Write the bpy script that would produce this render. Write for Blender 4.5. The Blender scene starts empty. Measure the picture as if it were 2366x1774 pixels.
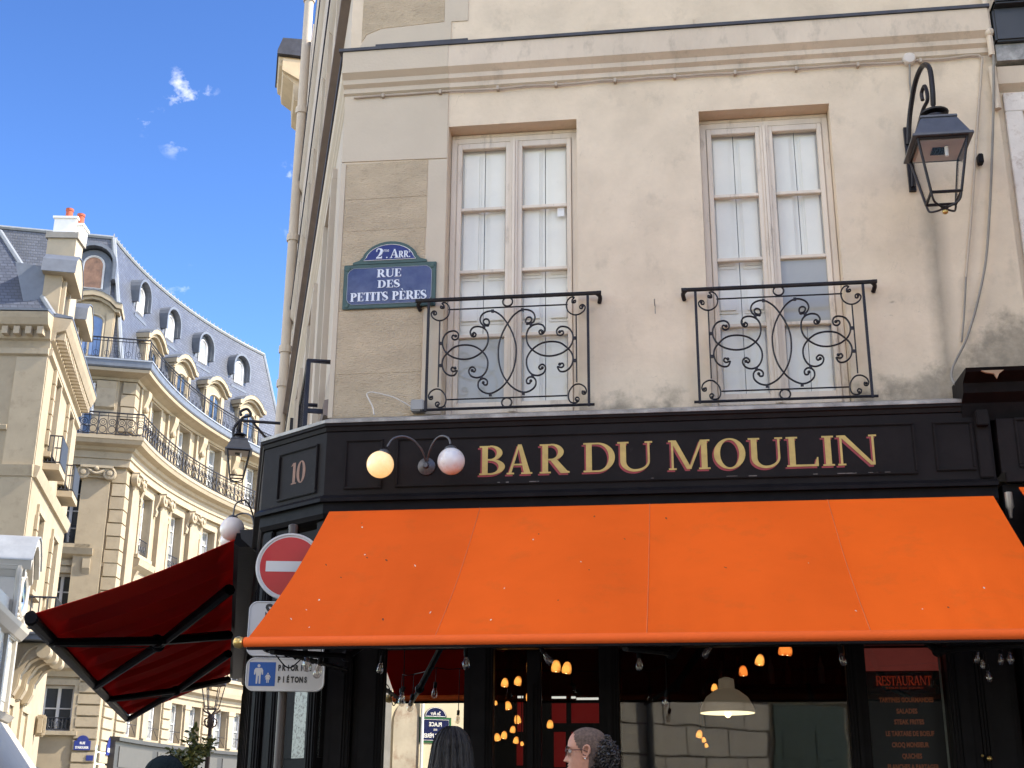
import bpy, bmesh, math, random
from mathutils import Vector, Matrix
random.seed(7)
R_ = math.radians
scene = bpy.context.scene
COL = scene.collection

# ---------------------------------------------------------------- camera
YAW, PITCH, ROLL, FOC = R_(7.66), R_(18.85), R_(0.44), 2965.0
CAMP = Vector((0.0, -11.0, 1.45))
cf_ = Vector((-math.sin(YAW)*math.cos(PITCH), math.cos(YAW)*math.cos(PITCH), math.sin(PITCH)))
r0_ = Vector((math.cos(YAW), math.sin(YAW), 0)); u0_ = r0_.cross(cf_)
cr_ = r0_*math.cos(ROLL) + u0_*math.sin(ROLL); cu_ = cr_.cross(cf_)
cam_d = bpy.data.cameras.new('camera'); cam = bpy.data.objects.new('camera', cam_d); COL.objects.link(cam)
cam.matrix_world = Matrix(((cr_.x, cu_.x, -cf_.x, CAMP.x), (cr_.y, cu_.y, -cf_.y, CAMP.y), (cr_.z, cu_.z, -cf_.z, CAMP.z), (0, 0, 0, 1)))
cam_d.sensor_width = 36; cam_d.lens = FOC/2366*36; cam_d.clip_start = .05; cam_d.clip_end = 2000
scene.camera = cam

# ---------------------------------------------------------------- world, sun, exposure
CLOUD_SEED, SKYK, SKYG = 7.3, .447, 1.8
SUN_EL, SUN_AZ = R_(42), R_(5)          # azimuth measured from +X towards +Y
w = bpy.data.worlds.new('World'); scene.world = w; w.use_nodes = True
nt = w.node_tree; nt.nodes.clear()
def N_(t, **k):
    n = nt.nodes.new(t)
    for a, b in k.items(): setattr(n, a, b)
    return n
sky = N_('ShaderNodeTexSky', sky_type='NISHITA', sun_disc=False, sun_elevation=SUN_EL, sun_rotation=R_(90)-SUN_AZ, air_density=1.0, dust_density=.35, ozone_density=1.3, altitude=50)
bg = N_('ShaderNodeBackground'); bg.inputs[1].default_value = .15
out = N_('ShaderNodeOutputWorld')
tc = N_('ShaderNodeTexCoord')
def pxdir(x, y): return (cf_*FOC + cr_*(x-1183) - cu_*(y-887)).normalized()
# thin wisps of cloud: ragged noise kept to a few places in the sky
mp = N_('ShaderNodeMapping'); mp.inputs['Scale'].default_value = (30, 30, 42)
nz = N_('ShaderNodeTexNoise'); nz.inputs['Scale'].default_value = 1.0; nz.inputs['Detail'].default_value = 6; nz.inputs['Roughness'].default_value = .58
nt.links.new(tc.outputs['Generated'], mp.inputs[0]); nt.links.new(mp.outputs[0], nz.inputs['Vector'])
tot = None
def mth(op, a, b=None, c=None):
    n = N_('ShaderNodeMath', operation=op)
    for i, s in enumerate((a, b, c)):
        if s is None: continue
        if isinstance(s, (int, float)): n.inputs[i].default_value = s
        else: nt.links.new(s, n.inputs[i])
    return n.outputs[0]
for (x, y, rad, amp) in ((430, 214, 50, .85), (334, 280, 24, .5), (405, 330, 26, .4), (672, 400, 22, .6), (432, 672, 45, .45), (690, 530, 30, .35)):
    d = pxdir(x, y)
    dp = N_('ShaderNodeVectorMath', operation='DISTANCE'); nt.links.new(tc.outputs['Generated'], dp.inputs[0]); dp.inputs[1].default_value = d
    f = mth('MULTIPLY_ADD', dp.outputs['Value'], -FOC/(rad*1.5), 1.0)
    f = mth('MULTIPLY', mth('POWER', mth('MAXIMUM', f, 0.0), .8), amp)
    tot = f if tot is None else mth('ADD', tot, f)
cl = mth('MULTIPLY', mth('SUBTRACT', nz.outputs[0], mth('MULTIPLY_ADD', tot, -.22, .60)), 2.4)
cl = mth('MINIMUM', mth('MULTIPLY', mth('MAXIMUM', cl, 0.0), mth('MINIMUM', mth('MULTIPLY', tot, 1.6), 1.0)), .5)
# scattered fair-weather cumulus over the whole dome (its gaps and clumps come from one noise field)
sx = N_('ShaderNodeSeparateXYZ'); nt.links.new(tc.outputs['Generated'], sx.inputs[0])
iz = mth('DIVIDE', 1.0, mth('ADD', mth('MAXIMUM', sx.outputs[2], 0.0), .22))
cb = N_('ShaderNodeCombineXYZ'); nt.links.new(mth('MULTIPLY', sx.outputs[0], iz), cb.inputs[0]); nt.links.new(mth('MULTIPLY', sx.outputs[1], iz), cb.inputs[1]); cb.inputs[2].default_value = CLOUD_SEED
n2 = N_('ShaderNodeTexNoise'); n2.inputs['Scale'].default_value = .85; n2.inputs['Detail'].default_value = 8; n2.inputs['Roughness'].default_value = .52; nt.links.new(cb.outputs[0], n2.inputs['Vector'])
cum = mth('MULTIPLY', mth('SUBTRACT', n2.outputs[0], .50), 9.0); cum = mth('MINIMUM', mth('MAXIMUM', cum, 0.0), 1.0)
cl = mth('MAXIMUM', cl, cum)
dv = N_('ShaderNodeVectorMath', operation='SCALE'); nt.links.new(sky.outputs[0], dv.inputs[0]); dv.inputs[3].default_value = SKYK
gm = N_('ShaderNodeGamma'); gm.inputs[1].default_value = SKYG; nt.links.new(dv.outputs[0], gm.inputs[0])
mx = N_('ShaderNodeMix', data_type='RGBA'); nt.links.new(cl, mx.inputs['Factor'])
nt.links.new(gm.outputs[0], mx.inputs['A']); mx.inputs['B'].default_value = (7.6, 7.1, 6.5, 1)
nt.links.new(mx.outputs['Result'], bg.inputs[0]); nt.links.new(bg.outputs[0], out.inputs[0])

sd = bpy.data.lights.new('sun', 'SUN'); sd.energy = 3.4; sd.angle = R_(.5); sd.color = (1.0, .90, .74)
sun = bpy.data.objects.new('sun', sd); COL.objects.link(sun)
SUND = Vector((math.cos(SUN_EL)*math.cos(SUN_AZ), math.cos(SUN_EL)*math.sin(SUN_AZ), math.sin(SUN_EL)))
sun.rotation_euler = SUND.to_track_quat('Z', 'Y').to_euler(); sun.location = (30, 5, 40)
vs = scene.view_settings; vs.view_transform = 'Standard'; vs.look = 'None'; vs.gamma = 1; vs.use_curve_mapping = False
vs.exposure = 1.76
scene.render.engine = 'CYCLES'
scene.cycles.max_bounces = 8; scene.cycles.transparent_max_bounces = 16; scene.cycles.caustics_reflective = False; scene.cycles.caustics_refractive = False

# ---------------------------------------------------------------- materials
MATS = {}
def mat(name, col, rough=.8, metal=0., var=.12, scale=3., bump=0., bscale=40., dirt=None, spec=.5, stretch=(1, 1, 1), emit=None, estr=0., coat=0.):
    if name in MATS: return MATS[name]
    m = bpy.data.materials.new(name); m.use_nodes = True; t = m.node_tree; n = t.nodes; L = t.links
    b = n['Principled BSDF']
    b.inputs['Roughness'].default_value = rough; b.inputs['Metallic'].default_value = metal; b.inputs['Specular IOR Level'].default_value = spec
    b.inputs['Coat Weight'].default_value = coat
    g = n.new('ShaderNodeNewGeometry'); mpn = n.new('ShaderNodeMapping'); mpn.inputs['Scale'].default_value = stretch
    L.new(g.outputs['Position'], mpn.inputs[0])
    t1 = n.new('ShaderNodeTexNoise'); t1.inputs['Scale'].default_value = scale; t1.inputs['Detail'].default_value = 8; t1.inputs['Roughness'].default_value = .62
    L.new(mpn.outputs[0], t1.inputs['Vector'])
    rp = n.new('ShaderNodeMapRange'); rp.inputs['From Min'].default_value = .3; rp.inputs['From Max'].default_value = .7
    rp.inputs['To Min'].default_value = 1-var; rp.inputs['To Max'].default_value = 1+var
    L.new(t1.outputs[0], rp.inputs[0])
    mx = n.new('ShaderNodeMix'); mx.data_type = 'RGBA'; mx.blend_type = 'MULTIPLY'; mx.inputs['Factor'].default_value = 1
    mx.inputs['A'].default_value = (*col, 1); L.new(rp.outputs[0], mx.inputs['B'])
    last = mx.outputs['Result']
    if dirt:
        dcol, dsc, lo, hi, amt = dirt
        t2 = n.new('ShaderNodeTexNoise'); t2.inputs['Scale'].default_value = dsc; t2.inputs['Detail'].default_value = 10; t2.inputs['Roughness'].default_value = .7
        L.new(mpn.outputs[0], t2.inputs['Vector'])
        r2 = n.new('ShaderNodeMapRange'); r2.inputs['From Min'].default_value = lo; r2.inputs['From Max'].default_value = hi; r2.inputs['To Max'].default_value = amt
        L.new(t2.outputs[0], r2.inputs[0])
        m2 = n.new('ShaderNodeMix'); m2.data_type = 'RGBA'; L.new(r2.outputs[0], m2.inputs['Factor']); L.new(last, m2.inputs['A']); m2.inputs['B'].default_value = (*dcol, 1)
        last = m2.outputs['Result']
    L.new(last, b.inputs['Base Color'])
    if bump:
        t3 = n.new('ShaderNodeTexNoise'); t3.inputs['Scale'].default_value = bscale; t3.inputs['Detail'].default_value = 6
        L.new(mpn.outputs[0], t3.inputs['Vector'])
        bp = n.new('ShaderNodeBump'); bp.inputs['Strength'].default_value = bump; bp.inputs['Distance'].default_value = .02
        L.new(t3.outputs[0], bp.inputs['Height']); L.new(bp.outputs[0], b.inputs['Normal'])
    if emit:
        b.inputs['Emission Color'].default_value = (*emit, 1); b.inputs['Emission Strength'].default_value = estr
    MATS[name] = m; return m
def fabric(m, col, fac):
    t = m.node_tree; n = t.nodes; L = t.links; tr = n.new('ShaderNodeBsdfTranslucent'); tr.inputs[0].default_value = (*col, 1)
    mx = n.new('ShaderNodeMixShader'); mx.inputs[0].default_value = fac; L.new(n['Principled BSDF'].outputs[0], mx.inputs[1]); L.new(tr.outputs[0], mx.inputs[2]); L.new(mx.outputs[0], n['Material Output'].inputs[0]); return m
def glass(name, tint, refl, rough=.02):
    if name in MATS: return MATS[name]
    m = bpy.data.materials.new(name); m.use_nodes = True; t = m.node_tree; n = t.nodes; L = t.links
    n.remove(n['Principled BSDF'])
    tr = n.new('ShaderNodeBsdfTransparent'); tr.inputs[0].default_value = (*tint, 1)
    gl = n.new('ShaderNodeBsdfGlossy'); gl.inputs['Roughness'].default_value = rough
    g = n.new('ShaderNodeNewGeometry'); tx = n.new('ShaderNodeTexNoise'); tx.inputs['Scale'].default_value = 1.3; L.new(g.outputs['Position'], tx.inputs['Vector'])
    bp = n.new('ShaderNodeBump'); bp.inputs['Strength'].default_value = .03; bp.inputs['Distance'].default_value = .05; L.new(tx.outputs[0], bp.inputs['Height']); L.new(bp.outputs[0], gl.inputs['Normal'])
    lw = n.new('ShaderNodeLayerWeight'); lw.inputs['Blend'].default_value = .5; pw = n.new('ShaderNodeMath'); pw.operation = 'POWER'; L.new(lw.outputs['Facing'], pw.inputs[0]); pw.inputs[1].default_value = 5   # Schlick, the same from both sides
    ma = n.new('ShaderNodeMath'); ma.operation = 'MULTIPLY_ADD'; ma.use_clamp = True; L.new(pw.outputs[0], ma.inputs[0]); ma.inputs[1].default_value = .95; ma.inputs[2].default_value = .04+refl
    mx = n.new('ShaderNodeMixShader'); L.new(ma.outputs[0], mx.inputs[0]); L.new(tr.outputs[0], mx.inputs[1]); L.new(gl.outputs[0], mx.inputs[2])
    L.new(mx.outputs[0], n['Material Output'].inputs[0]); MATS[name] = m; return m

# ---------------------------------------------------------------- frames and mesh building
class FR:                               # straight wall frame: u along the wall, n outward, z up
    def __init__(s, O, U, N): s.O, s.U, s.N = Vector(O), Vector(U).normalized(), Vector(N).normalized(); s.seg = 1e9
    def pt(s, u, n, z): return s.O + s.U*u + s.N*n + Vector((0, 0, z))
    def hit(s, x, y, n=0.):             # where a line of sight meets the wall plane: (u, z)
        d = pxdir(x, y); P0 = s.O + s.N*n
        p = CAMP + d*((P0-CAMP).dot(s.N)/d.dot(s.N))
        return (p-s.O).dot(s.U), p.z
class CFR:                              # concave round facade: u is arc length from the corner
    def __init__(s, c, R, phi0): s.c, s.R, s.phi0, s.seg = c, R, phi0, .5
    def pt(s, u, n, z):
        a = s.phi0 - u/s.R; r = s.R - n
        return Vector((s.c[0]+r*math.cos(a), s.c[1]+r*math.sin(a), z))
    def local(s, u):
        a = s.phi0 - u/s.R; N = Vector((-math.cos(a), -math.sin(a), 0)); U = Vector((math.sin(a), -math.cos(a), 0))
        return FR(s.pt(u, 0, 0), U, N)
def P(x, y, Y=0.):
    d = pxdir(x, y); return CAMP + d*((Y-CAMP.y)/d.y)
class MB:
    def __init__(s): s.v, s.f = [], []
    def add(s, vs, fs):
        o = len(s.v); s.v += [Vector(q) for q in vs]; s.f += [tuple(i+o for i in q) for q in fs]; return s
    def hexa(s, q): return s.add(q, [(0, 3, 2, 1), (4, 5, 6, 7), (0, 1, 5, 4), (1, 2, 6, 5), (2, 3, 7, 6), (3, 0, 4, 7)])
    def box(s, fr, u0, u1, n0, n1, z0, z1):
        k = max(1, int(math.ceil((u1-u0)/fr.seg)))
        if k == 1:
            return s.hexa([fr.pt(u0, n0, z0), fr.pt(u1, n0, z0), fr.pt(u1, n1, z0), fr.pt(u0, n1, z0), fr.pt(u0, n0, z1), fr.pt(u1, n0, z1), fr.pt(u1, n1, z1), fr.pt(u0, n1, z1)])
        return s.prof(fr, [(n0, z0), (n1, z0), (n1, z1), (n0, z1)], u0, u1)
    def prof(s, fr, poly, u0, u1, caps=True):                       # (n,z) outline swept along u
        k = max(1, int(math.ceil((u1-u0)/fr.seg))); m = len(poly); vs, fs = [], []
        for i in range(k+1):
            u = u0+(u1-u0)*i/k; vs += [fr.pt(u, a, b) for a, b in poly]
        for i in range(k):
            for j in range(m):
                a, b = i*m+j, i*m+(j+1) % m; fs.append((a, b, b+m, a+m))
        if caps: fs += [tuple(range(m)), tuple(range(k*m, k*m+m))]
        return s.add(vs, fs)
    def prism(s, fr, poly, n0, n1):                                 # (u,z) outline given a thickness along n
        m = len(poly); vs = [fr.pt(a, n0, b) for a, b in poly]+[fr.pt(a, n1, b) for a, b in poly]
        return s.add(vs, [tuple(range(m)), tuple(range(m, 2*m))]+[(j, (j+1) % m, m+(j+1) % m, m+j) for j in range(m)])
    def side(s, fr, poly, u0, u1): return s.prof(fr, poly, u0, u1)
    def tube(s, path, r, n=8, closed=False, caps=True):
        p = [Vector(q) for q in path]; k = len(p); rr = r if isinstance(r, (list, tuple)) else [r]*k
        ts = []
        for i in range(k):
            a = p[(i-1) % k] if closed else p[max(i-1, 0)]; b = p[(i+1) % k] if closed else p[min(i+1, k-1)]
            t = b-a; ts.append(t.normalized() if t.length > 1e-9 else Vector((0, 0, 1)))
        up = Vector((0, 0, 1)) if abs(ts[0].z) < .9 else Vector((1, 0, 0))
        x = ts[0].cross(up).normalized(); vs, fs = [], []
        for i in range(k):
            x = (x-ts[i]*x.dot(ts[i])); x = x.normalized() if x.length > 1e-9 else ts[i].orthogonal().normalized()
            y = ts[i].cross(x)
            vs += [p[i]+(x*math.cos(2*math.pi*j/n)+y*math.sin(2*math.pi*j/n))*rr[i] for j in range(n)]
        for i in range(k if closed else k-1):
            i2 = (i+1) % k
            for j in range(n): fs.append((i*n+j, i*n+(j+1) % n, i2*n+(j+1) % n, i2*n+j))
        if caps and not closed: fs += [tuple(range(n)), tuple(range((k-1)*n, k*n))]
        return s.add(vs, fs)
    def lathe(s, o, prof, n=20, ax=Vector((0, 0, 1)), close=False):  # prof: (radius, height)
        o = Vector(o); ax = ax.normalized(); x = ax.orthogonal().normalized(); y = ax.cross(x); m = len(prof); vs, fs = [], []
        for r, h in prof: vs += [o+ax*h+(x*math.cos(2*math.pi*j/n)+y*math.sin(2*math.pi*j/n))*max(r, 1e-4) for j in range(n)]
        for i in range(m-1):
            for j in range(n): fs.append((i*n+j, i*n+(j+1) % n, (i+1)*n+(j+1) % n, (i+1)*n+j))
        fs += [tuple(range(n)), tuple(range((m-1)*n, m*n))]
        return s.add(vs, fs)
    def ball(s, o, r, n=16, sz=1., rows=10):
        return s.lathe(o, [(r*math.sin(math.pi*i/rows), -r*sz*math.cos(math.pi*i/rows)) for i in range(rows+1)], n)
    def quad(s, a, b, c, d): return s.add([a, b, c, d], [(0, 1, 2, 3)])
    def wall(s, fr, u0, u1, z0, z1, holes, depth, n=0.):            # wall face with openings and their reveals
        us = sorted({u0, u1, *[h[0] for h in holes], *[h[1] for h in holes]}); zs = sorted({z0, z1, *[h[2] for h in holes], *[h[3] for h in holes]})
        us = [x for x in us if u0 <= x <= u1]; zs = [x for x in zs if z0 <= x <= z1]
        for a, b in zip(us, us[1:]):
            k = max(1, int(math.ceil((b-a)/fr.seg)))
            for c, d in zip(zs, zs[1:]):
                mu, mz = (a+b)/2, (c+d)/2
                if any(h[0] < mu < h[1] and h[2] < mz < h[3] for h in holes): continue
                for i in range(k):
                    p, q = a+(b-a)*i/k, a+(b-a)*(i+1)/k
                    s.quad(fr.pt(p, n, c), fr.pt(q, n, c), fr.pt(q, n, d), fr.pt(p, n, d))
        for h in holes:
            a, b, c, d = h[:4]; m = n-depth
            s.quad(fr.pt(a, n, c), fr.pt(a, m, c), fr.pt(a, m, d), fr.pt(a, n, d)); s.quad(fr.pt(b, n, c), fr.pt(b, m, c), fr.pt(b, m, d), fr.pt(b, n, d))
            s.quad(fr.pt(a, n, d), fr.pt(b, n, d), fr.pt(b, m, d), fr.pt(a, m, d)); s.quad(fr.pt(a, n, c), fr.pt(b, n, c), fr.pt(b, m, c), fr.pt(a, m, c))
        return s
def topof(o):
    while o.parent: o = o.parent
    return o
def new(name, mb, m, parent=None, smooth=False, label=None, cat=None, group=None, kind=None, bevel=0., weld=False):
    if parent: loc = topof(parent).location.copy()
    elif kind == 'structure': loc = Vector((0, 0, 0))
    else:
        xs = [q.x for q in mb.v]; ys = [q.y for q in mb.v]; loc = Vector(((min(xs)+max(xs))/2, (min(ys)+max(ys))/2, min(q.z for q in mb.v)))
    me = bpy.data.meshes.new(name); me.from_pydata([q-loc for q in mb.v], [], mb.f)
    bm = bmesh.new(); bm.from_mesh(me)
    if weld: bmesh.ops.remove_doubles(bm, verts=bm.verts, dist=1e-4)
    bmesh.ops.recalc_face_normals(bm, faces=bm.faces)
    if bevel:
        es = [e for e in bm.edges if len(e.link_faces) == 2 and e.calc_face_angle(0) > .6]
        bmesh.ops.bevel(bm, geom=es, offset=bevel, segments=2, affect='EDGES', clamp_overlap=True)
    if smooth:
        for f in bm.faces: f.smooth = True
        for e in bm.edges:
            if len(e.link_faces) == 2 and e.calc_face_angle(0) > .7: e.smooth = False
    bm.to_mesh(me); bm.free(); me.materials.append(m)
    o = bpy.data.objects.new(name, me); COL.objects.link(o)
    if parent: o.parent = parent
    else: o.location = loc
    tag(o, label, cat, group, kind); return o
def tag(o, label=None, cat=None, group=None, kind=None):
    for k, v in (('label', label), ('category', cat), ('group', group), ('kind', kind)):
        if v: o[k] = v
    return o
def thing(name, label, cat, loc, group=None):
    o = bpy.data.objects.new(name, None); COL.objects.link(o); o.location = loc; o.empty_display_size = .2
    return tag(o, label, cat, group)
def dup(root, loc, label=None, rotz=None, scale=None):
    c = root.copy(); COL.objects.link(c); c.location = loc
    if rotz is not None: c.rotation_euler = (0, 0, rotz)
    if scale: c.scale = (scale,)*3
    if label: c['label'] = label
    for ch in list(root.children):
        d = ch.copy(); COL.objects.link(d); d.parent = c
        for g in list(ch.children):
            e = g.copy(); COL.objects.link(e); e.parent = d
    return c
def spline(pts, k=6, closed=False):
    p = [Vector(q) for q in pts]; n = len(p); o = []
    for i in range(n if closed else n-1):
        a, b, c, d = (p[(i-1) % n], p[i], p[(i+1) % n], p[(i+2) % n]) if closed else (p[max(i-1, 0)], p[i], p[i+1], p[min(i+2, n-1)])
        for j in range(k):
            t = j/k; o.append(.5*((2*b)+(c-a)*t+(2*a-5*b+4*c-d)*t*t+(3*b-a-3*c+d)*t**3))
    if not closed: o.append(p[-1])
    return o
# ---------------------------------------------------------------- lettering
def _rect(a, b, c, d): return [(a, b), (c, b), (c, d), (a, d)]
def _arc(cx, cy, rx, ry, tx, ty, a0, a1, k=18):
    A = [R_(a0+(a1-a0)*i/k) for i in range(k+1)]
    return [(cx+rx*math.cos(a), cy+ry*math.sin(a)) for a in A]+[(cx+(rx-tx)*math.cos(a), cy+(ry-ty)*math.sin(a)) for a in reversed(A)]
def _stroke(pts, ws, k=5):
    q = spline([(a, b, 0) for a, b in pts], k); n = len(q); l, r = [], []
    for i in range(n):
        t = (q[min(i+1, n-1)]-q[max(i-1, 0)]).normalized(); f = i/(n-1)*(len(ws)-1); j = min(int(f), len(ws)-2); wd = ws[j]+(ws[j+1]-ws[j])*(f-j)
        l.append((q[i].x-t.y*wd/2, q[i].y+t.x*wd/2)); r.append((q[i].x+t.y*wd/2, q[i].y-t.x*wd/2))
    return l+r[::-1]
def glyph(ch, w, s=.2, t=.075):
    S = .055; e = .09; p = []
    def serif(x0, x1, y): p.append(_rect(x0-e, y, x1+e, y+S))
    acc = None
    if ch in 'ÈÉ': acc = ch; ch = 'E'
    if ch == 'I':
        c = w/2; p.append(_rect(c-s/2, 0, c+s/2, 1)); serif(c-s/2, c+s/2, 0); serif(c-s/2, c+s/2, 1-S)
    elif ch == 'L':
        p += [_rect(e, 0, e+s, 1), _rect(e+s, 0, w, S+.01), [(w-.12, S), (w, S), (w, .3), (w-.04, .3)]]; serif(e, e+s, 1-S); p.append(_rect(0, 0, e, S))
    elif ch in 'EF':
        p += [_rect(e, 0, e+s, 1), _rect(0, 0, e, S), _rect(0, 1-S, e, 1), _rect(e+s, 1-S, w*.95, 1), [(w*.95-.1, 1-S), (w*.95, 1-S), (w*.95, .74), (w*.95-.035, .74)], _rect(e+s, .48, w*.78, .48+S), _rect(w*.78-.05, .37, w*.78, .64)]
        if ch == 'E': p += [_rect(e+s, 0, w, S), [(w-.12, S), (w, S), (w, .28), (w-.04, .28)]]
    elif ch == 'T':
        c = w/2; p += [_rect(c-s/2, 0, c+s/2, 1), _rect(0, 1-S, c-s/2, 1), _rect(c+s/2, 1-S, w, 1), [(0, 1-S), (.1, 1-S), (.04, .72), (0, .72)], [(w-.1, 1-S), (w, 1-S), (w, .72), (w-.04, .72)]]; serif(c-s/2, c+s/2, 0)
    elif ch == 'N':
        p += [_rect(e, 0, e+t, 1), _rect(w-e-t, 0, w-e, 1), [(e-.02, 1), (e+s*.95, 1), (w-e, 0), (w-e-s*.75, 0)]]; serif(e, e+t, 0); serif(w-e-t, w-e, 1-S); p.append(_rect(0, 1-S, e, 1))
    elif ch == 'M':
        p += [_rect(e, 0, e+t, 1), _rect(w-e-s, 0, w-e, 1), [(e-.02, 1), (e+s*.85, 1), (w*.5+.07, .02), (w*.5-.09, .02)], [(w*.5-.03, .02), (w*.5+.05, .02), (w-e-s+.06, 1), (w-e-s-.03, 1)]]
        serif(e, e+t, 0); serif(w-e-s, w-e, 0); p += [_rect(0, 1-S, e, 1), _rect(w-e, 1-S, w, 1)]
    elif ch == 'U':
        p += [_rect(e, .34, e+s, 1), _rect(w-e-t, .34, w-e, 1), _arc(w/2, .34, w/2-e, .36, s, .08, 180, 270), _arc(w/2, .34, w/2-e, .36, t, .08, 270, 360)]; serif(e, e+s, 1-S); serif(w-e-t, w-e, 1-S)
    elif ch in 'O0': p += [_arc(w/2, .5, w/2, .52, s*1.05, .055, 0, 180, 24), _arc(w/2, .5, w/2, .52, s*1.05, .055, 180, 360, 24)]
    elif ch == 'D':
        p += [_rect(e, 0, e+s, 1), _rect(0, 0, e, S), _rect(0, 1-S, e, 1), _rect(e+s, 0, w*.45, S), _rect(e+s, 1-S, w*.45, 1), _arc(w*.45, .5, w*.55, .5, s*1.05, S, -90, 90, 24)]
    elif ch in 'BPR':
        m = .5 if ch == 'B' else .45; c = w*.42; rr = (w*.9 if ch != 'P' else w)-c
        p += [_rect(e, 0, e+s, 1), _rect(0, 0, e, S), _rect(0, 1-S, e, 1), _rect(e+s, 1-S, c, 1), _rect(e+s, m-.01, c, m+S-.01), _arc(c, (1+m)/2, rr, (1-m)/2+.01, s, S, -90, 90, 18)]
        if ch == 'B': p += [_rect(e+s, 0, c, S), _arc(c, m/2+.02, w-c, m/2+.02, s*1.1, S, -90, 90, 18)]
        else: p.append(_rect(e+s, 0, e+s+e, S))
        if ch == 'R': p += [[(c-.02, m), (c+s, m+.03), (w+.02, .08), (w*.82, 0), (w*.78, 0)], [(w*.8, 0), (w+.1, 0), (w+.1, .05), (w*.95, .1)]]
    elif ch == 'A':
        p += [[(e-.02, S), (e+t, S), (w/2+.02, 1.02), (w/2-.05, 1.02)], [(w-e-s, S), (w-e+.02, S), (w/2+.07, 1.02), (w/2-.06, 1.02)], _rect(w*.27, .3, w*.72, .3+S)]; serif(e, e+t, 0); serif(w-e-s, w-e, 0)
    elif ch == 'S':
        p += [_stroke([(w*.86, .80), (w*.68, .96), (w*.38, .97), (w*.14, .8), (w*.24, .6), (w*.7, .42), (w*.9, .24), (w*.68, .04), (w*.34, .02), (w*.1, .2)], [.05, .06, .08, s*.8, s*1.1, s*1.1, s*.8, .08, .06, .05]), _rect(w*.8, .7, w*.86, 1), _rect(w*.08, 0, w*.14, .32)]
    elif ch == '1':
        c = w/2; p += [_rect(c-s/2, 0, c+s/2, 1), [(c-s/2, 1), (c-s/2, .9), (c-s/2-.12, .84), (c-s/2-.12, .88)]]; serif(c-s/2, c+s/2, 0)
    elif ch == '2':
        p += [_stroke([(w*.1, .68), (w*.15, .9), (w*.5, .98), (w*.85, .82), (w*.75, .5), (w*.4, .25), (w*.12, .08)], [.1, .09, .07, s, s, .08, .06]), _rect(w*.06, 0, w*.96, .14), _rect(w*.86, .14, w*.96, .26)]
    elif ch == '.': p.append(_rect(w*.3, 0, w*.3+.14, .13))
    if acc == 'È': p.append([(w*.3, 1.28), (w*.48, 1.3), (w*.62, 1.08), (w*.55, 1.08)])
    if acc == 'É': p.append([(w*.7, 1.28), (w*.52, 1.3), (w*.4, 1.08), (w*.46, 1.08)])
    return p
GW = dict(A=.92, B=.78, D=.9, E=.72, I=.38, L=.72, M=1.08, N=.98, O=.94, P=.74, R=.86, S=.62, T=.78, U=.92, F=.7)
GW.update({'È': .72, 'É': .72, '1': .42, '0': .66, '2': .62, '.': .3, ' ': .38})
def serif_line(mb, fr, txt, uc, z, h, width, n, depth=.004, s=.2, t=.075, shear=0., gap=.08):
    tw = sum(GW[c] for c in txt)+gap*(len(txt)-1); k = width/(tw*h); x = uc-width/2; q = 0
    for c in txt:
        for pl in glyph(c, GW[c], s, t):
            q += 1; mb.prism(fr, [(x+a*h*k, z+b*h+shear*(x+a*h*k-uc)) for a, b in pl], n-.001, n+depth+.0003*(q % 9))
        x += (GW[c]+gap)*h*k
def sans(txt, size, bold=.0):                                        # sans lettering as flat outlines: list of (x,y) triangles
    cu = bpy.data.curves.new('lettering', 'FONT'); cu.body = txt; cu.size = size; cu.align_x = 'CENTER'; cu.offset = bold; cu.resolution_u = 3
    o = bpy.data.objects.new('lettering', cu); COL.objects.link(o); dg = bpy.context.evaluated_depsgraph_get(); dg.update()
    me = bpy.data.meshes.new_from_object(o.evaluated_get(dg)); vs = [(q.co.x, q.co.y) for q in me.vertices]; fs = [tuple(f.vertices) for f in me.polygons]
    bpy.data.objects.remove(o); bpy.data.curves.remove(cu); bpy.data.meshes.remove(me); return vs, fs
def sans_line(mb, fr, txt, uc, z, h, width, n, bold=.0, flip=1, sx=1.):
    vs, fs = sans(txt, h*1.37, bold); x0, x1 = min(a for a, b in vs), max(a for a, b in vs); k = width/(x1-x0) if width else sx
    mb.add([fr.pt(uc+flip*(a-(x0+x1)/2)*k, n, z+b) for a, b in vs], fs)
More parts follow.
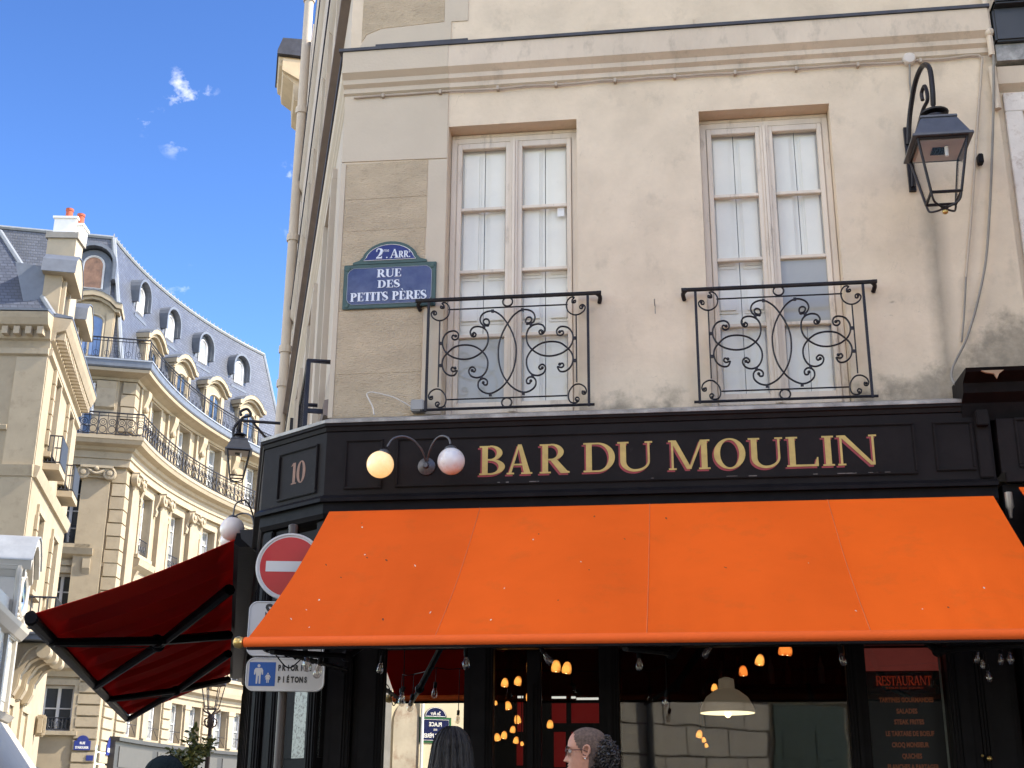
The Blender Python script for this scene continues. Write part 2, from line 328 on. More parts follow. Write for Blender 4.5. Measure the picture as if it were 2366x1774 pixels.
# ---------------------------------------------------------------- shared materials
def plaster_mat():
    m = mat('plaster', (.67, .55, .415), rough=.92, var=.13, scale=1.5, bump=.25, bscale=22, spec=.2)
    t = m.node_tree; n = t.nodes; L = t.links; b = n['Principled BSDF']
    src = b.inputs['Base Color'].links[0].from_socket
    g = n.new('ShaderNodeNewGeometry'); sp = n.new('ShaderNodeSeparateXYZ'); L.new(g.outputs['Position'], sp.inputs[0])
    def ma(op, a, bb=None, c=None, cl=False):
        q = n.new('ShaderNodeMath'); q.operation = op; q.use_clamp = cl
        for i, s in enumerate((a, bb, c)):
            if s is None: continue
            if isinstance(s, (int, float)): q.inputs[i].default_value = s
            else: L.new(s, q.inputs[i])
        return q.outputs[0]
    def noise(sc, st=(1, 1, 1), det=8):
        mp_ = n.new('ShaderNodeMapping'); mp_.inputs['Scale'].default_value = st; L.new(g.outputs['Position'], mp_.inputs[0])
        q = n.new('ShaderNodeTexNoise'); q.inputs['Scale'].default_value = sc; q.inputs['Detail'].default_value = det; q.inputs['Roughness'].default_value = .65; L.new(mp_.outputs[0], q.inputs['Vector']); return q.outputs[0]
    X, Z = sp.outputs[0], sp.outputs[2]
    # damp grime rising from the zinc ledge, higher towards the right-hand corner
    hgt = ma('MULTIPLY_ADD', ma('MAXIMUM', ma('SUBTRACT', X, 1.75), 0.), .50, 4.50)
    hgt = ma('MULTIPLY_ADD', noise(2.6), 1.25, hgt)
    m1 = ma('MULTIPLY', ma('DIVIDE', ma('SUBTRACT', hgt, Z), .22, cl=True), .80)
    m1 = ma('MULTIPLY', m1, ma('MULTIPLY_ADD', noise(9), 1.3, .2, True), cl=True)
    # run-off streak below the lantern
    st = ma('SUBTRACT', 1., ma('DIVIDE', ma('ABSOLUTE', ma('SUBTRACT', X, ma('MULTIPLY_ADD', noise(3.), .12, 2.32))), .14), cl=True)
    st = ma('MULTIPLY', st, ma('MULTIPLY', ma('DIVIDE', ma('SUBTRACT', 6.98, Z), .1, cl=True), .62)); st = ma('MULTIPLY', st, ma('MULTIPLY_ADD', noise(7, (1, 1, .4)), 1.2, .3, True))
    # dirty streaks on the band and beside the openings
    s2 = ma('MULTIPLY', ma('MULTIPLY_ADD', noise(7., (1, 1, .12)), 5., -2.5, True), ma('MULTIPLY', ma('DIVIDE', ma('SUBTRACT', Z, 8.38), .1, cl=True), ma('DIVIDE', ma('SUBTRACT', 8.95, Z), .05, cl=True)))
    s2 = ma('MULTIPLY', s2, .65)
    s3 = ma('MULTIPLY', ma('MULTIPLY_ADD', noise(3.2, (1, 1, .7)), 6., -3.35, True), .30)
    n4 = noise(1.5, (1, 1, .8), 5); ck = ma('SUBTRACT', 1., ma('DIVIDE', ma('ABSOLUTE', ma('SUBTRACT', n4, .5)), .0035), cl=True); ck = ma('MULTIPLY', ma('MULTIPLY', ck, ma('MULTIPLY_ADD', noise(2.1), 6., -3.1, True)), .45)
    s4 = ma('MULTIPLY', ma('MULTIPLY_ADD', noise(26.), 9., -5.9, True), .35)
    s5 = ma('MULTIPLY', ma('MULTIPLY_ADD', noise(6.5, (1, 1, 3.2)), 12., -7.6, True), ma('MULTIPLY', ma('DIVIDE', ma('SUBTRACT', X, 1.6), .3, cl=True), ma('DIVIDE', ma('SUBTRACT', 6.5, Z), .5, cl=True))); s4 = ma('MAXIMUM', s4, ma('MULTIPLY', s5, .55))
    tot = ma('MAXIMUM', ma('MAXIMUM', ma('MAXIMUM', m1, st), ma('MAXIMUM', s2, s3)), ma('MAXIMUM', ck, s4), cl=True)
    x = n.new('ShaderNodeMix'); x.data_type = 'RGBA'; L.new(tot, x.inputs['Factor']); L.new(src, x.inputs['A']); x.inputs['B'].default_value = (.185, .165, .13, 1)
    L.new(x.outputs['Result'], b.inputs['Base Color']); return m
PLAS = plaster_mat()
PLAS2 = mat('new_plaster', (.54, .455, .355), .9, var=.05, scale=1.4, bump=.15, bscale=30, dirt=((.36, .30, .24), 2.1, .58, .8, .35), spec=.2)
PSTONE = mat('pier_stone', (.50, .395, .275), .95, var=.14, scale=1.8, bump=.9, bscale=38, stretch=(1, 1, 2.6), dirt=((.26, .195, .13), 9, .55, .70, .55), spec=.15)
BANDM = mat('band_plaster', (.60, .50, .395), .9, var=.12, scale=1.6, bump=.2, bscale=25, stretch=(1, 1, .5), dirt=((.22, .19, .155), 6, .52, .75, .55), spec=.2)
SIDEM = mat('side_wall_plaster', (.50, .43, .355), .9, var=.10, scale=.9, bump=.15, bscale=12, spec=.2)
LEAD = mat('lead_sheet', (.06, .06, .07), .55, .4, .25, 6, bump=.1)
ZINC = mat('zinc', (.36, .34, .31), .5, .35, .25, 5, bump=.15, bscale=9, dirt=((.07, .065, .06), 4, .45, .7, .8))
WOODW = mat('window_paint', (.70, .60, .49), .55, var=.10, scale=4, bump=.12, bscale=25, stretch=(1, 1, .3), dirt=((.30, .24, .185), 9, .56, .72, .7))
SHUT = mat('shutter_paint', (.80, .765, .68), .5, var=.05, scale=2, dirt=((.5, .48, .45), 3, .6, .8, .3))
PANE = glass('window_pane', (1, 1, .99), .0)
GREYP = mat('blind_pane', (.40, .39, .345), .12, var=.08, scale=1.2, coat=.6)
IRON = mat('wrought_iron', (.022, .020, .024), .38, .6, .3, 30, bump=.2, bscale=60)
BLACK = mat('black_gloss_paint', (.009, .008, .009), .45, 0, .3, 7, bump=.12, bscale=14, dirt=((.03, .028, .028), 6, .62, .78, .5), spec=.07)
FASC = mat('fascia_paint', (.0135, .0110, .0112), .55, 0, .22, 5, bump=.1, bscale=18, dirt=((.06, .055, .052), 7, .64, .8, .55), spec=.10)
GOLD = mat('gold_leaf_paint', (.47, .345, .11), .5, .25, .16, 9, dirt=((.3, .2, .07), 14, .55, .75, .5))
REDP = mat('red_shade_paint', (.26, .03, .035), .5, 0, .2, 9)
DULL = mat('dull_copper_paint', (.20, .095, .055), .55, .1, .25, 14)
BRASS = mat('brass', (.58, .40, .14), .3, .9, .15, 20)
DGREY = mat('grey_metal', (.10, .10, .105), .45, .6, .2, 12)
WHITEP = mat('white_enamel', (.74, .73, .70), .3, var=.05, scale=5, dirt=((.45, .43, .40), 6, .6, .8, .4))

FM = FR((0, 0, 0), (1, 0, 0), (0, -1, 0))
S_ = Vector((-.3332, .9429, 0)); NS_ = Vector((-.9429, -.3332, 0))
FW = FR((-3.175, 0, 0), S_, NS_)                        # upper wall along the side street
B_ = Vector((-3.106, -.3, 0)); C_ = Vector((-3.846, .213, 0))
FC = FR(C_, B_-C_, (-.5700, -.8216, 0)); LC = (B_-C_).length
FS = FR(C_, S_, NS_)                                  # side shopfront
def planprism(mb, pts, z0, z1):
    m = len(pts); mb.add([(a, b, z0) for a, b in pts]+[(a, b, z1) for a, b in pts], [tuple(range(m)), tuple(range(m, 2*m))]+[(j, (j+1) % m, m+(j+1) % m, m+j) for j in range(m)])

# ---------------------------------------------------------------- ground
GROUND = mat('square_setts', (.24, .22, .19), .9, var=.2, scale=2, bump=.3, bscale=60)
PAVE = mat('pavement_stone', (.20, .19, .175), .85, var=.15, scale=2, bump=.2, bscale=30)
b = MB(); b.quad((-400, -400, 0), (400, -400, 0), (400, 400, 0), (-400, 400, 0)); new('ground', b, GROUND, kind='structure')
b = MB(); planprism(b, [(9, -3.0), (-4.6, -3.0), (-6.6, -.6), (-12.8, 17), (-9.5, 18), (-3, .2), (9, .2)], .004, .13); new('pavement', b, PAVE, kind='structure')

# ---------------------------------------------------------------- corner building
bld = thing('corner_building', 'old beige plastered corner building with two tall windows above the black bar front', 'building', (0, 3, 0))
W1 = (-2.13, -.865, 4.95, 7.95); W2 = (.315, 1.545, 4.95, 7.95)
XR = 3.08
b = MB(); b.wall(FM, -3.175, XR, 4.2, 8.5, [W1, W2], .30); b.wall(FM, -3.175, XR, 8.5, 19, [(-1.95, -.85, 9.9, 12.6), (.4, 1.5, 9.9, 12.6)], .25)
new('wall', b, PLAS, bld)
b = MB(); b.wall(FW, 0, 16, 4.2, 19, [(1.2, 2.3, 5.0, 7.9), (4.4, 5.5, 5.0, 7.9), (7.8, 8.9, 5.0, 7.9), (11.2, 12.3, 5.0, 7.9), (1.2, 2.3, 9.9, 12.5), (4.4, 5.5, 9.9, 12.5), (7.8, 8.9, 9.9, 12.5), (11.2, 12.3, 9.9, 12.5)], .22)
e0, e1 = FW.pt(16, 0, 0), Vector((XR, 12, 0))
b.quad(FW.pt(16, 0, 0), FW.pt(16, 0, 19), Vector((3, 16, 19)), Vector((3, 16, 0))); b.quad((XR, 0, 4.2), (XR, 16, 4.2), (XR, 16, 19), (XR, 0, 19))
new('side_wall', b, SIDEM, bld)
b = MB(); planprism(b, [(-3.2, 0), (XR, 0), (XR, 16), (FW.pt(16, 0, 0).x, FW.pt(16, 0, 0).y)], 19, 19.2); new('roof', b, LEAD, bld)
# string course with lead flashing, along the front and round into the side street
band = [(0, 8.36), (.03, 8.38), (.03, 8.43), (.07, 8.46), (.07, 8.51), (.13, 8.56), (.13, 8.80), (0, 8.80)]
b = MB(); b.prof(FM, band, -2.13, XR-.02); new('string_course', b, BANDM, bld)
b = MB(); b.prof(FM, [(n+.003, z) for n, z in band], -3.21, -2.131); b.prof(FW, [(n*.5, z) for n, z in band], 0, 16); new('string_course', b, PLAS2, bld)
b = MB(); b.prof(FM, [(0, 8.80), (.15, 8.803), (.15, 8.835), (0, 8.88)], -3.25, XR); b.prof(FW, [(0, 8.80), (.085, 8.803), (.085, 8.86), (0, 8.89)], -.02, 16); b.box(FM, -2.9, -1.95, .0, .05, 8.88, 8.925)
new('lead_flashing', b, LEAD, bld)
b = MB()
for z in (11.9, 15.1): b.prof(FW, [(0, z), (.04, z+.05), (.08, z+.12), (.08, z+.3), (0, z+.3)], 0, 16); b.prof(FM, [(0, z), (.08, z+.05), (.14, z+.12), (.14, z+.3), (0, z+.3)], -3.175, XR)
new('string_course', b, SIDEM, bld)
b = MB()
for z in (12.2, 15.4): b.prof(FW, [(0, z), (.10, z+.003), (.10, z+.07), (0, z+.1)], 0, 16)
new('lead_flashing', b, LEAD, bld)
b = MB(); b.prof(FW, [(0, 9.75), (.1, 9.78), (.1, 9.88), (0, 9.9)], 0, 16); b.prof(FW, [(0, 4.98), (.06, 5.0), (.06, 5.14), (0, 5.16)], 0, 16); new('sill_course', b, mat('brown_moulding', (.20, .155, .13), .8, var=.15), bld)
# corner pier: bare stone panels inside a border of newer plaster
def panel(name, fr, uz, n0, n1, m, par, bev=.0): bb = MB(); bb.prism(fr, uz, n0, n1); return new(name, bb, m, par, bevel=bev)
h = lambda x, y, n=0: FM.hit(x, y, n)
panel('plaster_border', FM, [(-3.196, 7.62), (-2.14, 7.60), (-2.14, 8.36), (-3.196, 8.36)], -.01, .012, PLAS2, bld)
b = MB(); b.box(FM, -2.32, -2.135, -.01, .010, 4.97, 7.59); b.box(FM, -3.195, -3.15, -.01, .010, 4.97, 7.60); new('plaster_border', b, PLAS2, bld)
for i, (z0, z1) in enumerate(((4.97, 5.39), (5.395, 6.03), (6.035, 6.50), (6.505, 6.86), (6.865, 7.20), (7.205, 7.595))):
    b = MB(); b.box(FM, -3.148, -2.322+random.uniform(-.01, .0), -.01, .004+.0012*(i % 2), z0-.003, z1-.001); new('stone_block', b, PSTONE, bld)
panel('plaster_border', FM, [(-3.11, 8.885), (-2.13, 8.90), (-2.13, 9.16), (-2.2, 9.16), (-2.85, 9.13), (-3.0, 9.07), (-3.05, 8.97)], -.01, .012, PLAS2, bld)
b = MB(); b.box(FM, -2.2, -1.96, -.01, .010, 9.161, 9.9); new('plaster_border', b, PLAS2, bld)
b = MB(); b.prism(FM, [(-3.06, 8.99), (-3.01, 9.08), (-2.86, 9.14), (-2.205, 9.17), (-2.205, 9.9), (-3.06, 9.9)], -.01, .006); new('stone_block', b, PSTONE, bld)
b = MB(); b.box(FM, -.75, .3, -.01, .018, 8.89, 9.0); new('plaster_border', b, PLAS, bld)
# french windows
def french_window(wd, grey, par):
    u0, u1, z0, z1 = wd; zt = z1-.045; fd = -.17
    b = MB(); t = .065
    b.box(FM, u0+.004, u0+t, fd-.06, fd, z0, zt); b.box(FM, u1-t, u1-.004, fd-.06, fd, z0, zt); b.box(FM, u0+t, u1-t, fd-.06, fd, zt-t, zt); b.box(FM, u0+t, u1-t, fd-.06, fd+.03, z0, z0+.06)
    b.box(FM, u0+.004, u1-.004, fd-.07, fd-.01, zt, z1-.004)
    win = new('window', b, WOODW, par, bevel=.006)
    uc = (u0+u1)/2; za, zb = z0+.065, zt-t-.004
    for sgn in (-1, 1):
        a, c = (u0+t+.004, uc-.006) if sgn < 0 else (uc+.006, u1-t-.004)
        st = .045; mi = .075                                   # outer and meeting stile widths
        ga, gc = (a+st, c-mi) if sgn < 0 else (a+mi, c-st)
        b = MB(); b.box(FM, a, ga, fd-.05, fd+.012, za, zb); b.box(FM, gc, c, fd-.05, fd+.012, za, zb)
        zl = [za+.11+i*(zb-.06-za-.11)/4 for i in range(5)]
        b.box(FM, ga, gc, fd-.05, fd+.010, za, zl[0]); b.box(FM, ga, gc, fd-.05, fd+.010, zl[4], zb)
        for z in zl[1:4]: b.box(FM, ga, gc, fd-.045, fd+.008, z-.017, z+.017)
        new('casement', b, WOODW, win, bevel=.005)
        for i in range(4):
            b = MB(); z0p, z1p = zl[i] if i == 0 else zl[i]+.015, zl[i+1]-.015 if i < 3 else zl[i+1]; b.quad(FM.pt(ga-.003, fd-.028, z0p), FM.pt(gc+.003, fd-.028, z0p), FM.pt(gc+.003, fd-.028, z1p), FM.pt(ga-.003, fd-.028, z1p))
            new('pane', b, GREYP if (sgn, i) in grey else PANE, win, label='dull grey pane with nothing white behind it' if (sgn, i) in grey else None)
        for k in range(2):                                     # folded white inner shutters behind the glass
            s0 = ga-.04+(gc-ga+.08)*k/2+.003; s1 = s0+(gc-ga+.08)/2-.006; b = MB(); nb = fd-.085-.006*k
            b.box(FM, s0, s1, nb-.02, nb, za, zb)
            for (p0, p1) in ((za+.05, za+.82), (za+.92, za+1.28), (za+1.37, zb-.08)):
                b.box(FM, s0+.03, s1-.03, nb, nb+.010, p0, p1); b.box(FM, s0+.05, s1-.05, nb+.010, nb+.024, p0+.03, p1-.03)
            new('shutter', b, SHUT, win, bevel=.003)
    b = MB(); b.box(FM, uc-.038, uc+.038, fd+.0125, fd+.034, za, zb+.01); b.box(FM, uc-.018, uc+.018, fd+.0342, fd+.044, za, zb)
    new('meeting_stile', b, WOODW, win, bevel=.006)
    return win
wa = french_window(W1, {(-1, 0)}, bld); wb = french_window(W2, {(1, 1)}, bld)
b = MB(); q0 = h(1288, 477, -.19); q1 = h(1304, 499, -.19); b.box(FM, q0[0], q1[0], -.194, -.192, q1[1], q0[1]); st = new('sticker', b, WHITEP, wa, label='small white sticker with a red stripe on the glass')
DARKIN = mat('dark_room', (.02, .018, .016), .9)
b = MB(); b.box(FM, -2.3, 1.75, -1.2, -1.15, 4.9, 8.1); b.box(FM, -2.3, 1.75, -1.15, -.35, 8.05, 8.1); new('room_lining', b, mat('room_grey', (.3, .29, .27), .9), bld)
for (u0, u1) in ((-1.95, -.85), (.4, 1.5)):
    b = MB(); b.box(FM, u0, u1, -.24, -.18, 9.9, 12.6); new('upper_window', b, SHUT, bld)
# side street windows: pale folded shutters and brown frames seen edge-on
for t0 in (1.2, 4.4, 7.8, 11.2):
    for z0, z1 in ((5.0, 7.9), (9.9, 12.5)):
        b = MB(); b.box(FW, t0, t0+1.1, -.21, -.15, z0, z1); sw = new('side_window', b, WOODW, bld)
        b = MB(); b.box(FW, t0+.08, t0+1.02, -.149, -.14, z0+.08, z1-.08); new('pane', b, GREYP, sw)
        b = MB(); b.box(FW, t0-.12, t0-.002, -.02, .06, z0-.1, z1+.1); b.box(FW, t0+1.102, t0+1.22, -.02, .06, z0-.1, z1+.1); b.box(FW, t0-.12, t0+1.22, -.02, .05, z1+.102, z1+.22); new('surround', b, SIDEM, sw)
# guard rail of the first side window, seen end-on
b = MB(); a0, a1 = .12, 1.5
b.tube([FW.pt(a0, .01, 5.56), FW.pt(a0, .22, 5.56), FW.pt(a1, .22, 5.56), FW.pt(a1, .01, 5.56)], .022, 6)
for u in (a0, a1): b.box(FW, u-.022, u+.022, .20, .24, 4.75, 5.55)
b.box(FW, a0, a1, .205, .225, 4.92, 4.95); b.box(FW, a0, a0+.03, .0, .2, 5.05, 5.09)
for i in range(1, 12): u = a0+(a1-a0)*i/12; b.box(FW, u-.008, u+.008, .207, .223, 4.95, 5.55)
o = new('balcony_railing', b, IRON); tag(o, 'black window guard seen end-on round the corner above the number ten', 'railing')
# drain pipe at the far end of the side wall
pr = thing('drain_pipe', 'beige rainwater pipe running up the far end of the side wall', 'pipe', FW.pt(15.6, .12, 0))
b = MB(); b.tube([FW.pt(15.6, .14, .2), FW.pt(15.6, .14, 24)], .11, 12); new('pipe', b, SIDEM, pr, True)
for z in (7.4, 10.4, 11.2, 13.9, 17.2, 20.3): b = MB(); b.lathe(FW.pt(15.6, .14, z), [(.14, 0), (.145, .08), (.14, .16)], 12); new('collar', b, SIDEM, pr)
# next building along the side street: only its heavy cornice shows
nb_ = thing('side_street_building', 'stone building with heavy zinc capped cornice past the drain pipe', 'building', FW.pt(18, 0, 0))
SSTONE = mat('cornice_stone', (.46, .36, .235), .9, var=.16, scale=1.5, bump=.2, bscale=10)
b = MB(); b.box(FW, 16.05, 21, -8, 0, 0, 20.0); new('wall', b, SIDEM, nb_)
b = MB(); b.prof(FW, [(-.3, 17.9), (.05, 18.1), (.08, 18.7), (.15, 18.75), (.16, 19.5), (.30, 19.6), (.34, 20.1), (.48, 20.2), (.62, 20.3), (.66, 20.55), (.74, 20.6), (.78, 20.85), (-.3, 20.85)], 19, 20.5); b.prof(FW, [(-.3, 19.9), (.66, 20.4), (.66, 20.75), (-.3, 20.75)], 18.9, 18.999); new('cornice', b, SSTONE, nb_)
b = MB(); b.prof(FW, [(-.3, 20.855), (.82, 20.855), (.82, 20.95), (.70, 21.35), (-.3, 21.4)], 18.85, 20.6); new('zinc_capping', b, LEAD, nb_)
# ---------------------------------------------------------------- wrought iron window guards
def guard_root(label, x0, x1):
    root = thing('balcony_railing', label, 'railing', ((x0+x1)/2, -.10, 4.97), 'scrolled iron guards at the two tall windows')
    Wd, Ht = x1-x0, 1.075; zb = 4.985
    fr = FR((x0, -.10, zb), (1, 0, 0), (0, -1, 0))
    # curves read off the ironwork, in picture units of one guard, turned into (u, v) of its own rectangle
    def uv(x, y):
        L = 150-40*(y-445)/1100; Rr = 1740+20*(y-420)/1070; u = (x-L)/(Rr-L); yb = 1545-55*u; yt = 450-55*u
        return u*Wd, (yb-y)/(yb-yt)*Ht
    def pts(l, mir=False): return [fr.pt(Wd-uv(*q)[0] if mir else uv(*q)[0], 0, uv(*q)[1]) for q in l]
    def eye(x, y, r, a0, turns, dr=None):
        return [(x+r*(1-i/8*.72)*math.cos(a0+turns*2*math.pi*i/8), y+r*(1-i/8*.72)*math.sin(a0+turns*2*math.pi*i/8)) for i in range(1, 9)]
    big = [(745, 708), (712, 695), (700, 665), (722, 645), (752, 655), (760, 690), (735, 712), (695, 706), (668, 660), (685, 605), (735, 572), (800, 566), (865, 600), (920, 660), (985, 770), (1022, 880), (1030, 970), (1020, 1080), (985, 1190), (920, 1290), (850, 1350), (770, 1384), (700, 1372), (652, 1330), (648, 1278), (675, 1245), (712, 1240), (740, 1265), (735, 1298), (708, 1300), (698, 1278)]
    up = [(420, 815), (392, 808), (382, 832), (405, 852), (440, 840), (448, 800), (425, 770), (385, 764), (330, 785), (292, 840), (285, 900), (300, 950), (332, 990), (400, 1030), (500, 1048), (600, 1030), (690, 972), (738, 905), (750, 830), (735, 770), (695, 732), (640, 720), (592, 735), (568, 775), (580, 815), (612, 822), (625, 798), (605, 782), (592, 800)]
    lo = [(412, 1135), (385, 1128), (372, 1150), (392, 1168), (425, 1160), (435, 1130), (432, 1165), (405, 1205), (350, 1205), (300, 1165), (280, 1100), (292, 1040), (332, 988), (410, 925), (510, 905), (610, 920), (690, 972), (735, 1035), (745, 1095), (730, 1160), (690, 1212), (630, 1230), (575, 1212), (552, 1170), (565, 1135), (595, 1125), (620, 1150), (605, 1172), (585, 1158)]
    lo = [q for q in lo if q != (435, 1130)]
    c_tl = [(292, 520), (270, 510), (270, 530), (300, 532), (302, 505), (282, 480), (320, 478), (352, 515), (358, 560), (340, 615), (290, 652), (235, 655), (185, 625), (172, 585), (195, 560), (222, 570), (222, 595), (200, 598), (198, 580)]
    c_bl = [(162, 1420), (180, 1412), (178, 1438), (150, 1440), (140, 1410), (160, 1370), (210, 1342), (265, 1350), (308, 1400), (318, 1455), (300, 1505), (260, 1520), (220, 1510), (212, 1480), (235, 1468), (250, 1485), (235, 1498)]
    def scroll(l, mir, r=.0088):
        bb = MB(); path = spline(pts(l, mir), 4); bb.tube(path, r, 6); bb.ball(path[0], r*1.75, 8, 1, 6); bb.ball(path[-1], r*1.75, 8, 1, 6); new('scroll', bb, IRON, root, True)
    for l in (big, up, lo):
        for m_ in (False, True): scroll(l, m_)
    for l in (c_tl, c_bl):
        for m_ in (False, True): scroll(l, m_, .0075)
    for u in (0, Wd): bb = MB(); bb.box(fr, u-.012, u+.012, -.012, .012, -.015, Ht-.02); new('post', bb, IRON, root, bevel=.003)
    bb = MB(); hr = [fr.pt(-.10, -.095, Ht-.06), fr.pt(-.11, -.04, Ht-.02), fr.pt(-.07, 0, Ht), fr.pt(0, 0, Ht), fr.pt(Wd, 0, Ht), fr.pt(Wd+.07, 0, Ht), fr.pt(Wd+.11, -.04, Ht-.02), fr.pt(Wd+.10, -.095, Ht-.06)]
    bb.tube(spline(hr, 4), .020, 8); new('handrail', bb, IRON, root, True)
    def bar(u0, v0, u1, v1, r=.0072): bb = MB(); bb.tube([fr.pt(u0, 0, v0), fr.pt(u1, 0, v1)], r, 6); new('bar', bb, IRON, root)
    bar(.125*Wd, .905*Ht, .875*Wd, .905*Ht); bar(.13*Wd, .085*Ht, .87*Wd, .085*Ht); bar(-.05, .0, Wd+.05, .0, .013)
    for u in (.073*Wd, .927*Wd): bar(u, .2*Ht, u, .80*Ht)
    for v in (.955*Ht, .042*Ht):
        bb = MB(); bb.tube([fr.pt(Wd/2+.046*math.cos(a), 0, v+.044*math.sin(a)) for a in [2*math.pi*i/20 for i in range(20)]], .0085, 6, True); new('ring', bb, IRON, root, True)
    for x, y in ((795, 566), (770, 1396), (705, 722), (680, 1232), (273, 888), (262, 1110)):
        for m_ in (0, 1): u, v = uv(x, y); u = Wd-u if m_ else u; bb = MB(); bb.box(fr, u-.013, u+.013, -.012, .012, v-.013, v+.013); new('collar', bb, IRON, root)
    return root
g1 = guard_root('scrolled black iron window guard beside the blue street plate', -2.255, -.77)
g2 = dup(g1, g1.location+Vector((2.465, 0, -.01)), 'scrolled black iron window guard midway between blue plate and wall lantern')

# ---------------------------------------------------------------- zinc ledge and black fascia
shop = thing('bar_shopfront', 'black bar shopfront with zinc ledge and gold lettering above the orange awning', 'shopfront', (-.3, -.15, 0))
XE = 2.60; D_ = C_+S_*14.5; wend = FW.pt(14.5, 0, 0)
def ring(o):                                            # shopfront plan line pushed outwards by o
    k1 = math.tan(R_(34.75)/2)*o; e = Vector((0, -1, 0)); u1 = (B_-C_).normalized()
    k2 = math.tan(math.acos(max(-1, min(1, u1.dot(-S_))))/2)*o
    return [Vector((XE, -.3-o, 0)), Vector((B_.x-k1, B_.y-o, 0)), C_+Vector((-.5700, -.8216, 0))*o-u1*k2, D_+NS_*o]
BACK = [Vector((XE, 0, 0)), Vector((-3.175, 0, 0)), FW.pt(.15, 0, 0), wend]
def course(name, prof, m, par, only=None, **k):         # moulding following the three faces, mitred at the turns
    for i in range(3):
        if only is not None and i not in only: continue
        bb = MB(); vs = []
        for e in (i, i+1): vs += [ring(o)[e]+Vector((0, 0, z)) if o is not None else BACK[e]+Vector((0, 0, z)) for o, z in prof]
        mm = len(prof); bb.add(vs, [tuple(range(mm)), tuple(range(mm, 2*mm))]+[(j, (j+1) % mm, mm+(j+1) % mm, mm+j) for j in range(mm)]); new(name, bb, m, par, **k)
course('zinc_ledge', [(None, 4.94), (None, 4.965), (.045, 4.845), (.045, 4.815), (-.02, 4.815)], ZINC, shop)
course('cornice_moulding', [(-.02, 4.74), (.012, 4.745), (.02, 4.78), (.035, 4.79), (.035, 4.814), (-.02, 4.814)], FASC, shop)
course('fascia_board', [(None, 4.13), (0, 4.13), (0, 4.739), (None, 4.739)], FASC, shop)
course('bottom_moulding', [(-.02, 4.095), (.05, 4.095), (.05, 4.125), (.01, 4.16), (.001, 4.16), (.001, 4.13), (-.02, 4.129)], BLACK, shop)
course('awning_box', [(None, 3.96), (-.02, 3.96), (.0, 4.0), (.0, 4.094), (None, 4.094)], BLACK, shop)
def framed(fr, u0, u1, z0, z1, par, name='fascia_panel'):
    bb = MB(); bb.box(fr, u0, u1, -.004, .0035, z0, z1); p = new(name, bb, FASC, par)
    for a, c, d, e in ((u0, u1, z1-.022, z1), (u0, u1, z0, z0+.022), (u0, u0+.022, z0+.0225, z1-.0225), (u1-.022, u1, z0+.0225, z1-.0225)):
        bb = MB(); bb.box(fr, a, c, .0036, .022, d, e); new('moulding', bb, FASC, p, bevel=.006)
    return p
FF = FR((0, -.3, 0), (1, 0, 0), (0, -1, 0))
framed(FF, -2.93, -2.585, 4.21, 4.665, shop); pm = framed(FF, -2.465, 1.98, 4.215, 4.665, shop); framed(FF, 2.13, 2.45, 4.235, 4.665, shop)
pc = framed(FC, LC-.66, LC-.10, 4.20, 4.655, shop)
bb = MB(); bb.box(FF, 2.47, 2.58, .0, .03, 4.165, 4.735); bb.box(FF, 2.475, 2.575, .03, .09, 4.60, 4.735); new('end_bracket', bb, FASC, shop, bevel=.008)
# gold serif lettering with a red shade to the lower left
boxes = [('B', 1108, 1167), ('A', 1171, 1230), ('R', 1247, 1309), ('D', 1348, 1421), ('U', 1427, 1508), ('M', 1545, 1641), ('O', 1650, 1723), ('U', 1730, 1810), ('L', 1818, 1891), ('I', 1891, 1939), ('N', 1936, 2029)]
zb, hc = 4.305, .262
bg_, br_ = MB(), MB(); q = 0
for ch, xa, xb in boxes:
    ua = FF.hit(xa, 1062, .005)[0]; ub = FF.hit(xb, 1062, .005)[0]; wv = (ub-ua)/hc
    for pl in glyph(ch, wv, .19, .07):
        q += 1
        bg_.prism(FF, [(ua+x*hc, zb+y*hc) for x, y in pl], .0075, .009+.0003*(q % 9)); br_.prism(FF, [(ua+x*hc-.014, zb+y*hc-.016) for x, y in pl], .003, .0042+.0003*(q % 9))
rc_ = random.Random(4); cb2 = MB()
for i in range(14):
    x = rc_.uniform(-2.2, 1.95); l_ = rc_.uniform(.015, .12); cb2.box(FF, x, x+l_, .0225, .0235, 4.215+rc_.uniform(.012, .018), 4.2365)
new('paint_chips', cb2, mat('bare_chip', (.14, .13, .12), .8, var=.3, scale=40), pm, kind='stuff')
new('lettering', br_, REDP, pm, label='red painted shade of the gold letters'); new('lettering', bg_, GOLD, pm, label='gold serif letters reading BAR DU MOULIN')
bb = MB(); ua, ub = LC-.46, LC-.30; q = 0
for ch, x0, wv in (('1', -.475, .42), ('0', -.395, .62)):
    for pl in glyph(ch, wv, .18, .07): q += 1; bb.prism(FC, [(LC+x0+x*.2, 4.335+y*.2) for x, y in pl], .003, .0045+.0003*(q % 9))
new('lettering', bb, DULL, pc, label='dull copper number 10')
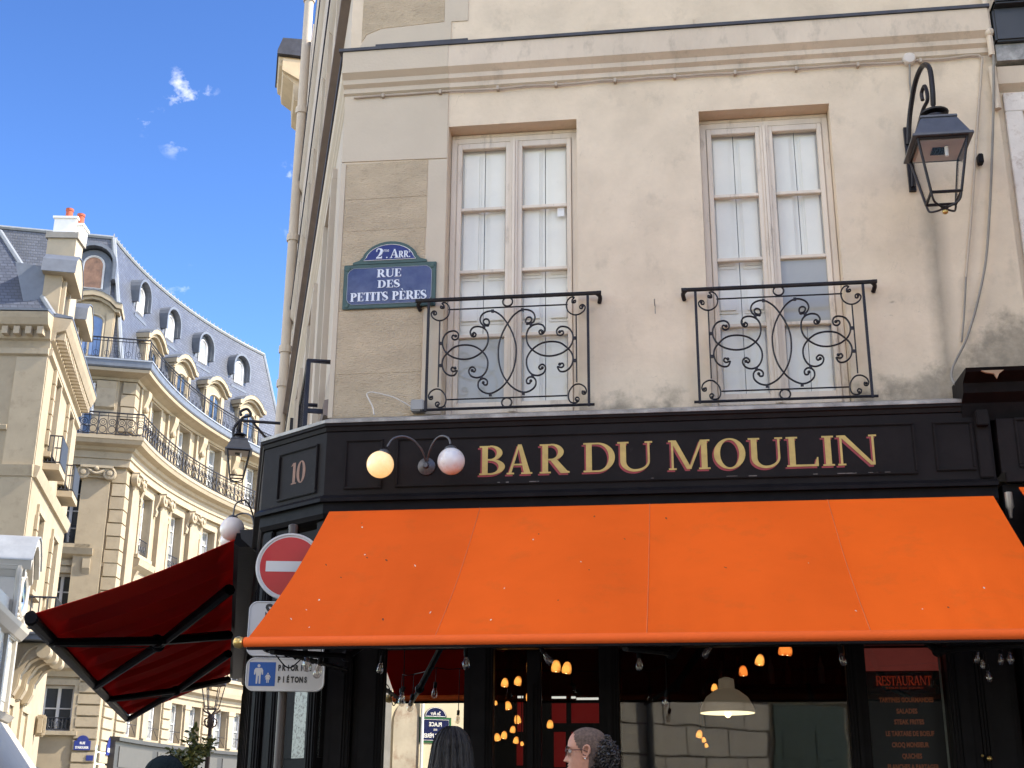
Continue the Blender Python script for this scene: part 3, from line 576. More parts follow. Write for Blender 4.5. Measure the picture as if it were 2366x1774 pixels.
# lower shopfront: black posts, mirrors and glazing
IN = .2                                                # glazing line is this far behind the fascia
FG = FR((0, -.1, 0), (1, 0, 0), (0, -1, 0))
def post(fr, u0, u1, n0, n1, z0=.13, z1=3.955):
    bb = MB(); bb.box(fr, u0, u1, n0, n1, z0, z1); p = new('post', bb, BLACK, shop, bevel=.012)
    if u1-u0 > .12: bb = MB(); bb.box(fr, u0+.035, u1-.035, n1, n1+.012, z0+.5, z1-.25); bb.box(fr, u0+.055, u1-.055, n1+.012, n1+.02, z0+.52, z1-.27); new('moulding', bb, BLACK, p, bevel=.005)
post(FG, -3.02, -2.80, -.08, .10); post(FG, -2.795, -2.535, -.08, .05); post(FG, -1.845, -1.60, -.08, .06); post(FG, -.715, -.55, -.08, .06); post(FG, 1.29, 1.445, -.08, .06); post(FG, 2.075, 2.28, -.08, .09); post(FG, 2.285, 2.60, -.08, .06)
post(FG, -1.32, -1.20, -.06, .02, .13, 2.82)
bb = MB(); bb.box(FG, -2.534, 2.074, -.09, .045, 2.84, 3.955); new('header_board', bb, BLACK, shop, bevel=.008)
bb = MB(); bb.box(FG, -2.534, 2.074, -.08, .03, .13, .75); new('stall_riser', bb, BLACK, shop, bevel=.008)
MIRR = mat('old_mirror', (.80, .81, .80), .004, 1.0, .03, 2)
FMI = FR((-2.19, -.1, 0), (math.cos(R_(1.3)), -math.sin(R_(1.3)), 0), (-math.sin(R_(1.3)), -math.cos(R_(1.3)), 0)); bb = MB(); bb.box(FMI, -.34, .34, -.03, .0, .755, 2.835); new('mirror', bb, MIRR, shop, label='tall mirror panel reflecting the square')
SGLASS = glass('shop_glass', (.80, .82, .82), .025)
for u0, u1, z1 in ((-1.595, -1.325, 2.835), (-1.195, -.72, 2.835), (-.545, 1.285, 2.835), (1.45, 2.07, 2.835)):
    bb = MB(); bb.box(FG, u0, u1, -.012, -.006, .755, z1); new('window_pane', bb, SGLASS, shop)
bb = MB(); q_ = P(2286, 1752, -.2); bb.ball(q_, .022, 10); bb.ball(q_+Vector((-.05, 0, .02)), .012, 8); bb.lathe(q_, [(.012, 0), (.012, .1)], 8, Vector((0, 1, 0))); new('brass_fitting', bb, BRASS, shop, True)
# chamfer: aged speckled mirror between black posts
post(FC, .02, .16, -.2, -.03); post(FC, .17, .36, -.2, -.06); post(FC, .76, LC-.02, -.2, -.05)
SPECK = mat('speckled_mirror', (.26, .26, .235), .45, .6, .08, 2, dirt=((.075, .06, .055), 42, .50, .60, .85))
a0 = FC.hit(682, 1598, -.1)[0]; a1 = FC.hit(744, 1598, -.1)[0]; zs = FC.hit(682, 1752, -.1)[1]
bb = MB(); bb.box(FC, a0, a1, -.14, -.1, zs, 2.9); new('mirror', bb, SPECK, shop, label='narrow mirror with black speckled silvering')
bb = MB(); bb.box(FC, .36, .76, -.2, -.11, .13, zs-.003); bb.box(FC, .36, a0-.003, -.2, -.1, zs, 3.9); bb.box(FC, a1+.003, .76, -.2, -.1, zs, 3.9); bb.box(FC, a0-.003, a1+.003, -.2, -.1, 2.903, 3.9); new('pier_board', bb, BLACK, shop)
for t0 in (0.0, 1.6, 3.2, 5.2, 7.2, 9.2, 11.2, 13.2): post(FS, t0, t0+.25, -.25, -.04)
bb = MB(); bb.box(FS, .05, 14.4, -.30, -.255, .13, 3.95); new('side_glazing', bb, mat('dark_glazing', (.015, .016, .018), .06, spec=.6), shop)
# ---------------------------------------------------------------- awnings
ORANGE = mat('orange_fabric', (.95, .145, .018), .9, var=.045, scale=1.1, bump=.10, bscale=90, dirt=((.55, .16, .03), 3.4, .56, .78, .5), spec=.02)
UNDERS = mat('red_underside_fabric', (.30, .014, .008), .9, var=.06, scale=2, bump=.08, bscale=90, spec=.1)  # dark red underside sheet, separate from the orange cloth above
fabric(ORANGE, (.9, .10, .012), .08); fabric(UNDERS, (.9, .05, .012), .6)
ORS = [fabric(mat('orange_fabric_shading_%s' % w_, (.95*k_, .145*k_**1.3, .018), .9, var=.06, scale=.9, bump=.12, bscale=90, dirt=((.60*k_, .14*k_, .03), 3.0, .55, .80, .45), spec=.02), (.9, .10, .012), .08) for w_, k_ in (('old', .89), ('shaded', .95), ('mid', .98), ('lightest', 1.03))]  # panel tones darken leftwards: soft shading painted into the fabric colour
aw = thing('orange_awning', 'long orange fabric awning stretched out over the bar front', 'awning', (-.25, -1.3, 2.6))
AT, AB, YT, YB, SAG = 4.00, 2.655, -.36, -2.24, .05
def fab(u, t, off=0.):
    y = YT+(YB-YT)*t; z = AT+(AB-AT)*t - SAG*4*t*(1-t)*(.7+.3*math.sin(u*4.3+1)) - .026*math.sin(math.pi*t)*math.cos((u+1.7)*2*math.pi/1.45) - .005*math.sin(u*9+t*7)*math.sin(math.pi*t) - .0035*math.sin(u*23+math.sin(u*3)*4)*t*t
    return Vector((u, y, z-off))
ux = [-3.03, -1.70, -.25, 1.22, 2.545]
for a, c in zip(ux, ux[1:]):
    for lay, m_, nm in ((0, ORS[ux.index(a)], 'fabric_panel'), (.006, UNDERS, 'underside_panel')):
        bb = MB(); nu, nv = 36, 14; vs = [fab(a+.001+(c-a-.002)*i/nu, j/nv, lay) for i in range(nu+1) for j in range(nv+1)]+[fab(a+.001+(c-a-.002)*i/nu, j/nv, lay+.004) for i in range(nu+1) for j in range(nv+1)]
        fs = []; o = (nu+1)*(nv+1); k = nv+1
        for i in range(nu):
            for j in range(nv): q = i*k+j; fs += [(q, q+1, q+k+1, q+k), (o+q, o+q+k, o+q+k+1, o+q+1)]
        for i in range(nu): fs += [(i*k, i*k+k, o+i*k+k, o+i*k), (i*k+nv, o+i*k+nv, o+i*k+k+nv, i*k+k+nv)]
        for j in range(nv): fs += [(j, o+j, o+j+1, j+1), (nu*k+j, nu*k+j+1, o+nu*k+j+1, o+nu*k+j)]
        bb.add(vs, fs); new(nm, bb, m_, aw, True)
for u in ux[1:4]: bb = MB(); bb.tube([fab(u, j/10, -.001) for j in range(11)], .0035, 4); new('seam', bb, mat('seam_orange', (.72, .16, .04), .9), aw)
rs_ = random.Random(21)
for nm, m_, cnt in (('bird_droppings', mat('dropping', (.75, .62, .48), .8), 16), ('dirt_specks', mat('dirt_speck', (.10, .035, .015), .9), 14)):
    bb = MB()
    for i in range(cnt):
        u, t = (rs_.uniform(-2.9, -.6), rs_.uniform(.08, .97)) if rs_.random() < .75 else (rs_.uniform(-.6, 2.4), rs_.uniform(.05, .95))
        c_ = fab(u, t, -.0015); e1 = (fab(u+.01, t)-fab(u, t)).normalized(); e2 = (fab(u, t+.01)-fab(u, t)).normalized(); a_, b2 = rs_.uniform(.003, .007), rs_.uniform(.006, .022); th = rs_.uniform(-.7, .2)
        bb.add([c_+e1*(a_*math.cos(q)*math.cos(th)-b2*math.sin(q)*math.sin(th))+e2*(a_*math.cos(q)*math.sin(th)+b2*math.sin(q)*math.cos(th)) for q in [2*math.pi*k/8 for k in range(8)]], [tuple(range(8))])
    new(nm, bb, m_, aw, kind='stuff')
bb = MB(); bb.tube([(-3.05, YB-.005, AB-.028), (2.56, YB-.005, AB-.028)], .036, 14); new('front_roll', bb, mat('orange_roll_fabric', (.90, .13, .010), .8, var=.04), aw, True)
bb = MB(); bb.box(FR((0, YB, 0), (1, 0, 0), (0, -1, 0)), -3.03, 2.55, -.03, .015, AB-.078, AB-.060); new('front_bar', bb, BLACK, aw)
for x, d in ((-3.06, -1), (2.57, 1)): bb = MB(); bb.lathe((x, YB, AB-.028), [(.028, 0), (.04, .012), (.045, .03), (.036, .06), (.012, .075)], 12, Vector((d, 0, 0))); new('finial', bb, BRASS, aw, True)
for xa, xe, xw in ((-2.86, -2.55, -1.9), (-.4, -.1, .5), (2.2, 1.8, 1.3)):
    bb = MB(); bb.tube([(xa, YB+.03, AB-.09), (xe, -1.35, AB-.02)], .022, 8); bb.tube([(xe, -1.35, AB-.02), (xw, -.42, 3.35)], .03, 8); bb.ball((xe, -1.35, AB-.02), .045, 8); new('folding_arm', bb, BLACK, aw)
# long arm under the left end of the awning with cables wound round it
bb = MB(); p0, p1 = P(600, 1492, -2.2), P(800, 1548, -.55); bb.tube([p0, p1], .018, 8); new('folding_arm', bb, BLACK, aw)
bb = MB(); L_ = p1-p0; bb.tube([p0+L_*(i/40)+Vector((0, .026*math.cos(i*1.6), .026*math.sin(i*1.6))) for i in range(41)], .006, 5); bb.tube(spline([p0+L_*.15+Vector((0, 0, -.02)), p0+L_*.3+Vector((0, 0, -.10)), p0+L_*.42+Vector((0, 0, -.03)), p0+L_*.5+Vector((0, 0, .04)), p0+L_*.75+Vector((0, 0, .06))], 5), .005, 5); new('cable', bb, BLACK, aw)
# second awning to the side street, seen from below
ra = thing('red_awning', 'dark red awning over the side street seen from below with crossed black arms', 'awning', (-6.3, 5.5, 3.3))
A_, T_ = Vector((-4.542, 1.695, 4.246)), Vector((-6.395, 1.04, 3.365)); LEN = 13.2
FA = FR((A_.x, A_.y, 0), S_, NS_)
def rp(w_, t, dz=0.): return A_+S_*(w_*LEN)+(T_-A_)*t+Vector((0, 0, dz-.05*math.sin(math.pi*t)))
DRED = mat('dark_red_fabric', (.50, .046, .036), .85, var=.07, scale=2, bump=.06, bscale=80, spec=.12)
fabric(DRED, (.85, .06, .04), .55); RTOP = fabric(mat('red_awning_top', (.55, .06, .03), .9, var=.05), (.9, .07, .03), .5)
for i in range(8):
    for dz, m_, nm in ((.004, RTOP, 'fabric_panel'), (-.003, DRED, 'underside_panel')):
        bb = MB(); w0, w1 = i/8+.0004, (i+1)/8-.0004; nv = 8
        for j in range(nv): bb.hexa([rp(w0, j/nv, dz-.002), rp(w1, j/nv, dz-.002), rp(w1, (j+1)/nv, dz-.002), rp(w0, (j+1)/nv, dz-.002), rp(w0, j/nv, dz+.002), rp(w1, j/nv, dz+.002), rp(w1, (j+1)/nv, dz+.002), rp(w0, (j+1)/nv, dz+.002)])
        new(nm, bb, m_, ra, True, weld=True)
bb = MB(); bb.tube([rp(-.004, 1, -.06), rp(1.004, 1, -.06)], .065, 10); bb.tube([rp(-.004, 1, -.0), rp(1.004, 1, .0)], .03, 8); new('front_bar', bb, BLACK, ra)
for w_ in (-.006, 1.006): bb = MB(); bb.tube([rp(w_, 1, -.045)-S_*.03, rp(w_, 1, -.045)+S_*.03], .062, 10); new('end_cap', bb, BLACK, ra)
HT = Vector((0, 0, .0))
for wf, ww in ((.104, .475), (.485, .165), (.645, .97), (.985, .65)):
    bb = MB(); bb.tube([rp(wf, .985, -.11), rp((wf+ww)/2, .5, -.13), rp(ww, .05, -.14)], [.045, .06, .07], 8); bb.ball(rp((wf+ww)/2, .5, -.13), .085, 10); new('folding_arm', bb, BLACK, ra)
    bb = MB(); bb.tube([rp(wf, .97, -.165), rp((wf+ww)/2, .52, -.2)], .007, 5); new('tension_cable', bb, DGREY, ra)
bb = MB(); bb.prof(FA, [(-.12, 4.12), (.02, 4.12), (.07, 4.16), (.05, 4.26), (-.12, 4.28)], -.1, LEN+.1); new('hood', bb, BLACK, ra); bb = MB(); bb.prism(FR(Vector((A_.x, A_.y, 0))-S_*.12, NS_, S_), [(.02, 4.29), (-.62, 4.36), (-.62, 3.86), (-.26, 3.98), (.0, 4.2)], -.012, .012); new('hood_end', bb, mat('hood_grey', (.030, .029, .031), .6), ra)
# ---------------------------------------------------------------- globe lamps
def opal(name, col, es):
    m = mat(name, (.80, .64, .42), .25, var=.04, scale=9, dirt=((.55, .30, .12), 7, .52, .74, .5), emit=col, estr=es, coat=.3); return m
OPL = opal('lit_opal_glass', (1.0, .60, .22), .24); OPD = mat('opal_glass', (.72, .70, .70), .25, var=.05, scale=9, dirt=((.38, .24, .17), 7, .50, .70, .6), coat=.4)
OPW = mat('clean_opal_glass', (.80, .72, .66), .3, var=.03, coat=.3)
def globe_pair(label, base, arms, m1, m2, N, r=.118):
    root = thing('globe_lamp', label, 'lamp', base)
    bb = MB(); bb.lathe(base, [(.078, 0), (.078, .012), (.06, .022), (.03, .035), (.02, .06)], 20, N); new('wall_plate', bb, DGREY, root, True)
    for (pth, ctr), m_ in zip(arms, (m1, m2)):
        bb = MB(); bb.tube(spline(pth, 6), .0095, 8); new('arm', bb, DGREY, root, True)
        g = MB(); g.ball(ctr, r, 28, 1, 18); gl = new('globe', g, m_, root, True)
        up = (Vector(pth[-1])-Vector(ctr)).normalized(); bb = MB(); bb.lathe(Vector(ctr)+up*(r-.022), [(.052, -.004), (.054, .018), (.044, .032), (.016, .045)], 16, up); new('cap', bb, DGREY, root, True)
    return root
def PX(l, Y): return P(l[0], l[1], Y)
bs = P(986, 1078, -.305)
arms = [([PX((984, 1066), -.33), PX((975, 1040), -.40), PX((955, 1017), -.46), PX((931, 1008), -.50), PX((908, 1014), -.53), PX((895, 1032), -.55)], P(878.5, 1073, -.55)),
        ([PX((987, 1066), -.33), PX((993, 1040), -.40), PX((1006, 1016), -.46), PX((1021, 1007), -.50), PX((1036, 1012), -.53), PX((1041, 1026), -.55)], P(1042.5, 1065.5, -.55))]
globe_pair('twin globe wall lamp on the black fascia, its left globe glowing warm', bs, arms, OPL, OPD, Vector((0, -1, 0)))
def FSP(x, y, n): return FS.pt(FS.hit(x, y, n)[0], n, FS.hit(x, y, n)[1])
t1 = 2.2; c1 = FS.pt(t1, .27, 4.445)
b1 = FS.pt(t1+.31, .0, c1.z+.02); c2 = c1+S_*.62+Vector((0, 0, .0))
globe_pair('twin white globe lamp on the side street front over the red awning', b1, [([b1+NS_*.03, b1+NS_*.06+Vector((0, 0, .2))-S_*.08, c1+NS_*(-.12)+Vector((0, 0, .32)), c1+NS_*(-.02)+Vector((0, 0, .28)), c1+Vector((0, 0, .15))], c1), ([b1+NS_*.03, b1+NS_*.06+Vector((0, 0, .2))+S_*.08, c2+NS_*(-.12)+Vector((0, 0, .32)), c2+NS_*(-.02)+Vector((0, 0, .28)), c2+Vector((0, 0, .15))], c2)], OPW, OPW, NS_, .132)

# ---------------------------------------------------------------- wall lanterns
LGLASS = glass('lantern_glass', (.95, .94, .92), -.025)
LIN = mat('lantern_inside', (.45, .38, .33), .5, var=.1)
def lantern_body(root, c, top, fr, k=1.):                 # c: centre of the eave square
    U, N, Zv = fr.U, fr.N, Vector((0, 0, 1))
    def sq(h, z): return [c+U*(h*a)+N*(h*b_)+Zv*z for a, b_ in ((-1, -1), (1, -1), (1, 1), (-1, 1))]
    bb = MB()
    for (h0, z0, h1, z1) in ((.255*k, 0, .252*k, .028*k), (.235*k, .028*k, .150*k, .225*k), (.158*k, .225*k, .155*k, .25*k)):
        bb.hexa(sq(h0, z0)+sq(h1, z1))
    new('roof', bb, DGL, root, bevel=.004)
    bb = MB(); bb.lathe(c+Zv*.25*k, [(.10*k, 0), (.105*k, .05*k), (.085*k, .062*k), (.05*k, .07*k), (.12*k, .085*k), (.125*k, .10*k), (.06*k, .135*k), (.02*k, .15*k), (.015*k, .2*k)], 18); new('chimney', bb, IRON, root, True)
    ht, hb, zb_ = .205*k, .125*k, -.48*k
    T, Bq = sq(ht, -.005), sq(hb, zb_)
    bb = MB()
    for i in range(4): bb.tube([T[i], Bq[i]], .0125*k, 6); bb.tube([Bq[i], Bq[(i+1) % 4]], .014*k, 6); bb.tube([T[i], T[(i+1) % 4]], .014*k, 6)
    new('cage', bb, IRON, root)
    for i in range(4):
        j = (i+1) % 4; bb = MB(); mid = (T[i]+T[j]+Bq[i]+Bq[j])/4; dd = (c+Zv*-.2-mid)*.03
        bb.quad(T[i]+dd, T[j]+dd, Bq[j]+dd, Bq[i]+dd); new('glass_pane', bb, LGLASS, root)
    bb = MB(); bb.hexa(sq(.19*k, -.02)+sq(.19*k, -.012)); new('reflector', bb, LIN, root)
    bb = MB()
    for i in range(5):
        o = (-.055+i*.0275)*k; bb.box(FR(c, U, N), o-.003, o+.003, -.06*k, .06*k, -.034*k, -.021*k); bb.box(FR(c, U, N), -.06*k, .06*k, o-.003, o+.003, -.033*k, -.022*k)
    for i in range(1): bb.box(FR(c, U, N), -.058*k, .058*k, -.058*k, .058*k, -.0215*k, -.0205*k)
    new('lamp_grid', bb, BLACK, root)
    bb = MB(); bb.tube([c+U*.05*k+N*.08*k+Zv*-.03*k, c+U*.05*k+N*.08*k+Zv*-.12*k], .016*k, 8); new('bulb', bb, WHITEP, root)
    bot = c+Zv*(zb_-.115*k); bb = MB()
    for i in range(4): bb.tube(spline([Bq[i]+Zv*-.0, Bq[i]+(bot-Bq[i])*.15+Zv*-.055*k, Bq[i]+(bot-Bq[i])*.6+Zv*-.025*k, bot+Zv*.02], 4), .010*k, 6)
    bb.lathe(bot+Zv*-.005, [(.02*k, .04*k), (.035*k, .03*k), (.02*k, 0)], 12); new('bottom_scrolls', bb, IRON, root, True)
    bb = MB(); bb.ball(bot+Zv*-.015*k, .026*k, 12, .9); new('finial', bb, BRASS, root, True)
    return c+Zv*.45*k
DGL = mat('lantern_grey_paint', (.085, .088, .098), .35, .3, .15, 12)
ec = P(2180, 309, -.93); lc = Vector((ec.x, -.93+.255, ec.z+.0))
ln = thing('wall_lantern', 'large dark grey wall lantern with brass tip beside the right-hand window', 'lantern', (lc.x, lc.y, lc.z-.6))
tp = lantern_body(ln, lc, None, FR(lc, (1, 0, 0), (0, -1, 0)), 1.0)
wx = P(2110, 300, -.02).x-.06
bb = MB(); zt = tp.z+.46
bb.tube(spline([tp+Vector((0, 0, -.02)), tp+Vector((0, -.04, .12)), tp+Vector((-.0, -.02, .34)), (wx+(lc.x-wx)*.8, -.56, zt), (wx+(lc.x-wx)*.5, -.34, zt-.03), (wx+.02, -.14, zt-.25), (wx, -.04, zt-.5)], 6), .024, 8)
bb.tube(spline([(wx, -.05, zt-.95), (wx+.02, -.12, zt-.62), (wx+(lc.x-wx)*.6, -.42, zt-.4), (wx+(lc.x-wx)*.85, -.56, zt-.35), (wx+(lc.x-wx)*.8, -.54, zt-.2), (wx+(lc.x-wx)*.65, -.46, zt-.22), (wx+(lc.x-wx)*.66, -.47, zt-.3)], 5), .018, 7)
new('bracket', bb, IRON, ln, True)
bb = MB(); bb.box(FM, wx-.03, wx+.03, .0, .035, zt-.98, zt-.32); new('wall_plate', bb, IRON, ln)
# smaller twin lantern on the side street, hung from a bracket far down the wall
tw = FW.hit(648, 985, .0)[0]; TL = 11.0
zc_, nn = 0, 0
d_ = pxdir(551, 1045); O_ = FW.pt(TL, 0, 0); pc_ = CAMP+d_*((O_-CAMP).dot(S_)/d_.dot(S_))
kk = .92*(pc_-CAMP).length/(lc-CAMP).length*.52
ln2 = thing('wall_lantern', 'dark lantern hung from a curled bracket over the side street, before the round facade', 'lantern', pc_-Vector((0, 0, .6)))
tp2 = lantern_body(ln2, pc_, None, FR(pc_, (.94, .34, 0), (.34, -.94, 0)), kk)
pb = CAMP+pxdir(648, 978)*((O_-CAMP).dot(S_)/pxdir(648, 978).dot(S_)); 
bb = MB(); zz = pb.z; e_ = (tp2-pb); e_.z = 0; L2 = e_.length; e_.normalize()
bb.tube([pb, pb+e_*L2*.86], .03*kk, 7)
bb.tube(spline([pb+e_*L2*.86, pb+e_*L2*1.04+Vector((0, 0, -.01)), pb+e_*L2*1.17+Vector((0, 0, -.2*kk)), pb+e_*L2*1.1+Vector((0, 0, -.42*kk)), tp2+Vector((0, 0, .2*kk)), tp2+e_*(-.17*kk)+Vector((0, 0, .3*kk)), tp2+e_*(-.1*kk)+Vector((0, 0, .42*kk)), tp2+e_*(.02)+Vector((0, 0, .36*kk)), tp2+Vector((0, 0, .28*kk))], 6), .028*kk, 7)
bb.tube([tp2+Vector((0, 0, .2*kk)), tp2+Vector((0, 0, -.05))], .025*kk, 6); bb.tube([pb+Vector((0, 0, -.55)), pb+e_*.5], .025*kk, 6); bb.box(FW, TL-.06, TL+.06, 0, .06, zz-.7, zz+.1)
new('bracket', bb, IRON, ln2, True)

# ---------------------------------------------------------------- street name plate on the pier
BLUE = mat('blue_enamel', (.044, .048, .105), .12, var=.35, scale=3.2, bump=.05, bscale=7, coat=.7, spec=.6, dirt=((.085, .095, .17), 5, .42, .60, .8))
GREEN = mat('green_enamel', (.035, .075, .065), .35, var=.2, scale=9, dirt=((.09, .10, .09), 9, .6, .75, .5))
sp = thing('street_sign', 'blue enamel plate reading RUE DES PETITS PÈRES on the stone pier', 'street sign', P(900, 715, -.03))
tl = FM.hit(796, 613, .02); tr = FM.hit(1009, 605, .02); bl = FM.hit(794, 716, .02)
u0, u1, z0, z1 = tl[0], tr[0], bl[1], (tl[1]+tr[1])/2
bb = MB(); bb.box(FM, u0, u1, .013, .030, z0, z1); new('border', bb, GREEN, sp, bevel=.006)
bw = .042; c_ = .055
oct_ = [(u0+bw+c_, z0+bw), (u1-bw-c_, z0+bw), (u1-bw-.02, z0+bw+.02), (u1-bw, z0+bw+c_), (u1-bw, z1-bw-c_), (u1-bw-.02, z1-bw-.02), (u1-bw-c_, z1-bw), (u0+bw+c_, z1-bw), (u0+bw+.02, z1-bw-.02), (u0+bw, z1-bw-c_), (u0+bw, z0+bw+c_), (u0+bw+.02, z0+bw+.02)]
bb = MB(); bb.prism(FM, oct_, .029, .034); plate = new('plate', bb, BLUE, sp)
bb = MB()
for a, c in zip(oct_, oct_[1:]+oct_[:1]): bb.tube([FM.pt(a[0], .034, a[1]), FM.pt(c[0], .034, c[1])], .0028, 4)
new('line', bb, mat('pale_line', (.28, .31, .36), .3), plate)
for a in (u0+.04, u1-.04):
    for z in (z0+.04, z1-.04): bb = MB(); bb.lathe(FM.pt(a, .030, z), [(.026, 0), (.024, .006), (.008, .009)], 12, Vector((0, -1, 0))); new('screw', bb, GREEN, sp, True)
uc = (u0+u1)/2-.005; pk = FM.hit(906, 558, .02)[1]; z1b = z1+.002
arch = [(uc-.36, z1b), (uc-.36, z1b+.022), (uc-.30, z1b+.04), (uc-.255, z1b+.085)]+[(uc+.285*math.cos(a), z1b+.0+(pk-z1b)*math.sin(a)) for a in [math.pi*(.87-.74*i/14) for i in range(15)]]+[(uc+.255, z1b+.085), (uc+.30, z1b+.04), (uc+.36, z1b+.022), (uc+.36, z1b)]
bb = MB(); bb.prism(FM, arch, .013, .030); cr = new('crest', bb, GREEN, sp)
fan = [(uc-.255, z1b+.035)]+[(uc+.235*math.cos(a), z1b+.035+(pk-z1b-.07)*math.sin(a)) for a in [math.pi*(1-i/16) for i in range(1, 16)]]+[(uc+.255, z1b+.035)]
bb = MB(); bb.prism(FM, fan, .029, .034); new('crest_panel', bb, mat('dark_blue_enamel', (.018, .022, .13), .2, var=.15, coat=.5), sp)
bb = MB(); bb.tube([FM.pt(x, .0345, z) for x, z in fan], .0032, 4, True); new('line', bb, WHITEP, cr)
LET = mat('enamel_letters', (.66, .68, .74), .3, var=.06, scale=12)
bb = MB(); zc = (z0+z1)/2
serif_line(bb, FM, 'RUE', uc, zc+.085, .082, .235, .0345, .003, .24, .07)
serif_line(bb, FM, 'DES', uc, zc-.025, .078, .215, .0345, .003, .24, .07)
serif_line(bb, FM, 'PETITS PÈRES', uc, zc-.155, .088, .735, .0345, .003, .25, .07, gap=.05)
new('lettering', bb, LET, plate)
bb = MB(); za = z1b+.05
serif_line(bb, FM, '2', uc-.105, za, .105, .062, .0345, .003, .26, .07); serif_line(bb, FM, 'A', uc+.045, za, .09, .085, .0345, .003, .24, .07); serif_line(bb, FM, 'RR', uc+.133, za, .07, .095, .0345, .003, .24, .07)
sans_line(bb, FM, 'me', uc-.035, za+.066, .04, .055, .0375); sans_line(bb, FM, 't', uc+.19, za+.05, .05, .016, .0375); bb.box(FM, uc-.034, uc-.022, .0345, .038, za, za+.012); bb.box(FM, uc+.187, uc+.199, .0345, .038, za, za+.012)
new('lettering', bb, LET, cr)

# ---------------------------------------------------------------- road signs on one post
RF = FR((-3.52, -.80, 0), (.985, .17, 0), (.17, -.985, 0))
def rh(x, y, n=.03): return RF.hit(x, y, n)
SGN = mat('sign_white', (.56, .54, .52), .35, var=.03, scale=4, dirt=((.4, .38, .36), 6, .6, .8, .3)); SRED = mat('sign_red', (.42, .012, .018), .3, var=.05, scale=5, coat=.2); SBLK = mat('sign_black', (.02, .02, .02), .4); SBLU = mat('sign_blue', (.012, .09, .34), .3, coat=.2)
dc = rh(669, 1308); dr = abs(rh(669+79, 1308)[0]-dc[0])
rs = thing('traffic_sign', 'no entry road sign with two white plates below it, partly behind the orange awning', 'road sign', RF.pt(dc[0], -.05, 0))
bb = MB(); bb.tube([RF.pt(dc[0], -.05, .13), RF.pt(dc[0], -.05, dc[1]+dr*1.18)], .038, 12); bb.lathe(RF.pt(dc[0], -.05, dc[1]+dr*1.18), [(.04, 0), (.04, .03), (.02, .04)], 12); new('pole', bb, mat('brown_pole', (.06, .045, .04), .5), rs, True)
N2 = RF.N
bb = MB(); bb.lathe(RF.pt(dc[0], 0, dc[1]), [(dr, 0), (dr, .012), (dr-.006, .026), (dr-.018, .026), (dr-.022, .0155), (0, .0155)], 56, N2); disc = new('round_plate', bb, SGN, rs, True)
bb = MB(); bb.lathe(RF.pt(dc[0], .0157, dc[1]), [(dr-.035, 0), (dr-.036, .002), (0, .0021)], 56, N2); new('red_disc', bb, SRED, disc, True)
bb = MB(); bb.box(RF, dc[0]-dr*.70, dc[0]+dr*.70, .0178, .0195, dc[1]-dr*.155, dc[1]+dr*.155); new('white_bar', bb, SGN, disc)
def rrect(u0, u1, z0, z1, r): return [(cx_+r*math.cos(a), cz+r*math.sin(a)) for cx_, cz, a0_ in ((u1-r, z1-r, 0), (u0+r, z1-r, 90), (u0+r, z0+r, 180), (u1-r, z0+r, 270)) for a in [R_(a0_+i*15) for i in range(7)]]
def plate_(u0, u1, z0, z1):
    bb = MB(); bb.prism(RF, rrect(u0, u1, z0, z1, .07), 0, .02); p = new('info_plate', bb, SGN, rs, bevel=.003)
    bb = MB(); bb.tube([RF.pt(a, .021, z) for a, z in rrect(u0+.006, u1-.006, z0+.006, z1-.006, .065)], .006, 6, True); new('rim', bb, SGN, p, True); return p
a0 = rh(572, 1450); a1 = rh(752, 1450); zt_, zb_ = rh(640, 1389)[1], rh(640, 1516)[1]
p1 = plate_(a0[0], a1[0], zb_, zt_)
uc_ = rh(655, 1415)[0]; bb = MB(); sans_line(bb, RF, 'SAUF', uc_, rh(640, 1424)[1], .105, .30, .0225, .006)
def ringu(cx_, cz, r): bb.tube([RF.pt(cx_+r*math.cos(a), .022, cz+r*math.sin(a)) for a in [2*math.pi*i/24 for i in range(24)]], .006, 4, True)
wz = rh(640, 1486)[1]; w1_ = rh(623, 1486)[0]; w2_ = rh(690, 1486)[0]; wr = .072; ringu(w1_, wz, wr); ringu(w2_, wz, wr)
for q in ([(w1_, wz), (w1_+.09, wz+.10), (w2_-.045, wz+.10), (w2_, wz)], [(w1_+.09, wz+.10), (w1_+.12, wz-.01), (w2_-.045, wz+.10)], [(w1_, wz), (w1_+.12, wz-.01)], [(w1_+.075, wz+.135), (w1_+.09, wz+.10)], [(w1_+.04, wz+.137), (w1_+.11, wz+.137)], [(w2_-.045, wz+.10), (w2_-.055, wz+.145), (w2_-.02, wz+.15)]): bb.tube([RF.pt(a, .022, c) for a, c in q], .006, 4)
new('lettering', bb, SBLK, p1, label='word SAUF above a bicycle symbol')
a0 = rh(567, 1556); a1 = rh(750, 1556); zt_, zb_ = rh(640, 1519)[1], rh(640, 1597)[1]
p2 = plate_(a0[0], a1[0], zb_, zt_)
q0, q1 = rh(577, 1529), rh(634, 1585); bb = MB(); bb.box(RF, q0[0], q1[0], .0202, .0216, q1[1], q0[1]); bq = new('blue_square', bb, SBLU, p2)
bb = MB(); hq = q0[1]-q1[1]; wq = q1[0]-q0[0]
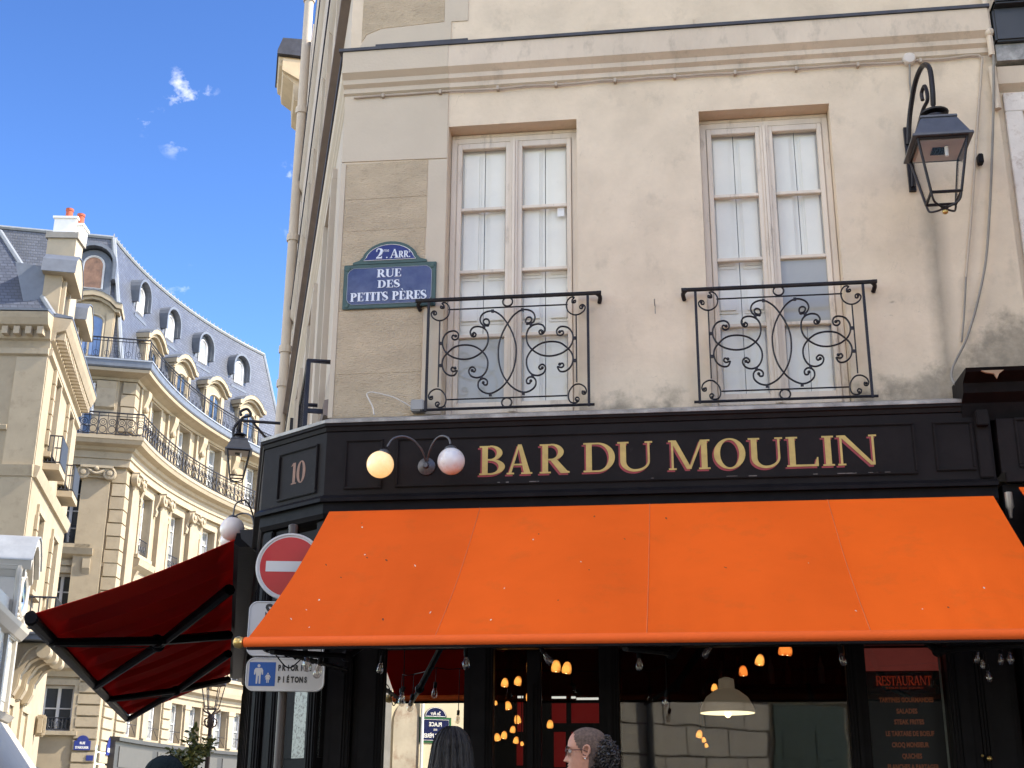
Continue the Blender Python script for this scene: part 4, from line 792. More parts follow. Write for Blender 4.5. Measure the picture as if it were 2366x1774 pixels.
def figure(cx_, z0_, H, skirt):
    k = H; bb.prism(RF, [(cx_+.075*k*math.cos(a), z0_+.91*k+.08*k*math.sin(a)) for a in [2*math.pi*i/14 for i in range(14)]], .0214, .0228)
    body = [(.16, .80), (.23, .68), (.23, .46), (.17, .46), (.15, .62), (.12, .44), (.12, .0), (.04, .0), (.02, .40)] if not skirt else [(.16, .80), (.30, .55), (.25, .50), (.14, .64), (.24, .33), (.12, .33), (.12, .0), (.03, .0), (.02, .33)]
    bb.prism(RF, [(cx_+a*k, z0_+c*k) for a, c in body]+[(cx_-a*k, z0_+c*k) for a, c in body[::-1]], .0215, .0229)
figure(q0[0]+wq*.36, q1[1]+hq*.10, hq*.82, False); figure(q0[0]+wq*.72, q1[1]+hq*.14, hq*.42, True); new('pedestrian_figures', bb, SGN, p2, label='white figures of an adult and a child')
bb = MB(); pu = (rh(640, 1545)[0]+rh(722, 1545)[0])/2; pw = rh(722, 1545)[0]-rh(641, 1545)[0]
def spaced(txt, uc, z, h, wd):
    k = len(txt)
    for i, ch in enumerate(txt): sans_line(bb, RF, ch, uc-wd/2+wd*(i+.5)/k, z, h*1.08, None, .0225, .0035, 1, .66)
zl1, zl2 = rh(680, 1549)[1], rh(676, 1576)[1]
spaced('PRIORITÉ', pu, zl1, .042, pw); spaced('PIÉTONS', pu-.015, zl2, .042, pw*.88); new('lettering', bb, SBLK, p2, label='words PRIORITÉ PIÉTONS')

# ---------------------------------------------------------------- cables and small fittings on the facade
CAB = mat('painted_cable', (.42, .35, .28), .7, var=.12); CABG = mat('grey_cable', (.22, .20, .175), .6, var=.15)
rnd = random.Random(3)
cw = thing('facade_cable', 'thin painted cable clipped along under the string course', 'cable', FM.pt(-3.0, .03, 8.33))
bb = MB(); pl = [FM.pt(-3.1+i*.25, .03, 8.335+rnd.uniform(-.008, .008)) for i in range(24)]+[P(2262, 128, -.03), P(2268, 160, -.03), P(2262, 240, -.02), P(2254, 360, -.02), P(2246, 480, -.02), P(2232, 640, -.02)]
bb.tube(spline(pl, 3), .011, 6); new('cable', bb, CAB, cw)
for i in range(10): x = -2.8+i*.58; bb = MB(); bb.box(FM, x-.012, x+.012, 0, .05, 8.31, 8.352); new('clip', bb, CAB, cw)
jb = P(2100, 138, -.02); bb = MB(); bb.lathe(jb, [(.062, -.02), (.062, .03), (.05, .045), (.02, .05)], 18, Vector((0, -1, 0))); new('junction_box', bb, mat('box_cream', (.58, .52, .46), .5, var=.1), cw, True)
bb = MB(); bb.tube([jb+Vector((0, -.02, -.05)), P(2102, 190, -.02), P(2108, 232, -.02)], .010, 6); new('cable', bb, CABG, cw)
c2_ = thing('hanging_cable', 'loose grey cable hanging down to the right end of the zinc ledge', 'cable', P(2200, 900, -.06))
bb = MB(); bb.tube(spline([P(2294, 95, -.1), P(2296, 170, -.1), P(2294, 300, -.06), P(2288, 460, -.05), P(2278, 600, -.05), P(2258, 700, -.05), P(2243, 753, -.05), P(2228, 795, -.08), P(2203, 845, -.10), P(2199, 872, -.12), P(2212, 893, -.16), P(2240, 910, -.22), P(2268, 921, -.30)], 5), .012, 6); new('cable', bb, CABG, c2_)
bb = MB(); bb.tube(spline([P(2232, 640, -.03), P(2228, 720, -.03), P(2222, 790, -.03)], 4), .009, 6); new('cable', bb, CABG, c2_)
q = P(2264, 367, -.05); bb = MB(); bb.box(FR(q, (1, 0, 0), (0, -1, 0)), -.024, .024, -.03, .05, -.06, .035); o = new('sensor_box', bb, BLACK, bevel=.008); tag(o, 'tiny black sensor box fixed to the wall right of the lantern', 'sensor')
jb2 = thing('junction_box', 'small grey box with a bent white wire on the zinc ledge beside the pier', 'junction box', P(965, 955, -.08))
q = P(966, 939, -.07); bb = MB(); bb.box(FR(q, (1, 0, 0), (0, -1, 0)), -.062, .062, -.06, .05, -.052, .055); new('box', bb, mat('grey_plastic', (.30, .29, .28), .5), jb2, bevel=.01)
bb = MB(); bb.tube(spline([P(949, 939, -.1), P(930, 928, -.1), P(910, 918, -.08), P(885, 911, -.07), P(860, 906, -.07), P(848, 910, -.07), P(852, 922, -.08), P(861, 940, -.1), P(864, 958, -.16)], 5), .0065, 6); new('wire', bb, mat('white_wire', (.55, .50, .44), .5, var=.2), jb2)
q = P(1513, 706, 0); bb = MB(); bb.tube([q, q+Vector((0, -.08, 0)), q+Vector((0, -.09, .03))], .006, 6); bb.tube([q+Vector((.003, -.05, 0)), q+Vector((.003, -.055, -.1))], .004, 5); o = new('wall_hook', bb, CABG); tag(o, 'small rusty hook in the plaster between the two windows', 'hook')

# ---------------------------------------------------------------- string of clear bulbs under the awning
BULB = glass('bulb_glass', (.86, .82, .78), .10)
sl = thing('string_lights', 'string of unlit clear bulbs hanging under the orange awning', 'string lights', (-.3, -1.6, 2.6))
pos = [(708, 1530, -1.6, 1.15), (735, 1546, -1.6, 1.1), (879, 1540, -1.1, .95), (929, 1608, -1.2, .8), (1077, 1528, -1.3, 1.), (1264, 1519, -1.4, 1.), (1477, 1532, -1.4, 1.), (1635, 1504, -1.4, 1.), (1537, 1618, -.9, .8), (1946, 1520, -1.4, 1.), (2258, 1516, -1.0, .9), (2312, 1520, -1.0, .9), (2334, 1517, -1.0, 1.), (2284, 1560, -1.0, .9), (2270, 1532, -1.0, .8)]
tops = []
for i, (x, y, Y, k) in enumerate(pos):
    p = P(x, y, Y); k *= 1.0; tl_ = Vector((rnd.uniform(-.25, .25), rnd.uniform(-.2, .2), 1)).normalized() if i not in (5, 7) else Vector((-.5 if i == 5 else .6, 0, .8)).normalized()
    bb = MB(); bb.lathe(p, [(.004, -.062*k), (.02*k, -.055*k), (.029*k, -.035*k), (.029*k, -.012*k), (.02*k, .015*k), (.014*k, .035*k)], 12, tl_); new('bulb', bb, BULB, sl, True)
    bb = MB(); bb.tube([p+tl_*.035*k, p+tl_*.09*k], .017*k, 8); new('socket', bb, BLACK, sl); tops.append(p+tl_*.09*k)
    bb = MB(); bb.tube([p-tl_*.035*k, p+tl_*.01*k], .0035, 5); new('filament', bb, WHITEP, sl)
bb = MB(); ups = []
for tpt in tops:
    e = Vector((tpt.x, tpt.y-.02, 2.80 if tpt.z > 2.3 else tpt.z+.12)); bb.tube([tpt, e], .004, 5); ups.append(e)
srt = sorted([q for q in ups if q.z > 2.7], key=lambda v: v.x)
for a, c in zip(srt, srt[1:]):
    m_ = (a+c)/2+Vector((0, .05, -.015)); bb.tube(spline([a, m_, c], 5), .004, 5)
new('cord', bb, BLACK, sl)
# ---------------------------------------------------------------- bar interior
IWALL = mat('interior_dark_red', (.055, .014, .012), .7, var=.25, scale=2); ICEIL = mat('interior_ceiling', (.035, .015, .012), .8); IFLR = mat('interior_floor', (.04, .03, .025), .5)
b = MB(); b.quad((-2.9, 5.5, 0), (2.9, 5.5, 0), (2.9, 5.5, 3.9), (-2.9, 5.5, 3.9)); b.quad((2.9, 0, 0), (2.9, 5.5, 0), (2.9, 5.5, 3.9), (2.9, 0, 3.9)); b.quad((-2.9, .15, 0), (-2.9, 5.5, 0), (-2.9, 5.5, 3.9), (-2.9, .15, 3.9)); new('interior_wall', b, IWALL, bld)
b = MB(); b.box(FM, -2.9, 2.9, -5.5, -.15, 3.9, 3.98); new('ceiling', b, ICEIL, bld)
b = MB(); b.box(FM, -2.9, 2.9, -5.5, -.15, .1, .14); new('interior_floor', b, IFLR, bld)
RPAN = mat('glowing_red_lacquer', (.26, .010, .010), .5, var=.08, emit=(.6, .01, .01), estr=.05)  # red panes carry a faint glow of their own, though no lamp
idr = thing('interior_door', 'black framed inner door with red panes seen through the left bar window', 'door', P(1330, 1774, 1.6))
FI = FR((0, 1.6, 0), (1, 0, 0), (0, -1, 0))
fz = lambda x, y: FI.hit(x, y)
x0, x1 = fz(1180, 1700)[0], fz(1400, 1700)[0]; zt = fz(1300, 1610)[1]
bb = MB(); bb.box(FI, x0-.15, x1+.15, -.06, -.02, .14, zt+.75); bb.box(FI, x0-.1, x1+.1, -.02, .0, zt-.03, zt+.03); new('leaf', bb, BLACK, idr)
for (xa, xb, ya, yb) in ((1194, 1208, 1622, 1690), (1275, 1308, 1625, 1670), (1320, 1384, 1625, 1670), (1280, 1307, 1691, 1772), (1320, 1384, 1691, 1772), (1194, 1208, 1712, 1768)):
    u0, z1_ = fz(xa, ya); u1, z0_ = fz(xb, yb); bb = MB(); bb.box(FI, u0, u1, -.019, .004, z0_, z1_); new('red_pane', bb, RPAN, idr)
bb = MB()
for xa, xb, yy in ((1194, 1209, 1610), (1275, 1308, 1611), (1320, 1330, 1611), (1332, 1383, 1614)): u0, z_ = fz(xa, yy); u1 = fz(xb, yy)[0]; bb.box(FI, u0, u1, .002, .012, z_-.012, z_+.008)
new('glowing_strip', bb, mat('strip_light', (.8, .78, .74), .4, emit=(1, .95, .85), estr=.35), idr)  # pale strips given their own emission
def flame(m, c0, c1):
    t = m.node_tree; n = t.nodes; L = t.links; g = n.new('ShaderNodeNewGeometry'); q = n.new('ShaderNodeTexNoise'); q.inputs['Scale'].default_value = 30; L.new(g.outputs['Position'], q.inputs['Vector']); tcn = n.new('ShaderNodeTexCoord'); sx_ = n.new('ShaderNodeVectorMath'); sx_.operation = 'DISTANCE'; L.new(tcn.outputs['Generated'], sx_.inputs[0]); sx_.inputs[1].default_value = (.5, .2, .45); aa = n.new('ShaderNodeMath'); aa.operation = 'MULTIPLY_ADD'; L.new(q.outputs[0], aa.inputs[0]); aa.inputs[1].default_value = -.55; L.new(sx_.outputs['Value'], aa.inputs[2]); r = n.new('ShaderNodeMapRange'); r.inputs['From Min'].default_value = .42; r.inputs['From Max'].default_value = .02; L.new(aa.outputs[0], r.inputs[0]); x = n.new('ShaderNodeMix'); x.data_type = 'RGBA'; L.new(r.outputs[0], x.inputs['Factor']); x.inputs['A'].default_value = (*c0, 1); x.inputs['B'].default_value = (*c1, 1); L.new(x.outputs['Result'], n['Principled BSDF'].inputs['Emission Color']); return m
AMB = mat('amber_shade', (.75, .40, .12), .6, var=.35, scale=22, emit=(1.0, .34, .05), estr=.50); AMB2 = mat('deep_amber_shade', (.7, .26, .07), .6, var=.35, scale=22, emit=(1.0, .17, .02), estr=.45)
flame(AMB, (.26, .055, .005), (1.5, .58, .11)); flame(AMB2, (.35, .045, .004), (1.3, .32, .05))
def pendant(p, k, m_, label):
    t = thing('pendant_lamp', label, 'pendant lamp', p, 'small glowing lamps hanging inside the bar'); tl_ = Vector((rnd.uniform(-.25, .25), rnd.uniform(-.2, .2), 1)).normalized()
    bb = MB(); bb.lathe(p, [(.046*k, -.062*k), (.056*k, -.045*k), (.055*k, -.01*k), (.044*k, .035*k), (.028*k, .06*k), (.012*k, .068*k)], 14, tl_); new('lamp_shade', bb, m_, t, True)
    bb = MB(); bb.ball(p-tl_*.045*k, .02*k, 8, 1, 6); new('bulb', bb, mat('hot_bulb', (1, .8, .5), .5, emit=(1, .62, .26), estr=3.), t, True)
    bb = MB(); bb.tube([p+tl_*.06*k, Vector((p.x+rnd.uniform(-.02, .02), p.y, 3.88))], .004, 4); new('cord', bb, BLACK, t); return t
lamps = [(1166.6, 1577, 1.05), (1197, 1573, 1.1), (1231, 1558, 1.25), (1285, 1539, 1.4), (1310, 1543, 1.4), (1222.5, 1610, 1.), (1174, 1630, 1.), (1195.6, 1662, 1.), (1185, 1685, .8), (1149, 1703, .9), (1165, 1698, .9), (1192.6, 1710, .8), (1271, 1673, .95), (1145, 1624, .55), (1206, 1718, .5),
         (1756, 1524.6, 1.3), (1717, 1550, 1.2), (1808, 1502, 1.2), (1821, 1503, 1.2), (1650.8, 1588.6, .9), (1616, 1696, .9), (1626, 1709, .6), (1632, 1722, .5)]
PL = ['upper left amber lamp of the close pair under the header, left bar window', 'amber lamp beside the upper left pair, second from the left post', 'tall narrow amber lamp touching the thin mullion of the left bar window', 'large amber lamp, left one of the bright pair under the header', 'large amber lamp, right one of the bright pair under the header', 'amber lamp below the narrow one, beside the white strip of the inner door', 'amber lamp alone on the left halfway down the cluster', 'amber lamp in front of the narrow red pane of the inner door', 'small amber lamp just below the one on the narrow red pane', 'lowest left amber lamp of the cluster in the left bar window', 'amber lamp touching the lowest left one', 'small amber lamp low on the right of the cluster by the narrow red pane', 'single amber lamp in front of the upper left red pane', 'dim tiny lamp against the left post of the bar window', 'faint tiny lamp at the very bottom of the cluster',
      'bright yellow lamp right of the dome lamp in the wide window', 'deep orange lamp between dome lamp and bright yellow lamp', 'deep orange lamp cut by the awning edge, left one of two', 'deep orange lamp cut by the awning edge, right one of two', 'small amber lamp just left of the pale dome lamp', 'small amber lamp low in the wide window below the dome lamp', 'tiny amber lamp under the low one in the wide window', 'tiniest amber lamp, lowest in the wide window']
tags_ = ['low among the cluster in the left bar window', 'in the right bar window']
for i, (x, y, k) in enumerate(lamps):
    Y = 1.15+.25*((i*7) % 5)/5 if i < 15 else 1.9
    pendant(P(x, y, Y), k*.61*(11+Y)/12.5, AMB2 if i in (16, 17, 18) else AMB, PL[i])
dl = thing('dome_lamp', 'large pale dome lamp hanging behind the wide bar window', 'pendant lamp', P(1681, 1640, 1.2))
dp = P(1681, 1647, 1.2)
bb = MB(); bb.lathe(dp, [(.25, 0), (.25, .012), (.235, .06), (.19, .14), (.11, .20), (.075, .215), (.07, .30), (.02, .32)], 28); new('shade', bb, mat('dome_paint', (.62, .52, .42), .5, var=.06, emit=(.8, .6, .4), estr=.04), dl, True)
bb = MB(); bb.lathe(dp, [(.245, -.004), (.245, .002)], 28); new('diffuser', bb, mat('dome_glow', (.9, .8, .6), .5, emit=(1, .8, .45), estr=.8), dl)
bb = MB(); bb.ball(dp+Vector((0, -.1, -.02)), .03, 10); new('bulb', bb, mat('hot_bulb', (1, .8, .5)), dl); bb = MB(); bb.tube([dp+Vector((0, 0, .31)), (dp.x, dp.y, 3.9)], .006, 5); new('cord', bb, BLACK, dl)
bk = thing('bottle_shelf', 'dark shelf of bottles at the back of the bar behind the wide window', 'shelf', P(1830, 1590, 4.5))
bb = MB(); q = P(1830, 1582, 4.5); bb.box(FR(q, (1, 0, 0), (0, -1, 0)), -.9, .9, -.2, .1, -.03, 0); new('board', bb, BLACK, bk)
for i in range(9):
    o = q+Vector((-.8+i*.19, 0, .0)); bb = MB(); k = rnd.uniform(.9, 1.2); bb.lathe(o, [(.038, 0), (.04, .17*k), (.03, .2*k), (.014, .23*k), (.014, .3*k)], 10); new('bottle', bb, mat(('bottle_pale', 'bottle_red', 'bottle_brown')[i % 3], ((.35, .25, .2), (.22, .05, .03), (.12, .06, .03))[i % 3], .15, coat=.5), bk, True)
# menu board behind the narrow right-hand pane
mb_ = thing('menu_board', 'tall black menu board headed RESTAURANT in red behind the narrow pane', 'menu board', P(2090, 1774, .02))
FN = FR((0, .06, 0), (1, 0, 0), (0, -1, 0)); fn = lambda x, y: FN.hit(x, y)
bb = MB(); bb.box(FN, 1.475, 2.06, -.03, -.0, .8, fn(2080, 1552)[1]-.0); bd = new('board', bb, mat('menu_black', (.018, .018, .020), .45), mb_)
bb = MB(); bb.box(FN, 1.46, 2.075, -.035, -.004, fn(2080, 1549)[1], 2.835); new('top_panel', bb, mat('glowing_red_panel', (.42, .06, .045), .6, var=.2, emit=(.5, .1, .08), estr=.06), mb_)  # top panel brightened by a faint added glow, no lamp in it
for u in (1.458, 2.062): bb = MB(); bb.box(FN, u-.008, u+.008, -.0, .012, .8, 2.835); new('edge_strip', bb, mat('steel_strip', (.55, .55, .50), .5), mb_)
MR = mat('glowing_red_print', (.34, .045, .02), .7, emit=(.6, .06, .02), estr=.10); MO = mat('glowing_brown_print', (.26, .09, .045), .7, emit=(.4, .12, .05), estr=.06)  # both print colours glow faintly without being lamps
bb = MB(); uc = fn(2088, 1574)[0]; z_ = fn(2088, 1583)[1]; serif_line(bb, FN, 'RESTAURANT', uc, z_, .073, .44, .002, .002, .12, .06, gap=.05); sans_line(bb, FN, 'TOUS LES JOURS', uc, z_-.028, .013, .3, .003); new('lettering', bb, MR, bd, label='red heading RESTAURANT')
bb = MB()
for txt, px, py_, wd in (('TARTINES GOURMANDES', 2094, 1622, .43), ('SALADES', 2096, 1648, .165), ('STEAK FRITES', 2101, 1673, .235), ('LE TARTARE DE BOEUF', 2103, 1700, .38), ('CROQ MONSIEUR', 2104, 1726, .29), ('QUICHES', 2108, 1752, .155), ('PLANCHES A PARTAGER', 2111, 1777, .40)):
    u, z = fn(px, py_); sans_line(bb, FN, txt, u, z, .038, wd, .003, .002)
new('lettering', bb, MO, bd, label='menu lines in faded brown')

# ---------------------------------------------------------------- right-hand neighbour
nr = thing('neighbour_building', 'pale neighbouring house with dark gutter and dark shop cornice at the right edge', 'building', (5.5, 3, 0))
NB = FR((0, .05, 0), (1, 0, 0), (0, -1, 0)); GUT = mat('gutter_grey', (.055, .058, .062), .45, .4)
b = MB(); b.wall(NB, XR+.01, 9, 4.2, 19, [(3.3, 4.4, 4.6, 7.6), (5.4, 6.6, 4.6, 7.6), (7.4, 8.6, 4.6, 7.6)], .22); b.quad((9, -.0, 0), (9, 14, 0), (9, 14, 19), (9, 0, 19)); b.quad((XR, 14, 19), (9, 14, 19), (9, 0, 19), (XR, 0, 19)); new('wall', b, PLAS, nr)
b = MB(); b.box(NB, XR+.02, 9, .01, .20, 8.42, 8.78); b.box(NB, XR+.02, 9, .01, .28, 8.785, 8.82); new('gutter', b, GUT, nr, bevel=.02)
b = MB(); b.box(NB, XR+.02, 9, .01, .14, 8.24, 8.415); new('zinc_band', b, ZINC, nr); b = MB(); b.prof(NB, [(.003, 7.98), (.08, 8.03), (.1, 8.2), (.003, 8.236)], XR+.02, 9); new('cornice', b, BANDM, nr)
WOODN = mat('peeling_white_paint', (.66, .60, .54), .6, var=.12, scale=4, bump=.15, dirt=((.33, .23, .16), 6, .54, .68, .8))
for (u0, u1) in ((3.3, 4.4), (5.4, 6.6), (7.4, 8.6)):
    b = MB(); b.box(NB, u0-.16, u0-.005, -.01, .05, 4.6, 7.75); b.box(NB, u1+.005, u1+.16, -.01, .05, 4.6, 7.75); b.box(NB, u0-.16, u1+.16, -.01, .045, 7.753, 7.95); wn = new('window', b, WOODN, nr, bevel=.006)
    b = MB(); b.box(NB, u0, u0+.07, -.18, -.10, 4.6, 7.6); b.box(NB, u1-.07, u1, -.18, -.10, 4.6, 7.6); b.box(NB, (u0+u1)/2-.05, (u0+u1)/2+.05, -.18, -.09, 4.6, 7.6)
    for z in (4.65, 5.6, 6.55, 7.5): b.box(NB, u0+.07, u1-.07, -.18, -.11, z-.025, z+.025)
    new('casement', b, WOODN, wn); b = MB(); b.box(NB, u0, u1, -.21, -.185, 4.6, 7.6); new('pane', b, mat('sky_pane', (.62, .66, .70), .08, coat=.8), wn)
b = MB(); b.tube([NB.pt(XR-.02, .10, 7.75), NB.pt(XR-.02, .10, 8.2)], .035, 8); b.tube([NB.pt(XR-.02, .14, 8.3), NB.pt(XR-.02, .14, 9.6)], .03, 8); b.ball(NB.pt(XR-.02, .14, 8.55), .05, 8); new('drain_pipe', b, BANDM, nr, True)
b = MB(); b.tube([NB.pt(3.2, .1, 8.9), NB.pt(3.35, .1, 9.3), NB.pt(3.5, .1, 11)], .05, 8); new('drain_pipe', b, GUT, nr, True)
NC = FR((0, -.34, 0), (1, 0, 0), (0, -1, 0)); xs_ = 2.36
zt_ = P(2215, 850, -.62).z
b = MB(); b.prof(NC, [(-.3, zt_-.36), (-.05, zt_-.36), (.0, zt_-.22), (.10, zt_-.16), (.12, zt_-.08), (.26, zt_-.03), (.28, zt_+.0), (-.3, zt_+.03)], xs_+.02, 9); cn = new('shop_cornice', b, BLACK, nr)
b = MB(); b.prism(NC, [(2.5, zt_-.03), (2.68, zt_-.03), (2.64, zt_-.06), (2.62, zt_-.10), (2.6, zt_-.06), (2.54, zt_-.05)], .262, .285); new('bare_wood_patch', b, mat('bare_wood', (.36, .24, .15), .8, var=.3), cn)
b = MB(); b.box(NC, 2.64, 9, -.30, .0, 4.20, zt_-.363); b.box(NC, 2.66, 9, .0, .05, 4.11, 4.195); nf = new('shop_fascia', b, FASC, nr)
for a, c, d, e in ((2.78, 9, 4.64, 4.665), (2.78, 9, 4.24, 4.265), (2.78, 2.805, 4.266, 4.639)): b = MB(); b.box(NC, a, c, .001, .018, d, e); new('moulding', b, FASC, nf, bevel=.005)
b = MB(); b.box(NC, 2.64, 9, -.34, -.05, .13, 4.11); new('shopfront', b, BLACK, nr)
b = MB(); q = P(2332, 1160, -.45); b.lathe(q, [(.03, .08), (.032, -.04), (.02, -.06), (.012, -.13)], 12); o = new('awning_gearbox', b, mat('grey_cast', (.30, .27, .23), .5, .5), None, True); tag(o, 'grey crank joint hanging between the two orange awnings', 'crank')
aw2 = thing('orange_awning', 'second orange awning cut off by the right edge beyond the crank', 'awning', (4.5, -1.2, 2.6))
b = MB(); b.hexa([(2.74, -.40, 4.05), (7, -.40, 4.05), (7, -2.3, 2.69), (2.74, -2.3, 2.69), (2.74, -.40, 4.058), (7, -.40, 4.058), (7, -2.3, 2.698), (2.74, -2.3, 2.698)]); new('fabric_panel', b, ORANGE, aw2); b = MB(); b.hexa([(2.74, -.40, 4.042), (7, -.40, 4.042), (7, -2.3, 2.682), (2.74, -2.3, 2.682), (2.74, -.40, 4.047), (7, -.40, 4.047), (7, -2.3, 2.687), (2.74, -2.3, 2.687)]); new('underside_panel', b, UNDERS, aw2)

# ---------------------------------------------------------------- building across the square behind the camera, and an added sun blocker to the right
og = thing('square_building', 'cream building across the square with a stone base and dark green doors', 'building', (0, -19, 0))
FO = FR((0, -17, 0), (-.866, .5, 0), (.5, .866, 0)); CREAM = mat('cream_render', (.60, .53, .38), .9, var=.07, scale=1.2, bump=.1); GST = mat('grey_ashlar', (.50, .46, .39), .9, var=.12, scale=1.4, bump=.15); GDOOR = mat('green_door', (.05, .075, .06), .45, var=.15)
b = MB(); b.box(FO, -12, 9.5, -6, 0, 0, 8.4); new('wall', b, CREAM, og)
b = MB(); b.box(FO, -1.98, 3.93, .001, .006, 0, 5.1); new('joint_mortar', b, mat('dark_joint', (.05, .045, .04), .9), og)
for j in range(9):
    for i in range(6):
        u0 = -1.95+i*.98+(.45 if j % 2 else 0)-.4; u1 = min(u0+.965, 3.9); u0 = max(u0, -1.95)
        if u1-u0 > .1: b = MB(); b.box(FO, u0, u1-.012, .003, .03+.006*((i+j) % 3), j*.56+.006, j*.56+.528); new('stone_block', b, GST, og)
b = MB(); b.box(FO, -3.95, -2.06, .002, .06, 0, 3.9); dr_ = new('door', b, GDOOR, og)
for (a, c) in ((-3.85, -3.06), (-2.95, -2.16)):
    for (d, e) in ((.3, 1.2), (1.4, 2.6), (2.75, 3.4)): b = MB(); b.box(FO, a+.1, c-.1, .061, .075, d, e); new('door_panel', b, GDOOR, dr_, bevel=.01)
b = MB(); b.prof(FO, [(.002, 3.95), (.1, 4.0), (.16, 4.15), (.002, 4.2)], -4.1, -1.99); new('door_cornice', b, GST, og)
b = MB(); b.prof(FO, [(.002, 5.2), (.14, 5.3), (.14, 5.45), (.002, 5.5)], -12, 9.5); new('string_course', b, GST, og)
b = MB(); nic = [(6.55, .4), (6.55, 3.2)]+[(6.80+.25*math.cos(a), 3.2+.42*math.sin(a)) for a in [math.pi*i/12 for i in range(1, 12)]][::-1]+[(7.05, 3.2), (7.05, .4)]
b.prism(FO, nic, .002, .03); new('blind_niche', b, mat('niche_stone', (.42, .37, .29), .9, var=.2, scale=2, dirt=((.25, .16, .11), 3, .52, .66, .7)), og)
b = MB(); b.box(FO, 1.75, 4.65, .06, .10, .0, 5.19); new('dark_reflection_board', b, mat('matte_dark_board', (.012, .012, .012), .85, spec=.1), og); b = MB(); b.box(FO, -9.4, -4.15, .06, .10, .0, 5.19); new('dark_reflection_board', b, mat('matte_dark_board', (.012, .012, .012), .85, spec=.1), og)  # unseen dark boards added so the bar glass reflects black there
b = MB(); b.box(FO, 7.12, 9.4, .002, .12, .0, 5.19); new('grey_pier', b, mat('grey_render', (.26, .25, .23), .9, var=.15), og)
b = MB(); b.tube([FO.pt(.95, .12, 0), FO.pt(.95, .12, 5.1)], .07, 8); new('drain_pipe', b, GUT, og)
b = MB(); b.tube([FO.pt(6.50, .06, .3), FO.pt(6.50, .06, 5.1)], .03, 8); new('drain_pipe', b, WHITEP, og)
for i in range(7):
    u0 = -11+i*2.9
    for z in (5.9,): b = MB(); b.box(FO, u0, u0+1.1, .002, .03, z, z+2.1); wv = new('window', b, SHUT, og); b = MB(); b.box(FO, u0+.08, u0+.52, .031, .036, z+.08, z+2.02); b.box(FO, u0+.58, u0+1.02, .031, .036, z+.08, z+2.02); new('pane', b, mat('dark_pane', (.05, .06, .07), .06, coat=.5), wv)
ss = thing('street_sign', 'street plate reading PLACE DES PETITS PÈRES, seen mirrored in the mirror panel', 'street sign', FO.pt(6.23, .02, 2.8))
b = MB(); b.box(FO, 5.915, 6.545, .004, .02, 2.86, 3.33); new('border', b, mat('sign_green', (.03, .13, .05), .3), ss); b = MB(); b.box(FO, 5.95, 6.51, .019, .024, 2.89, 3.30); bp = new('plate', b, mat('sign_navy', (.012, .018, .07), .25), ss)
b = MB(); b.prism(FO, [(6.23+.22*math.cos(a), 3.332+.19*math.sin(a)) for a in [math.pi*i/16 for i in range(17)]], .004, .022); cp = new('crest', b, mat('sign_navy', (.012, .018, .07)), ss)
b = MB(); b.tube([FO.pt(6.23+.2*math.cos(a), .024, 3.345+.165*math.sin(a)) for a in [math.pi*i/16 for i in range(17)]], .006, 4, True); new('line', b, WHITEP, cp)
b = MB(); b.tube([FO.pt(u, .026, z) for u, z in ((5.965, 2.905), (6.495, 2.905), (6.495, 3.285), (5.965, 3.285))], .005, 4, True); new('line', b, WHITEP, bp)
b = MB(); sans_line(b, FO, 'PLACE', 6.23, 3.165, .075, .25, .027, .003); sans_line(b, FO, 'DES', 6.23, 3.085, .035, .07, .027, .001); sans_line(b, FO, 'PETITS PÈRES', 6.23, 2.955, .075, .48, .027, .003); new('lettering', b, WHITEP, bp); b = MB(); sans_line(b, FO, '2e Arr', 6.23, 3.37, .07, .20, .0245, .002); new('lettering', b, WHITEP, cp)
rb = thing('sun_blocking_building', 'plain plastered building added unseen right of the bar to block the sun', 'building', (13, -4, 0))  # unseen block added to keep the sun off the bar and awning
b = MB(); planprism(b, [(9.02, -9), (22, -9), (22, 4), (9.02, 4)], 0, 17.5); new('wall', b, PLAS2, rb)
for i in range(3):
    for z in (1.0, 4.8, 8.4, 12.0): b = MB(); b.box(FR((9.02, 0, 0), (0, 1, 0), (-1, 0, 0)), -8.2+i*2.8, -7.1+i*2.8, .002, .03, z, z+2.2); new('window', b, SHUT, rb)
# ---------------------------------------------------------------- round sunlit building at the end of the street
STONE = mat('pale_limestone', (.345, .285, .20), .9, var=.10, scale=1.3, bump=.12, bscale=6, dirt=((.22, .175, .12), 1.8, .52, .74, .55), spec=.2)
STONE2 = mat('limestone_trim', (.37, .31, .222), .9, var=.08, scale=1.6, bump=.1, bscale=8, dirt=((.20, .165, .115), 2.8, .53, .74, .55), spec=.2)
ZBLUE = mat('blue_zinc', (.135, .15, .175), .5, .3, .15, 3)
RAILM = mat('rail_iron', (.03, .032, .04), .5, .4)
WFR = mat('white_window_frame', (.66, .66, .66), .5, var=.05)
DPANE = mat('far_dark_pane', (.035, .045, .06), .08, var=.5, scale=.9, coat=.4, spec=.6); LPANE = mat('curtained_pane', (.26, .27, .27), .15, var=.25, scale=1.5, coat=.4); BPANE = mat('sky_blue_pane', (.16, .22, .36), .1, var=.3, scale=.8, coat=.6)
POT = mat('terracotta_pot', (.36, .085, .045), .85, var=.15)
